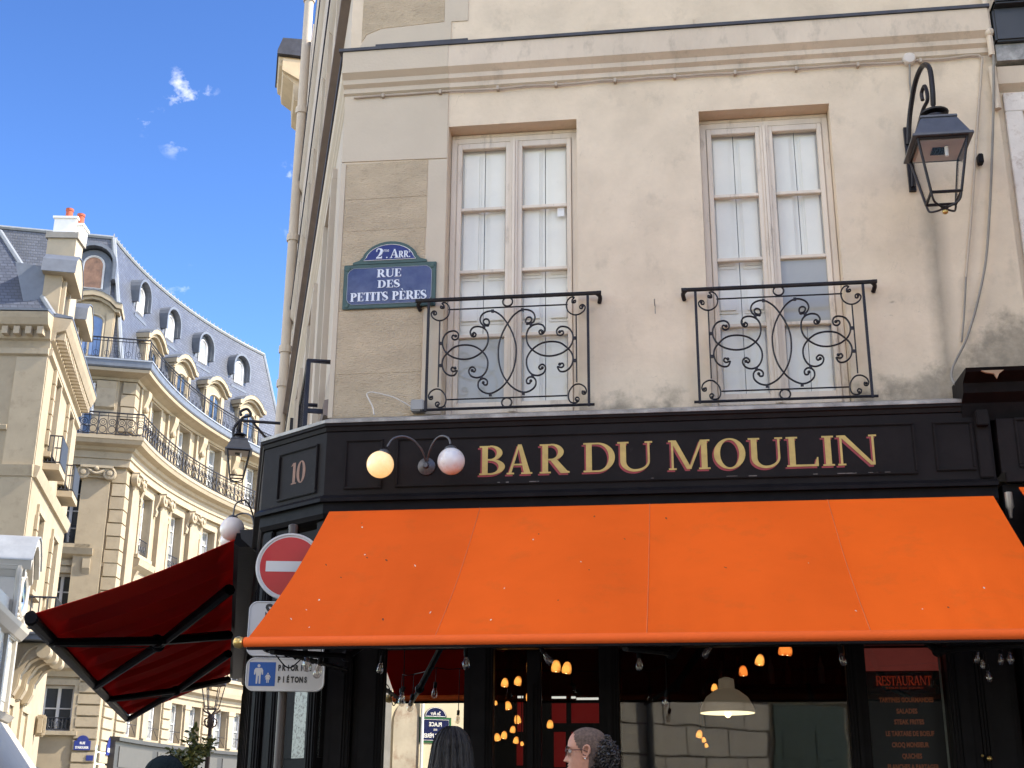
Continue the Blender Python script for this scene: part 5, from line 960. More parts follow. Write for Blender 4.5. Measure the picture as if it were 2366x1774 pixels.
def slate_mat():
    m = mat('slate', (.082, .092, .118), .45, var=.16, scale=1.2, spec=.5); t = m.node_tree; n = t.nodes; L = t.links; b = n['Principled BSDF']
    src = b.inputs['Base Color'].links[0].from_socket; g = n.new('ShaderNodeNewGeometry'); s = n.new('ShaderNodeSeparateXYZ'); L.new(g.outputs['Position'], s.inputs[0])
    a = n.new('ShaderNodeMath'); a.operation = 'ADD'; L.new(s.outputs[0], a.inputs[0]); L.new(s.outputs[1], a.inputs[1]); c = n.new('ShaderNodeCombineXYZ'); L.new(a.outputs[0], c.inputs[0]); L.new(s.outputs[2], c.inputs[1])
    br = n.new('ShaderNodeTexBrick'); br.inputs['Scale'].default_value = 1; br.inputs['Brick Width'].default_value = .26; br.inputs['Row Height'].default_value = .15; br.inputs['Mortar Size'].default_value = .018; br.inputs['Color1'].default_value = (.85, .85, .85, 1); br.inputs['Color2'].default_value = (1.15, 1.15, 1.15, 1); br.inputs['Mortar'].default_value = (.55, .55, .55, 1)
    L.new(c.outputs[0], br.inputs['Vector']); x = n.new('ShaderNodeMix'); x.data_type = 'RGBA'; x.blend_type = 'MULTIPLY'; x.inputs['Factor'].default_value = 1; L.new(src, x.inputs['A']); L.new(br.outputs[0], x.inputs['B']); L.new(x.outputs['Result'], b.inputs['Base Color'])
    bp = n.new('ShaderNodeBump'); bp.inputs['Strength'].default_value = .5; bp.inputs['Distance'].default_value = .03; L.new(br.outputs['Fac'], bp.inputs['Height']); bp.invert = True; L.new(bp.outputs[0], b.inputs['Normal']); return m
SLATE = slate_mat()
CB = CFR((10.18, 43.86), 32.83, R_(190)); UE = 17.2
FL = FR((-23.04, 38.67, 0), (-.94, -.34, 0), (.34, -.94, 0)); UL = 7.0
cbd = thing('round_building', 'pale stone building with concave sunlit front, two iron balconies and grey slate mansard', 'building', (-24, 44, 0))
def corner(n):                                           # where the front line and the round line meet at wall offset n
    lo, hi = -2.5, 4.0; R2 = CB.R-(n-.8)
    f = lambda u: (FL.pt(u, n, 0)-Vector((10.18, 43.86, 0))).length-R2
    for _ in range(50):
        m_ = (lo+hi)/2
        if f(m_) < 0: lo = m_
        else: hi = m_
    p = FL.pt(lo, n, 0); a = math.atan2(p.y-43.86, p.x-10.18) % (2*math.pi); return p, lo, (R_(190)-a)*CB.R
def course_c(name, prof, m, par=None, ue=UE, ul=UL, parts=(0, 1), **k):
    for which in parts:
        bb = MB(); mm = len(prof); rows = []
        if which == 0: rows = [[FL.pt(ul, n, z) for n, z in prof], [corner(n)[0]+Vector((0, 0, z)) for n, z in prof]]
        else:
            kk_ = 26; rows = [[corner(n)[0]+Vector((0, 0, z)) for n, z in prof]]
            for i in range(1, kk_+1): rows.append([CB.pt(corner(n)[2]+(ue-corner(n)[2])*i/kk_, n-.8, z) for n, z in prof])
        vs = [v for r in rows for v in r]; fs = [tuple(range(mm)), tuple(range((len(rows)-1)*mm, len(rows)*mm))]
        for i in range(len(rows)-1):
            for j in range(mm): fs.append((i*mm+j, i*mm+(j+1) % mm, (i+1)*mm+(j+1) % mm, (i+1)*mm+j))
        bb.add(vs, fs); new(name, bb, m, par or cbd, **k)
uw = corner(0)[2]
cu_w = [3.72, 7.17, 10.45, 14.1]                         # window axes along the round front
pil = [1.75, 5.45, 8.8, 12.15, 15.9]
low = [(4.6, 1.15), (6.9, 1.15), (9.0, 1.05), (10.7, 1.05), (13.0, 1.05), (14.55, 1.05)]
hol = [(u-.62, u+.62, 16.75, 19.15) for u in cu_w]+[(u-.62, u+.62, 12.25, 14.95) for u in cu_w]+[(u-.62, u+.62, 8.0, 10.9) for u in cu_w]+[(u-w_/2, u+w_/2, 4.75, 6.5) for u, w_ in low]
b = MB(); b.wall(CB, uw, UE, 4.2, 19.6, [h_ for h_ in hol], .45, -.8); new('round_wall', b, STONE, cbd)
def far_window(fr, uc, w_, z0, z1, n, par, pane=DPANE, rows=3, rail=0., surround=True, arch=False):
    lf = fr.local(uc) if isinstance(fr, CFR) else FR(fr.pt(uc, 0, 0), fr.U, fr.N); h_ = w_/2; b = MB()
    b.box(lf, -h_, -h_+.09, n-.42, n-.32, z0, z1); b.box(lf, h_-.09, h_, n-.42, n-.32, z0, z1); b.box(lf, -h_+.09, h_-.09, n-.42, n-.32, z1-.1, z1); b.box(lf, -h_+.09, h_-.09, n-.42, n-.32, z0, z0+.1); b.box(lf, -.06, .06, n-.42, n-.30, z0+.1, z1-.1)
    for i in range(1, rows): z = z0+(z1-z0)*i/rows; b.box(lf, -h_+.09, -.06, n-.41, n-.33, z-.025, z+.025); b.box(lf, .06, h_-.09, n-.41, n-.33, z-.025, z+.025)
    wn_ = new('window', b, WFR, par)
    for s_ in (-1, 1): b = MB(); b.box(lf, min(s_*.05, s_*(h_-.05)), max(s_*.05, s_*(h_-.05)), n-.40, n-.385, z0+.05, z1-.05); new('pane', b, pane, wn_)
    if surround:
        b = MB(); b.box(lf, -h_-.2, -h_-.004, n-.05, n+.07, z0, z1+.004); b.box(lf, h_+.004, h_+.2, n-.05, n+.07, z0, z1+.004); b.box(lf, -h_-.2, h_+.2, n-.05, n+.08, z1+.006, z1+.22); b.box(lf, -h_-.28, h_+.28, n-.05, n+.2, z0-.16, z0-.005); new('surround', b, STONE2, wn_)
    if rail:
        b = MB(); b.tube([lf.pt(-h_+.03, n-.02, z0+rail), lf.pt(h_-.03, n-.02, z0+rail)], .025, 5); b.tube([lf.pt(-h_+.03, n-.02, z0+.06), lf.pt(h_-.03, n-.02, z0+.06)], .02, 5); k = 9
        for i in range(k): x = -h_+.05+(w_-.1)*i/(k-1); b.tube([lf.pt(x, n-.02, z0+.06), lf.pt(x, n-.02, z0+rail)], .014, 4)
        for i in range(4): x = -h_+w_*(i+.5)/4; b.tube([lf.pt(x+.11*math.cos(a), n-.02, z0+rail*.5+.13*math.sin(a)) for a in [2*math.pi*j/10 for j in range(10)]], .014, 4, True)
        new('guard', b, RAILM, wn_)
    return wn_
for u in cu_w:
    far_window(CB, u, 1.24, 16.75, 19.15, -.8, cbd, LPANE, 3); far_window(CB, u, 1.24, 12.25, 14.95, -.8, cbd, LPANE, 4, .75); far_window(CB, u, 1.24, 8.0, 10.9, -.8, cbd, DPANE, 4, .75)
    lf = CB.local(u); b = MB(); b.prof(lf, [(-.8, 11.55), (-.5, 11.75), (-.45, 12.0), (-.8, 12.05)], -1.0, 1.0)
    for s_ in (-.85, .85): b.prof(lf, [(-.8, 10.95), (-.7, 10.95), (-.62, 11.3), (-.52, 11.5), (-.8, 11.55)], s_-.12, s_+.12)
    new('pediment_sill', b, STONE2, cbd)
for u, w_ in low: 
    wl_ = far_window(CB, u, w_, 4.75, 6.5, -.8, cbd, LPANE, 2, 0., False); lf = CB.local(u); b = MB()
    for q_ in (((-w_/2, 5.25), (w_/2, 5.25)), ((-w_/2, 4.8), (0, 5.25)), ((0, 5.25), (w_/2, 4.8))): b.tube([lf.pt(q_[0][0], -.82, q_[0][1]), lf.pt(q_[1][0], -.82, q_[1][1])], .014, 4)
    new('guard', b, RAILM, wl_)
for u in (5.75, 9.85, 13.8): b = MB(); b.box(CB.local(u), -.22, .22, -.85, -.70, 4.75, 6.3); b.box(CB.local(u), -.28, .28, -.85, -.66, 6.3, 6.5); new('pilaster', b, STONE2, cbd)
def ionic(lf, n, z, w_, par):                            # scrolled capital
    b = MB(); b.box(lf, -w_*.62, w_*.62, n-.05, n+.30, z+.36, z+.47); b.box(lf, -w_*.5, w_*.5, n-.05, n+.20, z+.08, z+.355); b.box(lf, -w_*.53, w_*.53, n-.05, n+.14, z-.02, z+.075); cp_ = new('capital', b, STONE2, par)
    for s_ in (-1, 1): b = MB(); b.lathe(lf.pt(s_*w_*.50, n-.02, z+.16), [(.27, 0), (.27, .26), (.20, .28), (.19, .24), (.12, .24), (.10, .30), (.02, .31)], 16, lf.N); new('volute', b, STONE2, cp_, True)
    b = MB(); b.tube(spline([lf.pt(-w_*.3, n+.22, z+.28), lf.pt(0, n+.27, z+.12), lf.pt(w_*.3, n+.22, z+.28)], 4), .06, 6); b.ball(lf.pt(0, n+.24, z+.33), .11, 8); new('garland', b, STONE2, cp_, True)
for u in pil:
    lf = CB.local(u); b = MB(); b.box(lf, -.48, .48, -.85, -.58, 7.4, 15.0); pl_ = new('pilaster', b, STONE, cbd); ionic(lf, -.62, 14.92, .96, pl_)
    b = MB(); b.box(lf, -.42, .42, -.85, -.66, 16.65, 19.2); b.prof(lf, [(-.66, 18.3), (-.58, 18.4), (-.42, 18.9), (-.40, 19.15), (-.66, 19.2)], -.22, .22); b.lathe(lf.pt(0, -.62, 18.35), [(.16, 0), (.16, .14), (.08, .2)], 10, lf.N); new('console', b, STONE2, cbd)
for u in cu_w:
    lf = CB.local(u)
    for s_ in (-1.0, 1.0): b = MB(); b.prof(lf, [(-.8, 14.3), (-.66, 14.3), (-.6, 14.5), (-.66, 14.65), (-.52, 15.0), (-.5, 15.25), (-.8, 15.3)], s_-.11, s_+.11); new('console', b, STONE2, cbd)
# courses running round the corner
course_c('entablature', [(-.05, 15.42), (.18, 15.42), (.18, 15.72), (.24, 15.74), (.24, 16.02), (.36, 16.08), (.42, 16.2), (.70, 16.28), (.76, 16.42), (.80, 16.46), (.80, 16.6), (-.05, 16.6)], STONE2)
course_c('cornice', [(-.05, 19.2), (.16, 19.22), (.2, 19.32), (.5, 19.42), (.72, 19.46), (.76, 19.58), (-.05, 19.6)], STONE2)
course_c('gutter', [(-.05, 19.603), (.78, 19.603), (.82, 19.66), (.82, 19.92), (.74, 19.96), (-.6, 19.98)], ZBLUE)
course_c('gutter_edge', [(.825, 19.93), (.86, 19.93), (.86, 19.985), (.825, 19.985)], mat('bright_zinc', (.36, .38, .40), .4, .4))
course_c('string_course', [(-.05, 6.75), (.08, 6.78), (.12, 7.0), (.34, 7.1), (.40, 7.3), (-.05, 7.32)], STONE2)
course_c('string_course', [(-.05, 11.2), (.06, 11.22), (.06, 11.42), (-.05, 11.45)], STONE2, None, UE, UL, (0,))
# balcony railings: rails, and bars or scrollwork between them
def rail_c(z0, hgt, n, scroll, label):
    rows = []
    p0 = FL.pt(UL, n, 0); pc = corner(n)[0]; uc_ = corner(n)[2]
    path = [p0+(pc-p0)*i/24 for i in range(24)]+[CB.pt(uc_+(UE-uc_)*i/60, n-.8, 0) for i in range(61)]
    Zv = Vector((0, 0, 1)); b = MB()
    for z, r in ((z0+hgt, .035), (z0+.08, .025), (z0+hgt-.14, .02)): b.tube([p+Zv*z for p in path], r, 5)
    rl = new('balcony_railing', b, RAILM, cbd, label=label)
    segs = [(path[0]-p0).length]; L = 0; cum = [0]
    for a, c in zip(path, path[1:]): L += (c-a).length; cum.append(L)
    def at(s):
        for i in range(len(path)-1):
            if cum[i+1] >= s: f = (s-cum[i])/(cum[i+1]-cum[i]); return path[i]+(path[i+1]-path[i])*f, (path[i+1]-path[i]).normalized()
        return path[-1], (path[-1]-path[-2]).normalized()
    b = MB(); s = .05
    if scroll:
        while s < L-.3:
            p, d = at(s+.19)
            for zc, r in ((.27, .155), (.58, .15)): b.tube([p+d*(r*math.cos(a))+Zv*(z0+zc+r*math.sin(a)) for a in [2*math.pi*j/9 for j in range(9)]], .019, 3, True)
            b.tube([p+d*(.07*math.cos(a))+Zv*(z0+.58+.07*math.sin(a)) for a in [2*math.pi*j/6 for j in range(6)]], .015, 3, True)
            p, d = at(s); b.tube([p+Zv*(z0+.05), p+Zv*(z0+hgt)], .016, 3); s += .38
    else:
        while s < L:
            p, d = at(s); b.tube([p+Zv*(z0+.06), p+Zv*(z0+hgt)], .012, 3); s += .15
            if int(s/.15) % 3 == 0: b.tube([p+d*(.1*math.cos(a))+Zv*(z0+.3+.12*math.sin(a)) for a in [2*math.pi*j/7 for j in range(7)]], .013, 3, True)
    g = new('bars', b, RAILM, rl, kind='stuff')
    s = .05
    while s < L: b = MB(); p, d = at(s); b.tube([p+Zv*z0, p+Zv*(z0+hgt+.02)], .03, 5); s += 1.9; new('post', b, RAILM, rl)
rail_c(16.6, 1.0, .70, True, 'lower balcony railing of close scrollwork'); rail_c(19.97, 1.0, .62, False, 'upper balcony railing of thin bars')
# slate mansard
c0, c1 = corner(-.8), corner(-2.3); ZR0, ZR1 = 19.9, 26.9
b = MB(); b.quad(FL.pt(UL+4, -.8, ZR0), c0[0]+Vector((0, 0, ZR0)), c1[0]+Vector((0, 0, ZR1)), FL.pt(UL+4, -2.3, ZR1)); new('slate_slope', b, SLATE, cbd)
UR0, UR1 = 18.4, 17.3
b = MB(); kk_ = 30
for i in range(kk_):
    f0, f1 = i/kk_, (i+1)/kk_; q = lambda f, n, z, c, ue: c[0]+Vector((0, 0, z)) if f == 0 else CB.pt(c[2]+(ue-c[2])*f, n-.8, z)
    b.quad(q(f0, -.8, ZR0, c0, UR0), q(f1, -.8, ZR0, c0, UR0), q(f1, -2.3, ZR1, c1, UR1), q(f0, -2.3, ZR1, c1, UR1))
new('slate_slope', b, SLATE, cbd)
b = MB(); b.quad(CB.pt(UR0, -1.6, ZR0), CB.pt(UR1, -3.1, ZR1), CB.pt(UR1, -9, ZR1), CB.pt(UR0, -9, ZR0)); new('slate_slope', b, SLATE, cbd)
b = MB(); pts_ = [c1[0]]+[CB.pt(c1[2]+(UR1-c1[2])*i/20, -3.1, 0) for i in range(1, 21)]; inn = [CB.pt(c1[2]+(UR1-c1[2])*i/20, -9, 0) for i in range(21)]
for i in range(20): b.quad(pts_[i]+Vector((0, 0, ZR1)), pts_[i+1]+Vector((0, 0, ZR1)), inn[i+1]+Vector((0, 0, ZR1+.2)), inn[i]+Vector((0, 0, ZR1+.2)))
b.quad(FL.pt(UL+4, -2.3, ZR1), c1[0]+Vector((0, 0, ZR1)), inn[0]+Vector((0, 0, ZR1+.2)), FL.pt(UL+4, -8, ZR1)); new('flat_roof', b, ZBLUE, cbd)
b = MB(); b.tube([p+Vector((0, 0, ZR1+.04)) for p in pts_], .10, 6); b.tube([FL.pt(UL+4, -2.3, ZR1+.04), c1[0]+Vector((0, 0, ZR1+.04))], .10, 6); new('ridge_flashing', b, mat('pale_zinc', (.26, .28, .30), .5, .3), cbd)
b = MB(); b.tube([c0[0]+Vector((0, 0, ZR0)), c1[0]+Vector((0, 0, ZR1))], .11, 6); new('hip_flashing', b, mat('pale_zinc', (.26, .28, .30)), cbd); b = MB(); b.tube([CB.pt(UR0, -1.6, ZR0), CB.pt(UR1, -3.1, ZR1)], .09, 6); new('hip_flashing', b, mat('pale_zinc', (.26, .28, .30)), cbd)
b = MB()
for i in range(44): p = CB.pt(c1[2]+(UR1-c1[2])*i/44, -3.1, ZR1); b.tube([p, p+Vector((0, 0, .25))], .035, 4)
new('snow_hooks', b, ZBLUE, cbd, kind='stuff')
def arch_pts(w_, z0, z1, k=10, rise=None): r = w_/2; rise = r if rise is None else rise; return [(-r, z0), (-r, z1-rise)]+[(r*math.cos(a), z1-rise+rise*math.sin(a)) for a in [math.pi*(1-i/k) for i in range(1, k)]]+[(r, z1-rise), (r, z0)]
def stone_dormer(lf, nf, nb, z0, par, pane, k=1.):
    b = MB(); b.prism(lf, arch_pts(1.9*k, z0, z0+2.95*k, 10, .35*k), nb, nf); dm = new('stone_dormer', b, STONE2, par)
    b = MB(); top = [(-1.22*k, z0+2.62*k), (-1.0*k, z0+2.66*k), (-.75*k, z0+2.9*k), (-.35*k, z0+3.10*k), (0, z0+3.16*k), (.35*k, z0+3.10*k), (.75*k, z0+2.9*k), (1.0*k, z0+2.66*k), (1.22*k, z0+2.62*k)]
    b.prism(lf, [(x, z+.20*k) for x, z in top]+[(x, z-.02) for x, z in top[::-1]], nb, nf+.34); b.prism(lf, [(x*.93, z-.025) for x, z in top]+[(x*.93, z-.16) for x, z in top[::-1]], nb, nf+.2); new('hood', b, STONE2, dm)
    b = MB(); b.prism(lf, [(x, z+.245*k) for x, z in top]+[(x, z+.205*k) for x, z in top[::-1]], nb, nf+.36); new('lead_capping', b, ZBLUE, dm)
    b = MB(); b.prism(lf, arch_pts(1.05*k, z0+.1, z0+2.35*k, 10, .3*k), nf+.002, nf+.03); new('pane', b, pane, dm)
    b = MB(); b.tube([lf.pt(x, nf+.05, z) for x, z in arch_pts(1.09*k, z0+.1, z0+2.37*k, 10, .3*k)], .075, 4); b.box(lf, -.04, .04, nf+.03, nf+.06, z0+.1, z0+2.3*k); new('surround', b, STONE2, dm)
    for s_ in (-1, 1): b = MB(); b.box(lf, s_*.76*k-.14*k, s_*.76*k+.14*k, nf-.02, nf+.11, z0, z0+2.45*k); new('pilaster', b, STONE2, dm)
def zinc_dormer(lf, nf, nb, z0, par, pane, k=1.):
    b = MB(); b.prism(lf, arch_pts(1.3*k, z0, z0+1.75*k), nb, nf); dm = new('zinc_dormer', b, ZBLUE, par)
    for (w_, t_, dn) in ((1.62, .22, .30), (1.40, .12, .16)):
        o = arch_pts(w_*k, z0+.55*k, z0+1.93*k); i_ = arch_pts((w_-t_)*k, z0+.55*k, z0+(1.93-t_*.55)*k); b = MB(); b.prism(lf, o+i_[::-1], nb, nf+dn*k); new('hood', b, ZBLUE, dm)
    b = MB(); b.prism(lf, arch_pts(.68*k, z0+.25*k, z0+1.45*k), nf+.002, nf+.03); new('pane', b, pane, dm)
    b = MB(); b.tube([lf.pt(x, nf+.05, z) for x, z in arch_pts(.72*k, z0+.23*k, z0+1.48*k)], .05, 4, True); new('frame', b, WFR, dm)
    b = MB(); b.box(lf, -.72*k, .72*k, nf-.1, nf+.14, z0-.14, z0-.0); new('sill', b, ZBLUE, dm)
for u in (5.2, 8.45, 11.7, 14.9): stone_dormer(CB.local(u), -1.9, -4.0, 20.1, cbd, DPANE)
for u in (4.75, 8.0, 11.3, 14.6): zinc_dormer(CB.local(u), -2.55, -4.6, 23.95, cbd, LPANE)
ud, zd = FL.hit(216, 648, -1.9); zinc_dormer(FR(FL.pt(ud, 0, 0), FL.U, FL.N), -1.45, -4, 23.7, cbd, mat('warm_pane', (.30, .16, .09), .4, var=.4), 1.25)
ud, zd = FL.hit(222, 760, -1.1); stone_dormer(FR(FL.pt(ud+.25, 0, 0), FL.U, FL.N), -1.0, -3.5, 20.1, cbd, BPANE, 1.05)
# flat front to the left of the corner
fw = []
u_, z_ = FL.hit(163, 1170); fw.append((u_, 12.1, 15.0, DPANE)); fw.append((u_, 8.0, 10.9, DPANE)); fw.append((u_, 16.75, 19.1, BPANE))
HLF = [(u-.68, u+.68, z0, z1) for u, z0, z1, _ in fw]; wl = (FL.hit(168, 1630)[0]+FL.hit(96, 1630)[0])/2; ww_ = FL.hit(96, 1630)[0]-FL.hit(168, 1630)[0]; HLF.append((wl-ww_/2, wl+ww_/2, 4.7, 6.45))
b = MB(); b.wall(FL, corner(0)[1], UL, 0, 19.6, HLF, .45); new('front_wall', b, STONE, cbd)
for u, z0, z1, pn in fw:
    wf_ = far_window(FL, u, 1.36, z0, z1, 0, cbd, pn, 4, .8 if z0 > 12 and z0 < 16 else 0.)
    if z0 == 12.1: b = MB(); b.prof(FL, [(0, 11.5), (.3, 11.65), (.38, 11.9), (0, 11.95)], u-1.1, u+1.1); b.prof(FL, [(0, 10.1), (.16, 10.2), (.14, 10.7), (.3, 11.1), (.3, 11.48), (0, 11.49)], u-1.05, u-.75); new('pediment_sill', b, STONE2, cbd)
    if z0 > 16: b = MB(); fo = FR(FL.pt(u-.55, -.3, 0), (FL.U*.25+FL.N*.97), FL.N*-.25+FL.U*.97); b.box(fo, 0, .62, -.04, .04, z0+.9, z1-.1); new('open_casement', b, WFR, cbd); b = MB(); b.box(fo, .06, .56, .041, .05, z0+.98, z1-.18); new('pane', b, DPANE, cbd)
far_window(FL, wl, ww_, 4.7, 6.45, 0, cbd, DPANE, 2, .5)
for uu in (corner(0)[1]+1.12,): b = MB(); b.box(FL, uu-.56, uu+.56, -.05, .20, 7.35, 15.0); pl_ = new('pilaster', b, STONE, cbd); ionic(FR(FL.pt(uu, 0, 0), FL.U, FL.N), .2, 14.9, 1.05, pl_); b = MB(); b.box(FL, uu-.5, uu+.5, -.05, .12, 16.65, 19.2); lf_ = FR(FL.pt(uu, 0, 0), FL.U, FL.N); b.prof(lf_, [(.12, 17.9), (.24, 18.0), (.3, 18.8), (.4, 19.1), (.12, 19.2)], -.4, .4); new('console', b, STONE2, cbd)
b = MB(); lf_ = FR(FL.pt(corner(0)[1]+2.15, 0, 0), FL.U, FL.N); b.prof(lf_, [(0, 18.1), (.14, 18.2), (.2, 18.7), (.3, 19.1), (0, 19.2)], -.2, .2); new('console', b, STONE2, cbd); b = MB(); b.prof(lf_, [(0, 13.9), (.14, 14.0), (.2, 14.6), (.3, 15.1), (0, 15.2)], -.2, .2); new('console', b, STONE2, cbd)
# rusticated corner stones, one by one
cw0 = corner(0); z = 7.45; k = 0
while z < 19.0:
    if not (14.9 < z < 16.6):
        b = MB(); w_ = .50 if k % 2 else .46; p0 = cw0[0]; fu = FR(p0, FL.U, FL.N); lc_ = CB.local(cw0[2]); fv = FR(p0, lc_.U, lc_.N)
        o = .10; kp = corner(o)[0]
        for (a, c) in ((z+.025, z+.53),):
            q = [fu.pt(w_, o, a), kp+Vector((0, 0, a)), fv.pt(w_*1.1, o, a), fv.pt(w_*1.1, -.05, a), p0+Vector((0, 0, a)), fu.pt(w_, -.05, a)]; t_ = [v+Vector((0, 0, c-a)) for v in q]
            b.add(q+t_, [tuple(range(6)), tuple(range(6, 12))]+[(j, (j+1) % 6, 6+(j+1) % 6, 6+j) for j in range(6)])
        new('quoin_stone', b, STONE if k % 3 else STONE2, cbd)
    z += .56; k += 1
# rusticated piers of the lower storey
for (ua, ub, fr, n0) in ((2.6, 3.85, CB, -.8), (7.55, 8.35, CB, -.8), (11.35, 12.35, CB, -.8), (15.2, 17.0, CB, -.8), (.95, 2.3, CB, -.8), (-.3, FL.hit(176, 1640)[0], FL, 0.)):
    z = 2.2
    while z < 6.7: b = MB(); b.box(fr, ua if fr is CB else max(ua, corner(0)[1]), ub, n0-.04, n0+.09, z+.02, z+.40); new('rusticated_stone', b, STONE2, cbd, bevel=.02); z += .44
# shop fronts under the round building
SHG = mat('grey_shop_frame', (.035, .034, .033), .5, var=.1); SHP = mat('pale_shop_panel', (.075, .072, .064), .6, var=.06); shf = thing('far_shopfront', 'grey shop frames with pale blank panels along the foot of the round building', 'shopfront', (-22.5, 46, 0))
b = MB(); b.prof(CB, [(-.8, 4.45), (-.3, 4.45), (-.3, 4.6), (-.8, 4.62)], 2.0, UE); b.prof(CB, [(-.8, 3.1), (-.45, 3.1), (-.45, 4.445), (-.8, 4.445)], 2.0, UE); b.prof(CB, [(-.8, .1), (-.65, .1), (-.65, 3.09), (-.8, 3.09)], 2.0, UE); new('frame', b, SHG, shf)
for ua, ub in ((2.5, 6.2), (6.8, 9.0), (9.6, 12.4), (12.9, 16.3)): b = MB(); b.box(CB, ua, ub, -.449, -.42, 3.45, 4.25); new('panel', b, SHP, shf); b = MB(); b.box(CB, ua, ub, -.649, -.63, .8, 2.95); new('shop_pane', b, DPANE, shf)
sf2 = thing('far_shopfront', 'dark shop corner with pale curtain glass below the blue street plates', 'shopfront', FL.pt(4.5, .3, 0))
b = MB(); b.box(FL, 2.4, UL, .05, .35, 3.3, 4.3); b.prof(FL, [(.05, 4.3), (.4, 4.35), (.5, 4.5), (.05, 4.55)], 2.3, UL); b.box(FL, 2.45, UL, .05, .2, .1, 2.9); b.prof(FL, [(.05, 2.9), (.3, 2.92), (.55, 3.1), (.05, 3.29)], 2.3, UL); new('frame', b, mat('slate_blue_paint', (.05, .06, .075), .5), sf2); b = MB(); b.box(FL, 3.0, UL-.5, .201, .22, .8, 2.8); new('shop_pane', b, mat('curtain_green', (.25, .29, .22), .3, var=.2), sf2)
# blue plates on the far corner
for (x, y, w_, h_, txt, lab) in ((190, 1722, .62, .36, 'RUE', 'blue plate with a rounded crest on the far corner, over the grey shops'), (207, 1751, .26, .2, '', 'tiny blue plaque under the far crested street plate')):
    u_, z_ = FL.hit(x, y, .12); t_ = thing('street_sign', lab, 'street sign', FL.pt(u_, .1, z_)); b = MB(); b.box(FL, u_-w_/2, u_+w_/2, .095, .12, z_-h_/2, z_+h_/2)
    if txt: b.prism(FL, [(u_+w_*.36*math.cos(a), z_+h_/2+.2*math.sin(a)) for a in [math.pi*i/10 for i in range(11)]], .095, .121)
    pl_ = new('plate', b, mat('far_blue', (.025, .04, .20), .3, var=.1), t_)
    if txt: b = MB(); sans_line(b, FL, 'RUE', u_, z_+.05, .09, .2, .122, .006, -1); sans_line(b, FL, 'D’ABOUKIR', u_, z_-.12, .09, .5, .122, .006, -1); new('lettering', b, WHITEP, pl_)
u_, z_ = 1.9, CB.local(1.9).hit(221, 1728, -.66)[1]; lf_ = CB.local(1.9); t_ = thing('street_sign', 'narrow blue plate on the sunlit side of the far corner', 'street sign', lf_.pt(0, -.66, z_)); b = MB(); b.box(lf_, -.25, .25, -.70, -.66, z_-.2, z_+.2); b.prism(lf_, [(-.2, z_+.2), (0, z_+.5), (.2, z_+.2)], -.70, -.661); new('plate', b, mat('far_blue', (.025, .04, .20)), t_); b = MB(); b.box(lf_, -.15, .15, -.659, -.655, z_-.08, z_+.08); new('label_panel', b, WHITEP, t_)
# chimneys behind the ridge
def chimney(px, py_, D, w_, h_, pots, par, lab=None, m_=None):
    d = pxdir(px, py_); p = CAMP+d*(D/d.dot(cf_)); fr = FR(p, FL.U, FL.N); b = MB(); b.box(fr, -w_/2, w_/2, -.35, .35, p.z-3, p.z+h_); b.box(fr, -w_/2-.07, w_/2+.07, -.42, .42, p.z+h_, p.z+h_+.12); ch = new('chimney', b, m_ or WHITEP, par)
    for i in range(pots): b = MB(); x = -w_/2+w_*(i+.5)/pots; b.lathe(fr.pt(x, 0, p.z+h_+.12), [(.13, 0), (.12, .5), (.14, .52), (.14, .6)], 10); new('chimney_pot', b, POT, ch, True)
chimney(382, 672, 62, 1.1, .55, 3, cbd); chimney(352, 650, 63, .5, .35, 1, cbd); chimney(409, 700, 63, .4, .2, 1, cbd)

# ---------------------------------------------------------------- nearer house on the left with its sunlit side wall
AO = Vector((-19.14, 24.0, 0)); AS = FR(AO, S_, (.9429, .3332, 0)); AF = FR(AO, (-.9885, -.151, 0), (.151, -.9885, 0))
lhs = thing('left_house', 'cream stone house with slate roof, stone dormers and tall chimney at the left edge', 'building', AO+Vector((-3, 3, 0)))
AL = 8.1; c1u, c2u = AS.hit(119, 985)[0], AS.hit(152, 1030)[0]
holes = []
for u in (c1u, c2u): holes += [(u-.6, u+.6, 12.3, 14.9), (u-.6, u+.6, 8.0, 10.4)]
b = MB(); b.wall(AS, 0, AL, 0, 16.0, holes, .4); b.wall(AF, 0, 12, 0, 16.0, [], .3); b.quad(AS.pt(AL, 0, 0), AS.pt(AL, 0, 16), AS.pt(AL, -10, 16), AS.pt(AL, -10, 0)); new('wall', b, STONE, lhs)
for u in (c1u, c2u):
    far_window(AS, u, 1.2, 12.3, 14.9, 0, lhs, DPANE, 3); far_window(AS, u, 1.2, 8.0, 10.4, 0, lhs, DPANE, 3)
    b = MB(); 
    for z in (12.5, 13.0, 13.5, 14.0, 14.5, 8.3, 8.8, 9.3, 9.8): b.box(AS, u-.95, u-.62, .01, .10, z, z+.46)
    new('quoin_stone', b, STONE2, lhs, kind='stuff')
    b = MB(); b.box(AS, u-.75, u+.75, .005, .5, 11.75, 11.95); fb = new('balcony', b, STONE2, lhs); b = MB()
    for z in (12.0, 12.85): b.tube([AS.pt(u-.72, .02, z), AS.pt(u-.72, .48, z), AS.pt(u+.72, .48, z), AS.pt(u+.72, .02, z)], .025, 5)
    for i in range(13): x = u-.72+1.44*i/12; b.tube([AS.pt(x, .48, 12.0), AS.pt(x, .48, 12.85)], .016, 4)
    for i in range(1, 4): b.tube([AS.pt(u-.72, .48*i/4, 12.0), AS.pt(u-.72, .48*i/4, 12.85)], .016, 4)
    b.box(AS, u-.7, u+.7, .485, .50, 12.02, 12.83); new('guard', b, RAILM, fb)
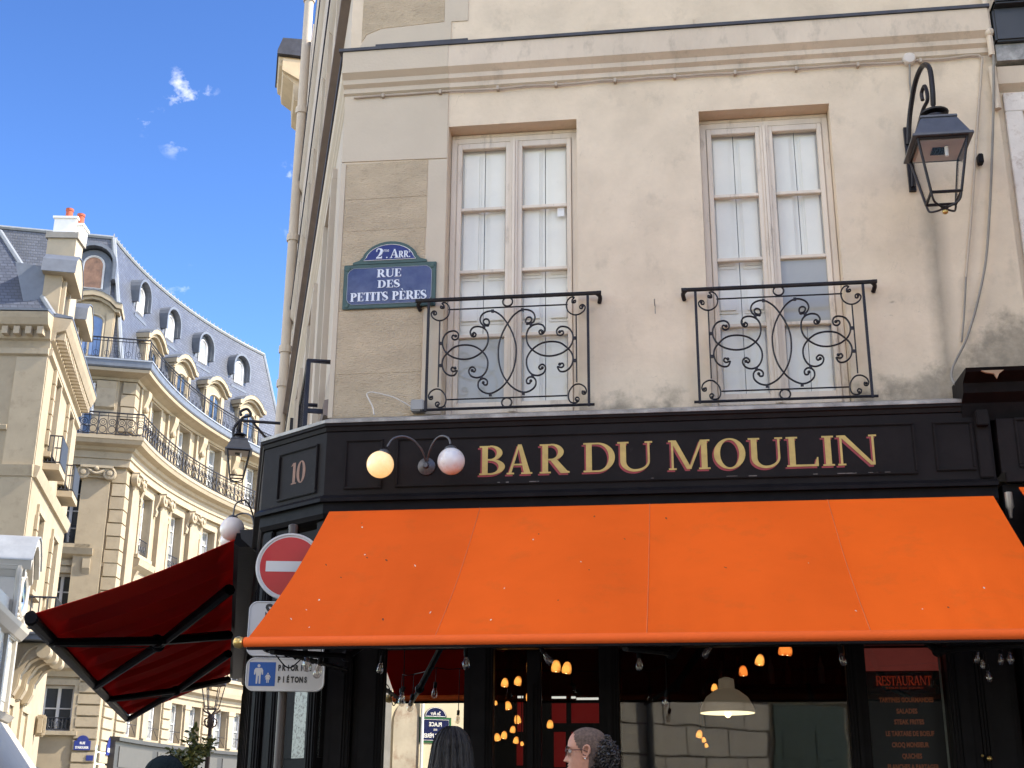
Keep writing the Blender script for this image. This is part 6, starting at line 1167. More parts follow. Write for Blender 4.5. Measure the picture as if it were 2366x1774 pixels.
def course_a(name, prof, m_, ul=AL, uf=12):
    b = MB(); b.prof(AS, prof, -.0, ul); new(name, b, m_, lhs); b = MB(); b.prof(AF, [(n*.999, z+.001) for n, z in prof], 0, uf); new(name, b, m_, lhs)
course_a('cornice', [(.0, 15.45), (.10, 15.5), (.14, 15.75), (.40, 15.85), (.5, 16.05), (.55, 16.22), (0, 16.25)], STONE2)
course_a('string_course', [(0, 14.95), (.10, 15.0), (.10, 15.18), (0, 15.2)], STONE2); course_a('string_course', [(0, 11.1), (.10, 11.12), (.16, 11.35), (.18, 11.45), (0, 11.5)], STONE2)
course_a('lead_flashing', [(0, 16.255), (.56, 16.255), (.56, 16.32), (0, 16.4)], ZBLUE)
b = MB()
for i in range(22): u = .15+i*.36; b.box(AS, u, u+.18, .12, .38, 15.56, 15.80)
for i in range(4): u = .15+i*.36; b.box(AF, u, u+.18, .12, .38, 15.56, 15.80)
new('modillions', b, STONE2, lhs, kind='stuff')
b = MB(); b.box(AF, 0.02, .95, .003, .06, 0, 14.9); new('corner_pilaster', b, STONE2, lhs)
b = MB(); b.prof(AF, [(0, 12.55), (.08, 12.57), (.12, 12.7), (0, 12.75)], .96, 12); new('string_course', b, STONE2, lhs)
# roof
HX = Vector((-21.6, 24.9, 22.6)); b = MB(); e0 = AO+Vector((0, 0, 16.3)); d0 = pxdir(0, 535); f = (AF.pt(0, -3.2, 0)-CAMP).dot(AF.N)/d0.dot(AF.N); hp = CAMP+d0*f
b.quad(e0, AF.pt(12, 0, 16.3), AF.pt(12, -3.2, hp.z), hp); new('slate_slope', b, SLATE, lhs)
b = MB(); b.quad(e0, hp, hp+S_*AL, AS.pt(AL, 0, 16.3)); new('slate_slope', b, SLATE, lhs); b = MB(); b.tube([e0, hp], .09, 6); new('hip_flashing', b, mat('pale_zinc', (.26, .28, .30)), lhs)
# two stone dormers standing on the side wall
for i, (uu, zt_) in enumerate(((1.55, 18.75), (5.3, 18.6))):
    lf = FR(AS.pt(uu, 0, 0), AS.U, AS.N); b = MB(); b.box(lf, -.85, .85, -.55, -.02, 16.3, zt_-.8); dm = new('stone_dormer', b, STONE, lhs); b = MB(); b.add([lf.pt(-.84, -.551, 16.3), lf.pt(-.84, -.551, zt_-.55), lf.pt(-.84, -1.5, zt_-.45), lf.pt(-.84, -.9, 16.3), lf.pt(.84, -.551, 16.3), lf.pt(.84, -.551, zt_-.55), lf.pt(.84, -1.5, zt_-.45), lf.pt(.84, -.9, 16.3)], [(0, 1, 2, 3), (4, 5, 6, 7), (0, 1, 5, 4), (1, 2, 6, 5), (2, 3, 7, 6), (3, 0, 4, 7)]); new('zinc_cheek', b, ZBLUE, dm)
    prof = [(-1.12, zt_-.8), (-1.0, zt_-.35), (-.55, zt_-.02), (0, zt_+.12), (.55, zt_-.02), (1.0, zt_-.35), (1.12, zt_-.8)]
    for s0, n1 in ((1., .42), (.93, .34), (.86, .24), (.78, .14)): b = MB(); b.prism(lf, [(x*s0, zt_-.8+.006/s0+(z-zt_+.8)*s0) for x, z in prof], -.6-.01*s0, n1-.05); new('hood', b, STONE2, dm)
    b = MB(); b.box(lf, -.45, .45, -.01, .02, 16.5, zt_-1.1); new('pane', b, DPANE, dm); b = MB(); b.box(lf, -.65, -.46, -.01, .1, 16.35, zt_-.9); b.box(lf, .46, .65, -.01, .1, 16.35, zt_-.9); new('surround', b, STONE2, dm)
    b = MB(); b.box(lf, -1.15, 1.15, -2.0, .3, zt_+.121, zt_+.15) if False else b.prism(lf, [(-1.15, zt_-.78), (-1.02, zt_-.30), (-.55, zt_+.04), (0, zt_+.18), (.55, zt_+.04), (1.02, zt_-.30), (1.15, zt_-.78), (1.13, zt_-.78), (1.0, zt_-.32), (.55, zt_), (0, zt_+.14), (-.55, zt_), (-1.0, zt_-.32), (-1.13, zt_-.78)], -.65, .40); new('lead_capping', b, ZBLUE, dm)
# tall chimney
def at_depth(x, y, D): d = pxdir(x, y); return CAMP+d*(D/d.dot(cf_))
ct = at_depth(142, 612, 44.0); cb_ = FR((ct.x, ct.y, 0), AF.U, AF.N); CREAMC = mat('chimney_render', (.38, .32, .235), .9, var=.06)
b = MB(); b.box(cb_, -.40, .58, -.75, .0, 16, at_depth(142, 541, 44.0).z); chn = new('chimney', b, CREAMC, lhs)
zt_ = at_depth(142, 541, 44.0).z; b = MB(); b.box(cb_, -.47, .65, -.83, .08, zt_+.003, zt_+.22); new('cap', b, mat('cap_stone', (.27, .25, .22), .9), chn)
for (x, w_, h_) in ((.12, .38, .62), (-.30, .15, .42)): b = MB(); b.box(cb_, x-w_, x+w_, -.7, -.15, zt_+.223, zt_+.22+h_) if w_ > .3 else b.box(cb_, x-w_, x+w_, -.9, -.3, zt_+.223, zt_+.22+h_); b.box(cb_, x-w_-.05, x+w_+.05, -.75 if w_ > .3 else -.95, -.1 if w_ > .3 else -.25, zt_+.22+h_, zt_+.3+h_); new('stack', b, WHITEP, chn)
for (x, z) in ((.12, .92), (-.30, .72)): b = MB(); b.lathe(cb_.pt(x, -.45, zt_+z), [(.13, 0), (.12, .32), (.14, .34), (.14, .42)], 12); new('chimney_pot', b, POT, chn, True)
# first-floor balcony on heavy scrolled consoles
bu = AS.hit(100, 1500)[0]; zb0 = AS.hit(110, 1475, .9)[1]
b = MB(); b.box(AS, -.3, 4.2, .005, 1.1, zb0-.15, zb0); b.box(AS, -.35, 4.3, .005, 1.2, zb0-.0+.003, zb0+.06); lb = new('balcony', b, ZBLUE, lhs)
b = MB(); zr = zb0+.06
for z in (zr+1.0, zr+.1): b.tube([AS.pt(-.3, .02, z), AS.pt(-.3, 1.12, z), AS.pt(4.2, 1.12, z)], .03, 5)
for i in range(6): b.tube([AS.pt(-.3, .02+1.1*i/5, zr), AS.pt(-.3, .02+1.1*i/5, zr+1.0)], .022, 4)
for i in range(24): b.tube([AS.pt(-.3+4.5*i/23, 1.12, zr), AS.pt(-.3+4.5*i/23, 1.12, zr+1.0)], .022, 4)
new('guard', b, RAILM, lb)
con = [(0, zb0-.2), (1.0, zb0-.2), (1.05, zb0-.45), (.95, zb0-.62), (.75, zb0-.62), (.55, zb0-.75), (.35, zb0-1.1), (.32, zb0-1.4), (.18, zb0-1.7), (0, zb0-1.75)]
for u in (.1, 1.5, 3.0): b = MB(); b.prof(AS, con, u, u+.5); cn_ = new('console', b, STONE2, lhs, bevel=.04); b = MB(); b.tube(spline([AS.pt(u-.01, .85, zb0-.35), AS.pt(u-.01, .98, zb0-.45), AS.pt(u-.01, .85, zb0-.55), AS.pt(u-.01, .7, zb0-.42), AS.pt(u-.01, .85, zb0-.26), AS.pt(u-.01, .5, zb0-.4), AS.pt(u-.01, .25, zb0-.9)], 4), .04, 6); b.lathe(AS.pt(u-.05, .9, zb0-.43), [(.2, 0), (.2, .6)], 14, S_); new('volute', b, STONE2, cn_, True)
for u in (.9, 3.9): far_window(AS, u, 1.1, 2.9, zb0-1.9, 0, lhs, LPANE, 2, .6, True)
b = MB(); b.box(AS, 6.6, 6.75, 0.0, .35, 4.0, 4.7); b.box(AS, 6.55, 6.8, .05, .3, 4.06, 4.64); o = new('wall_plaque', b, STONE2, lhs, bevel=.05)
# dark shop with box awnings at its foot
dk = thing('dark_shop', 'dark shop with folded grey box awnings at the foot of the cream left house', 'shopfront', AS.pt(2, .3, 0)); DKM = mat('charcoal_shop', (.045, .048, .052), .5, var=.2)
b = MB(); b.box(AS, -.2, AL, .005, .35, .1, 2.7); b.prof(AS, [(.005, 2.7), (.5, 2.75), (.6, 2.95), (.005, 3.05)], -.3, AL); new('front', b, DKM, dk)
for u in (.3, 3.8): b = MB(); b.prof(AS, [(.4, 2.62), (1.5, 2.05), (1.5, 1.75), (1.42, 1.7), (.4, 2.2)], u, u+2.9); bx = new('box_awning', b, DKM, dk); b = MB(); b.box(AS, u-.01, u+2.91, 1.502, 1.53, 1.76, 2.04); b.box(AS, u+1.2, u+1.7, 1.531, 1.535, 1.8, 2.0); new('valance', b, mat('grey_valance', (.28, .28, .26), .7), bx)
# ---------------------------------------------------------------- white shop at the far left edge
WO = at_depth(34, 1480, 35); WS = FR((WO.x, WO.y, 0), -S_, (.9429, .3332, 0)); WHT = mat('white_shop_paint', (.40, .375, .33), .5, var=.05, scale=2, dirt=((.42, .40, .37), 3, .6, .8, .4))
ws = thing('white_shop', 'white painted shop with carved round clock gable at the left edge', 'building', (WO.x-1.5, WO.y-2, 0)); zz_ = lambda x, y, n=0.: WS.hit(x, y, n)
b = MB(); b.box(WS, .0, 9, -4, 0, 0, zz_(40, 1400)[1]); new('wall', b, WHT, ws)
zt1 = zz_(45, 1470)[1]; zt2 = zz_(30, 1665)[1]
b = MB(); b.prof(WS, [(.003, zt1-.25), (.15, zt1-.2), (.3, zt1-.02), (.34, zt1+.1), (.003, zt1+.14)], -.2, 9); b.prof(WS, [(.003, zt2-.2), (.12, zt2-.15), (.24, zt2), (.003, zt2+.1)], -.1, 9); new('cornice', b, WHT, ws)
for u in (.1, 1.5, 2.9): b = MB(); b.box(WS, u, u+.22, .003, .1, zt2+.105, zt1-.255); new('pilaster', b, WHT, ws)
b = MB(); b.box(WS, .35, 1.45, .003, .02, zt2+.35, zt1-.5); b.box(WS, 1.75, 2.85, .003, .02, zt2+.35, zt1-.5); new('shop_pane', b, mat('pale_pane', (.45, .47, .48), .1, coat=.5), ws)
ck = zz_(16, 1340, .15); zk = ck[1]; uk = .78; zp = zz_(40, 1225, .3)[1]
gab = [(x*.66, z) for x, z in [(-1.15, zk-1.15), (-1.2, zk-.2), (-1.0, zp-.75), (-1.25, zp-.55), (-1.25, zp-.35), (-.9, zp-.1), (-.45, zp+.18), (0, zp+.25), (.45, zp+.18), (.9, zp-.1), (1.25, zp-.35), (1.25, zp-.55), (1.0, zp-.75), (1.2, zk-.2), (1.15, zk-1.15)]]
lf = FR(WS.pt(uk, 0, 0), WS.U, WS.N); b = MB(); b.prism(lf, gab, -.6, .1); gb = new('clock_gable', b, WHT, ws, bevel=.03)
b = MB(); tp_ = [(x*.66, z) for x, z in [(-1.3, zp-.5), (-.95, zp-.12), (-.45, zp+.2), (0, zp+.28), (.45, zp+.2), (.95, zp-.12), (1.3, zp-.5)]]
b.prism(lf, [(x, z+.12) for x, z in tp_]+[(x*.92, z-.12) for x, z in tp_[::-1]], -1.2, .42); b.prism(lf, [(x*.9, z-.14) for x, z in tp_]+[(x*.8, z-.30) for x, z in tp_[::-1]], -.6, .28); new('hood', b, WHT, gb)
b = MB(); b.prism(lf, [(x*1.02, z+.16) for x, z in tp_]+[(x*1.02, z+.125) for x, z in tp_[::-1]], -1.3, .46); new('lead_capping', b, mat('pale_lead', (.30, .32, .35), .5, .3), gb)
b = MB(); b.lathe(lf.pt(0, .1, zk), [(.54, 0), (.56, .06), (.46, .10), (.44, .04), (0, .03)], 28, WS.N); ck_ = new('clock_dial', b, mat('blue_dial', (.14, .22, .42), .3, var=.3, scale=5, dirt=((.25, .34, .20), 3, .45, .6, .8)), gb, True)
b = MB(); b.tube([lf.pt(.52*math.cos(a), .16, zk+.52*math.sin(a)) for a in [2*math.pi*i/28 for i in range(28)]], .08, 6, True)
for i in range(18): a = 2*math.pi*i/18; b.ball(lf.pt(.63*math.cos(a), .13, zk+.63*math.sin(a)), .08, 7, 1, 5)
for s_ in (-1, 1): b.tube(spline([lf.pt(s_*.2, .16, zk-.78), lf.pt(s_*.7, .16, zk-.8), lf.pt(s_*.74, .14, zk-.5), lf.pt(s_*.74, .14, zk+.1), lf.pt(s_*.8, .14, zk+.5), lf.pt(s_*.72, .16, zk+.75)], 4), .085, 6)
new('carving', b, WHT, gb, True)
b = MB(); b.tube([lf.pt(0, .15, zk), lf.pt(.1, .15, zk+.36)], .02, 4); b.tube([lf.pt(0, .15, zk), lf.pt(-.22, .15, zk-.12)], .025, 4); new('hands', b, BLACK, ck_)
wa_ = thing('white_awning', 'white fabric awning sloping down at the lower left corner', 'awning', WS.pt(3, 1, 0)); za_ = zt2-.22
b = MB(); b.hexa([WS.pt(.1, .12, za_), WS.pt(9, .12, za_), WS.pt(9, 1.3, za_-1.5), WS.pt(.1, 1.3, za_-1.5), WS.pt(.1, .12, za_+.01), WS.pt(9, .12, za_+.01), WS.pt(9, 1.3, za_-1.49), WS.pt(.1, 1.3, za_-1.49)]); new('fabric_panel', b, mat('white_fabric', (.36, .335, .30), .9, var=.04), wa_)
b = MB(); b.tube([WS.pt(.1, 1.31, za_-1.5), WS.pt(9, 1.31, za_-1.5)], .03, 6); new('front_bar', b, WHT, wa_)
# ---------------------------------------------------------------- street lamp and potted tree in the side street
lp = at_depth(489, 1640, 33); sl2 = thing('street_lamp', 'ornate iron street lamp with glazed lantern standing before the round building', 'street lamp', (lp.x, lp.y, 0))
LIR = mat('lamp_iron', (.055, .035, .03), .5, .4); k = .30
b = MB(); b.lathe((lp.x, lp.y, 0), [(.22, 0), (.22, .15), (.14, .3), (.12, .9), (.07, 1.1), (.06, lp.z-1.0), (.08, lp.z-.95), (.055, lp.z-.9), (.05, lp.z-.45), (.08, lp.z-.4), (.04, lp.z-.1)], 12); new('post', b, LIR, sl2, True)
b = MB()
for i in range(4):
    a = math.pi/4+i*math.pi/2; c, s = math.cos(a), math.sin(a); q = lambda r, z: Vector((lp.x+c*r, lp.y+s*r, lp.z+z))
    b.tube(spline([q(.03, -.45), q(.14, -.38), q(.16, -.25), q(.08, -.2), q(.07, -.1), q(.18, -.05), q(.24, .02)], 4), .022, 5); b.ball(q(.16, -.3), .035, 6, 1, 5)
new('scroll_brackets', b, LIR, sl2, True)
hexp = lambda r, z: [Vector((lp.x+r*math.cos(R_(60*i+15)), lp.y+r*math.sin(R_(60*i+15)), lp.z+z)) for i in range(6)]
b = MB(); lo_, hi_ = hexp(.17, .02), hexp(.30, .62)
for i in range(6): b.tube([lo_[i], hi_[i]], .014, 5); b.tube([lo_[i], lo_[(i+1) % 6]], .014, 5); b.tube([hi_[i], hi_[(i+1) % 6]], .02, 5)
new('lantern_cage', b, LIR, sl2)
b = MB(); lo2, hi2 = hexp(.165, .03), hexp(.29, .61)
for i in range(6): j = (i+1) % 6; b.quad(lo2[i], lo2[j], hi2[j], hi2[i])
new('glass_panes', b, LGLASS, sl2); b = MB(); b.lathe((lp.x, lp.y, lp.z+.63), [(.33, 0), (.30, .06), (.16, .2), (.10, .22), (.10, .3), (.03, .4)], 12); new('lantern_roof', b, LIR, sl2, True)

tp0 = at_depth(440, 1748, 31); tr_ = thing('potted_tree', 'small leafy evergreen tree in front of the street lamp, half in sun', 'plant', (tp0.x, tp0.y, 0)); LEAF = mat('leaf', (.065, .085, .018), .5, var=.4, scale=9, spec=.5); LEAF2 = mat('young_leaf', (.16, .15, .035), .5, var=.3, scale=9); BARK = mat('bark', (.09, .065, .045), .9, var=.2)
b = MB(); b.lathe((tp0.x, tp0.y, .13), [(.22, 0), (.28, .5), (.30, .52), (.27, .53), (.25, .48)], 14); new('pot', b, mat('grey_pot', (.2, .2, .19), .7), tr_, True)
b = MB(); b.tube([(tp0.x, tp0.y, .5), (tp0.x+.02, tp0.y, 1.2), (tp0.x, tp0.y, tp0.z-.2)], [.035, .03, .022], 7); brs = []
rl_ = random.Random(11)
for i in range(26):
    z0_ = tp0.z-.9+rl_.random()*.7; a = rl_.random()*6.28; r_ = .22+.36*rl_.random(); e = Vector((tp0.x+r_*math.cos(a), tp0.y+r_*math.sin(a), z0_+.2+.75*rl_.random()*(1.25-r_*1.1))); b.tube([(tp0.x, tp0.y, z0_), e], [.01, .005], 5); brs.append((Vector((tp0.x, tp0.y, z0_)), e))
new('trunk', b, BARK, tr_, True)
for m_, cnt in ((LEAF, 900), (LEAF2, 800)):
    b = MB()
    for i in range(cnt):
        s0, e = brs[rl_.randrange(len(brs))]; p = s0+(e-s0)*(.45+.62*rl_.random())+Vector((rl_.gauss(0, .05), rl_.gauss(0, .05), rl_.gauss(0, .05))); d = Vector((rl_.gauss(0, 1), rl_.gauss(0, 1), rl_.gauss(.1, .7))).normalized(); x = d.orthogonal().normalized(); x.rotate(Matrix.Rotation(rl_.random()*6.28, 3, d)); up = d.cross(x); ln_ = .13+.07*rl_.random(); w_ = ln_*.22
        b.add([p, p+d*ln_*.35+x*w_, p+d*ln_*.7+x*w_*.8-up*.008, p+d*ln_-up*.015, p+d*ln_*.7-x*w_*.8-up*.008, p+d*ln_*.35-x*w_, p+d*ln_*.5+up*.006], [(0, 1, 6), (1, 2, 6), (2, 3, 6), (3, 4, 6), (4, 5, 6), (5, 0, 6)])
    new('crown', b, m_, tr_, kind='stuff')

# ---------------------------------------------------------------- people
SKIN = mat('skin', (.47, .235, .165), .5, var=.16, scale=22, bump=.05, bscale=120, spec=.35)
HROW = [(-.055, .052, .050, .050), (-.03, .052, .052, .050), (-.012, .060, .053, .047), (.0, .080, .052, .044), (.015, .093, .056, .052), (.03, .093, .062, .058), (.045, .091, .070, .062), (.06, .091, .078, .066), (.075, .089, .085, .068), (.09, .087, .091, .070), (.105, .086, .096, .072), (.12, .087, .100, .074), (.135, .093, .102, .076), (.15, .095, .103, .077), (.17, .092, .102, .077), (.19, .083, .097, .073), (.205, .071, .088, .065), (.218, .054, .072, .053), (.228, .034, .048, .036), (.2335, .016, .024, .018), (.235, .003, .005, .004)]
def hval(z):
    for a, c in zip(HROW, HROW[1:]):
        if a[0] <= z <= c[0]: f = (z-a[0])/(c[0]-a[0]); f2 = f; return [a[i]+(c[i]-a[i])*f2 for i in (1, 2, 3)]
    return list(HROW[-1][1:])
def hpt(z, t, off=0.):                                   # t: angle from straight ahead
    F, Bk, Wd = hval(z); c, s = math.cos(t), math.sin(t); e = .88
    sg = lambda v: math.copysign(abs(v)**e, v)
    x = (F if c > 0 else Bk)*sg(c); y = Wd*sg(s); at_ = abs(t) if t <= math.pi else 2*math.pi-t
    g = lambda zc, sz, st, tc=0.: math.exp(-((z-zc)/sz)**2-((at_-tc)/st)**2)
    nose = 0
    if .058 < z < .135: f = (.135-z)/.077; nose = (.004+.030*f**1.15)*(1 if z > .068 else max(0, (z-.058)/.010)) * math.exp(-(at_/(.13+.10*f))**2)
    x += nose + .008*g(.050, .006, .28)+.007*g(.037, .006, .26)-.005*g(.0435, .003, .3)-.006*g(.058, .006, .15)+.006*g(.005, .012, .3) + .006*g(.136, .009, .5, .3)-.009*g(.116, .011, .2, .36)
    y += math.copysign(.004, s)*g(.09, .02, .3, .75)
    n = Vector((x, y, 0)); L = n.length; n = n/L if L > 1e-6 else Vector((1, 0, 0)); hh = min(1, max(0, (z-.17)/.065))
    return Vector((x, y, z))+(n*(1-hh)+Vector((0, 0, hh))).normalized()*off
def person(label, head, face, skin=SKIN, tilt=0., shirt=(.1, .1, .12), hair=None, extra=None):
    # head: position of the crown; face: compass direction looked at
    Hc = Vector(head); f = Vector((math.cos(face), math.sin(face), 0)); r = Vector((-f.y, f.x, 0)); Zv = Vector((0, 0, 1)); base = Vector((Hc.x, Hc.y, 0)); H = Hc.z; sc = H/1.80
    hx = lambda v: base+f*v.x+r*v.y+Zv*(H-.235+v.z)
    root = thing('person', label, 'person', base)
    L = lambda x, y, z: base+f*(x*sc)+r*(y*sc)+Zv*(z*sc)
    # limbs and trunk fused into one skin
    def body_parts(bb, o=0., which='all'):
        if which in ('all', 'top'):
            T = [(0, .93, .155, .115), (0, 1.02, .145, .105), (0.0, 1.12, .14, .10), (.01, 1.25, .16, .115), (.01, 1.38, .18, .115), (.0, 1.46, .165, .095), (-.005, 1.50, .10, .075), (0, 1.54, .062, .062)] if which == 'all' else [(0, .90, .165, .125), (0, 1.02, .155, .115), (0.0, 1.12, .15, .11), (.01, 1.25, .17, .125), (.01, 1.38, .19, .125), (.0, 1.455, .175, .105), (-.005, 1.50, .11, .085)]
            n = 20; vs = []; fs = []
            for x, z, wy, wx in T: vs += [L(x+(wx)*math.cos(a), wy*math.sin(a), z) for a in [2*math.pi*i/n for i in range(n)]]
            for i in range(len(T)-1):
                for j in range(n): fs.append((i*n+j, i*n+(j+1) % n, (i+1)*n+(j+1) % n, (i+1)*n+j))
            fs += [tuple(range(n)), tuple(range((len(T)-1)*n, len(T)*n))]; bb.add(vs, fs)
        for s in (-1, 1):
            if which == 'all':
                bb.tube([L(0, s*.16, 1.44), L(-.01, s*.215, 1.34), L(-.02, s*.235, 1.12), L(.03, s*.24, .95), L(.05, s*.235, .87)], [v*sc for v in (.055, .052, .042, .036, .027)], 12)
                bb.tube([L(.05, s*.235, .88), L(.06, s*.233, .82), L(.065, s*.23, .78)], [v*sc for v in (.026, .032, .026)], 10)
                for i, (ln_, dx) in enumerate(((.075, -.026), (.085, -.009), (.08, .009), (.062, .026))): p0 = L(.065+dx, s*.23, .785); bb.tube([p0, p0+L(.006, -s*.004, -ln_*.5)-base, p0+L(.012, -s*.018, -ln_)-base], [.0095*sc, .009*sc, .0075*sc], 8)
                bb.tube([L(.085, s*.23, .82), L(.105, s*.225, .79), L(.108, s*.215, .765)], [.011*sc, .0105*sc, .009*sc], 8)
                bb.tube([L(0, s*.085, .95), L(.005, s*.09, .75), L(.01, s*.095, .50), L(-.01, s*.098, .30), L(-.02, s*.10, .09)], [v*sc for v in (.092, .085, .058, .055, .038)], 14); bb.tube([L(-.04, s*.10, .05), L(.05, s*.105, .045), L(.15, s*.115, .03)], [v*sc for v in (.038, .04, .025)], 10)
            if which == 'top': bb.tube([L(0, s*.15, 1.45), L(-.01, s*.215, 1.35), L(-.02, s*.235, 1.18)], [v*sc for v in (.068, .068, .056)], 12)
            if which == 'legs': bb.tube([L(0, s*.08, 1.0), L(.005, s*.09, .75), L(.01, s*.095, .50), L(-.01, s*.098, .30), L(-.02, s*.10, .06)], [v*sc for v in (.108, .10, .075, .072, .065)], 14)
            if which == 'shoes': bb.tube([L(-.06, s*.10, .04), L(.05, s*.105, .045), L(.13, s*.115, .04), L(.18, s*.118, .03)], [v*sc for v in (.045, .05, .045, .028)], 10)
    bb = MB(); body_parts(bb); me = bpy.data.meshes.new('tmp'); me.from_pydata(bb.v, [], bb.f); bm = bmesh.new(); bm.from_mesh(me); bmesh.ops.recalc_face_normals(bm, faces=bm.faces); bm.to_mesh(me); bm.free()
    to = bpy.data.objects.new('tmp', me); COL.objects.link(to); rm = to.modifiers.new('r', 'REMESH'); rm.mode = 'VOXEL'; rm.voxel_size = .0085; dg = bpy.context.evaluated_depsgraph_get(); dg.update(); m2 = bpy.data.meshes.new_from_object(to.evaluated_get(dg))
    bb = MB(); bb.add([v.co for v in m2.vertices], [tuple(p.vertices) for p in m2.polygons]); bpy.data.objects.remove(to); bpy.data.meshes.remove(me); bpy.data.meshes.remove(m2)
    zs = [-.10]+[-.055+.29*i/74 for i in range(75)]; n = 72; vs, fs = [], []
    for z in zs:
        for j in range(n): v = hpt(max(z, -.055), 2*math.pi*j/n); v.z = z; vs.append(hx(v))
    for i in range(len(zs)-1):
        for j in range(n): fs.append((i*n+j, i*n+(j+1) % n, (i+1)*n+(j+1) % n, (i+1)*n+j))
    fs += [tuple(range(n)), tuple(range((len(zs)-1)*n, len(zs)*n))]; bb.add(vs, fs)
    for s in (-1, 1):                                    # ears: rim, bowl and lobe
        E = lambda x, y, z: hx(Vector((x, s*(.070+y), z)))
        bb.tube(spline([E(.012, .004, .088), E(-.002, .012, .082), E(-.012, .015, .092), E(-.022, .020, .112), E(-.024, .022, .130), E(-.014, .020, .141), E(.000, .014, .138), E(.008, .007, .126), E(.008, .004, .115)], 4), .0055, 8)
        bb.lathe(E(-.006, .004, .114), [(.022, 0), (.021, .006), (.010, .003)], 14, (r*s)); bb.ball(E(.000, .009, .083), .009, 8)
    new('body', bb, skin, root, True)
    bb = MB(); body_parts(bb, 0, 'top'); new('shirt', bb, mat('cloth_%d' % int(sum(shirt)*1000), shirt, .9, var=.1, bump=.1, bscale=80), root, True)
    bb = MB(); body_parts(bb, 0, 'legs'); new('trousers', bb, mat('dark_denim', (.03, .04, .07), .9, var=.15), root, True); bb = MB(); body_parts(bb, 0, 'shoes'); new('shoe', bb, BLACK, root, True)
    for s in (-1, 1): bb = MB(); bb.ball(hx(Vector((.080, s*.031, .117))), .0115, 12); ey = new('eye', bb, mat('eye_white', (.7, .68, .66), .2), root, True); bb = MB(); bb.ball(hx(Vector((.0875, s*.031, .117))), .0055, 10); new('iris', bb, BLACK, ey, True)
    for s in (-1, 1): bb = MB(); bb.tube([hx(hpt(.132, s*.12, .002)), hx(hpt(.139, s*.35, .003)), hx(hpt(.135, s*.62, .002))], [.003, .0042, .002], 6); new('eyebrow', bb, mat('brow_hair', (.025, .018, .015), .8), root, True)
    return root, hx
def shell(hx, off, cond, z0=-.05, nz=70, n=72, thick=0.):
    zs = [z0+(.235-z0)*i/nz for i in range(nz+1)]; bb = MB(); idx = {}; vs = []; fs = []
    for i, z in enumerate(zs):
        for j in range(n): vs.append(hx(hpt(z, 2*math.pi*j/n, off)))
    for i in range(nz):
        for j in range(n):
            t = 2*math.pi*(j+.5)/n; t = t if t <= math.pi else 2*math.pi-t
            if cond(zs[i], t): fs.append((i*n+j, i*n+(j+1) % n, (i+1)*n+(j+1) % n, (i+1)*n+j))
    bb.add(vs, fs); return bb
# man in profile with glasses and a shaved head
mp_ = P(1354, 1681, -4.15)
man, hx = person('person with shaved crown, dark curls behind and glasses, in profile looking left', mp_, R_(180), shirt=(.16, .16, .17))
BUZZ = mat('shaved_hair', (.125, .085, .068), .9, var=.45, scale=70, bump=.4, bscale=400)
bb = shell(hx, .0022, lambda z, t: (z > .165+.045*math.cos(t*1.0) if t < .9 else (z > .10+.092*max(0, 1.45-t)/.55*.9 if t < 1.45 else (z > .085 if t < 1.75 else z > .02)))); new('hair', bb, BUZZ, man, True)
GLS = mat('glasses_frame', (.07, .022, .02), .3)
bb = MB()
for s in (-1, 1):
    c0_ = Vector((.104, s*.033, .112)); bb.tube([hx(c0_+Vector((-.012*abs(math.cos(a))*.4, .025*math.cos(a), .019*math.sin(a)))) for a in [2*math.pi*i/24 for i in range(24)]], .0019, 6, True); bb.tube([hx(c0_+Vector((-.006, s*.025, .008))), hx(Vector((.07, s*.076, .120))), hx(Vector((.01, s*.082, .121))), hx(Vector((-.018, s*.082, .108)))], .0022, 6)
bb.tube([hx(Vector((.104, -.009, .116))), hx(Vector((.110, 0, .119))), hx(Vector((.104, .009, .116)))], .0019, 6); gl_ = new('glasses', bb, GLS, man, True)
LENS = glass('lens', (.62, .60, .58), .05)
for s in (-1, 1): bb = MB(); bb.lathe(hx(Vector((.102, s*.033, .112))), [(.0235, 0), (.0235, .001)], 20, hx(Vector((1, 0, 0)))-hx(Vector((0, 0, 0)))); new('lens', bb, LENS, gl_, True)
for s in (-1, 1): bb = MB(); bb.ball(hx(Vector((.000, s*.084, .078))), .0045, 8); new('earring', bb, mat('pearl', (.8, .8, .8), .2, .3), man, True)
bb = MB(); bb.tube(spline([hx(hpt(.0435, s*.05, .0005)) for s in (-6, -3, 0, 3, 6)], 3), .002, 5); new('lips', bb, mat('lip', (.30, .10, .085), .5), man, True)
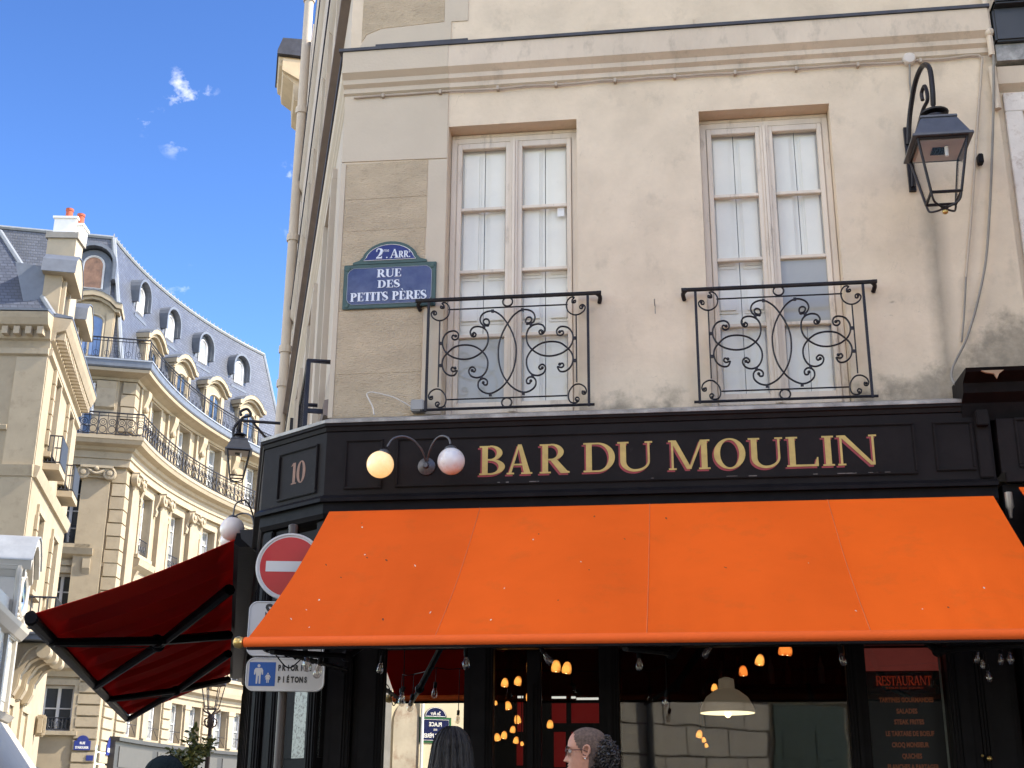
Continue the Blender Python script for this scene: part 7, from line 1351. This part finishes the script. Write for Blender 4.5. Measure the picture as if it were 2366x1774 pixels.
# his dark curls at the back of the head
CURL = mat('curly_hair', (.022, .017, .016), .38, var=.5, scale=60, spec=.6); bb = MB(); rc = random.Random(5); bb.add([hx(Vector((-.095, 0, .09))+Vector((.050*math.cos(a)*math.sin(b_), .072*math.sin(a)*math.sin(b_), .085*math.cos(b_)))) for b_ in [math.pi*i/10 for i in range(11)] for a in [2*math.pi*j/14 for j in range(14)]], [(i*14+j, i*14+(j+1) % 14, (i+1)*14+(j+1) % 14, (i+1)*14+j) for i in range(10) for j in range(14)])
for i in range(420):
    b_ = math.acos(rc.uniform(-1, 1)); a = rc.uniform(0, 6.283); p = Vector((-.095, 0, .085))+Vector((.066*math.cos(a)*math.sin(b_), .082*math.sin(a)*math.sin(b_), .098*math.cos(b_)))*(.9+.16*rc.random())
    if rc.random() < .3: p.z -= .10; p.x += .015
    a0_ = rc.random()*6.28; rr = .008+.005*rc.random(); hh = rc.uniform(.015, .03); ax = Vector((rc.gauss(0, .6), rc.gauss(0, .6), -1)).normalized(); e1 = ax.orthogonal().normalized(); e2 = ax.cross(e1)
    bb.tube([hx(p+ax*hh*(q/9-.5)+(e1*math.cos(a0_+q*.95)+e2*math.sin(a0_+q*.95))*rr) for q in range(10)], .0032, 4)
new('hair', bb, CURL, man, True, label='dark curls at the back of the head')
# person with long straight dark hair, from behind
wp = P(1047, 1680, -4.2)
wo, hx = person('person with long straight dark hair seen from behind before the mirror panel', (wp.x, wp.y, wp.z-.012), R_(80), shirt=(.025, .025, .03))
STR = mat('straight_dark_hair', (.014, .0115, .011), .40, var=.7, scale=120, stretch=(1, 1, .06), spec=.4, bump=.5, bscale=160); bb = MB(); n = 96; rows = [(.252, .08), (.249, .24), (.241, .42), (.227, .58), (.205, .74), (.172, .88), (.125, .98), (.07, 1.05), (.0, 1.12), (-.08, 1.20), (-.17, 1.28), (-.28, 1.32), (-.40, 1.25), (-.46, 1.05)]; vs, fs = [], []
rg = [random.Random(2).uniform(-1, 1) for _ in range(n)]; rw = random.Random(9); rg = [rw.uniform(-1, 1) for _ in range(n)]
for z, s in rows:
    for j in range(n):
        t = 2*math.pi*j/n; tt = .62+(2*math.pi-1.24)*j/(n-1); k_ = (.0035*rg[j]+.003*math.sin(j*.9+z*7))*(1 if z < .225 else .4)
        x = -math.cos(tt-math.pi)*(.118 if abs(tt-math.pi) < math.pi/2 else .10)*s; y = math.sin(tt)*.106*s; v = Vector((x+.0, y, z)); d = Vector((x, y, 0)); d = d/d.length if d.length > 1e-6 else d; vs.append(hx(v+d*k_-Vector((.012 if z > .0 else .02-.06*z, 0, 0))))
for i in range(len(rows)-1):
    for j in range(n-1): fs.append((i*n+j, i*n+j+1, (i+1)*n+j+1, (i+1)*n+j))
fs.append(tuple(range(n))); bb.add(vs, fs)
for i in range(150):
    j = rw.randrange(6, n-6); pth = [Vector(vs[q*n+min(n-2, max(1, j+int((q-6)*rw.uniform(-.3, .3))))]) for q in range(1, len(rows))]; cc = hx(Vector((-.01, 0, .1)))
    pth = [p+(p-cc).normalized()*.0018 for p in pth]; bb.tube(spline(pth, 2), .0014, 3, caps=False)
for i in range(60):                                      # loose hairs standing off the outline
    j = rw.randrange(4, n-4); q0 = rw.randrange(1, 9); pth = [Vector(vs[q*n+j]) for q in range(q0, min(q0+5, len(rows)))]; cc = hx(Vector((-.01, 0, .02))); o_ = rw.uniform(.002, .010)
    pth = [p+(p-cc).normalized()*(.001+o_*k_/len(pth)) for k_, p in enumerate(pth)]; bb.tube(spline(pth, 3), .0008, 3, caps=False)
new('hair', bb, STR, wo, True)
# person in a dark cap at the lower left
kp_ = P(383, 1744, -4.7)
cpn, hx = person('person in a dark teal cap at the bottom edge under the red awning', (kp_.x, kp_.y, kp_.z-.022), R_(120), shirt=(.04, .05, .06))
CAPM = mat('dark_teal_cap', (.010, .016, .019), .95, spec=.08, var=.15, scale=6, bump=.2, bscale=90); bb = shell(hx, .020, lambda z, t: z > .11+.02*math.cos(t)); vs = []
q = [hx(hpt(.128, t, .020)) for t in [(-.9+1.8*i/12) for i in range(13)]]; fv = hx(Vector((1, 0, 0)))-hx(Vector((0, 0, 0)))
for i in range(12): m1_, m2_ = 1-abs(i-6)/6, 1-abs(i+1-6)/6; a, c = q[i], q[i+1]; bb.hexa([a, c, c+fv*.07*m2_**.5-Vector((0, 0, .012)), a+fv*.07*m1_**.5-Vector((0, 0, .012)), a+Vector((0, 0, .004)), c+Vector((0, 0, .004)), c+fv*.07*m2_**.5-Vector((0, 0, .008)), a+fv*.07*m1_**.5-Vector((0, 0, .008))])
cap_ = new('cap', bb, CAPM, cpn, True); bb = MB()
for t in (0, 1.05, 2.09, 3.14, 4.19, 5.24): bb.tube([hx(hpt(z, t, .021)) for z in (.14, .17, .19, .205, .218, .228, .234)], .0016, 4)
new('seam', bb, CAPM, cap_); bb = shell(hx, .008, lambda z, t: z > .05 and t > 1.3 and z < .13); new('hair', bb, CURL, cpn, True)
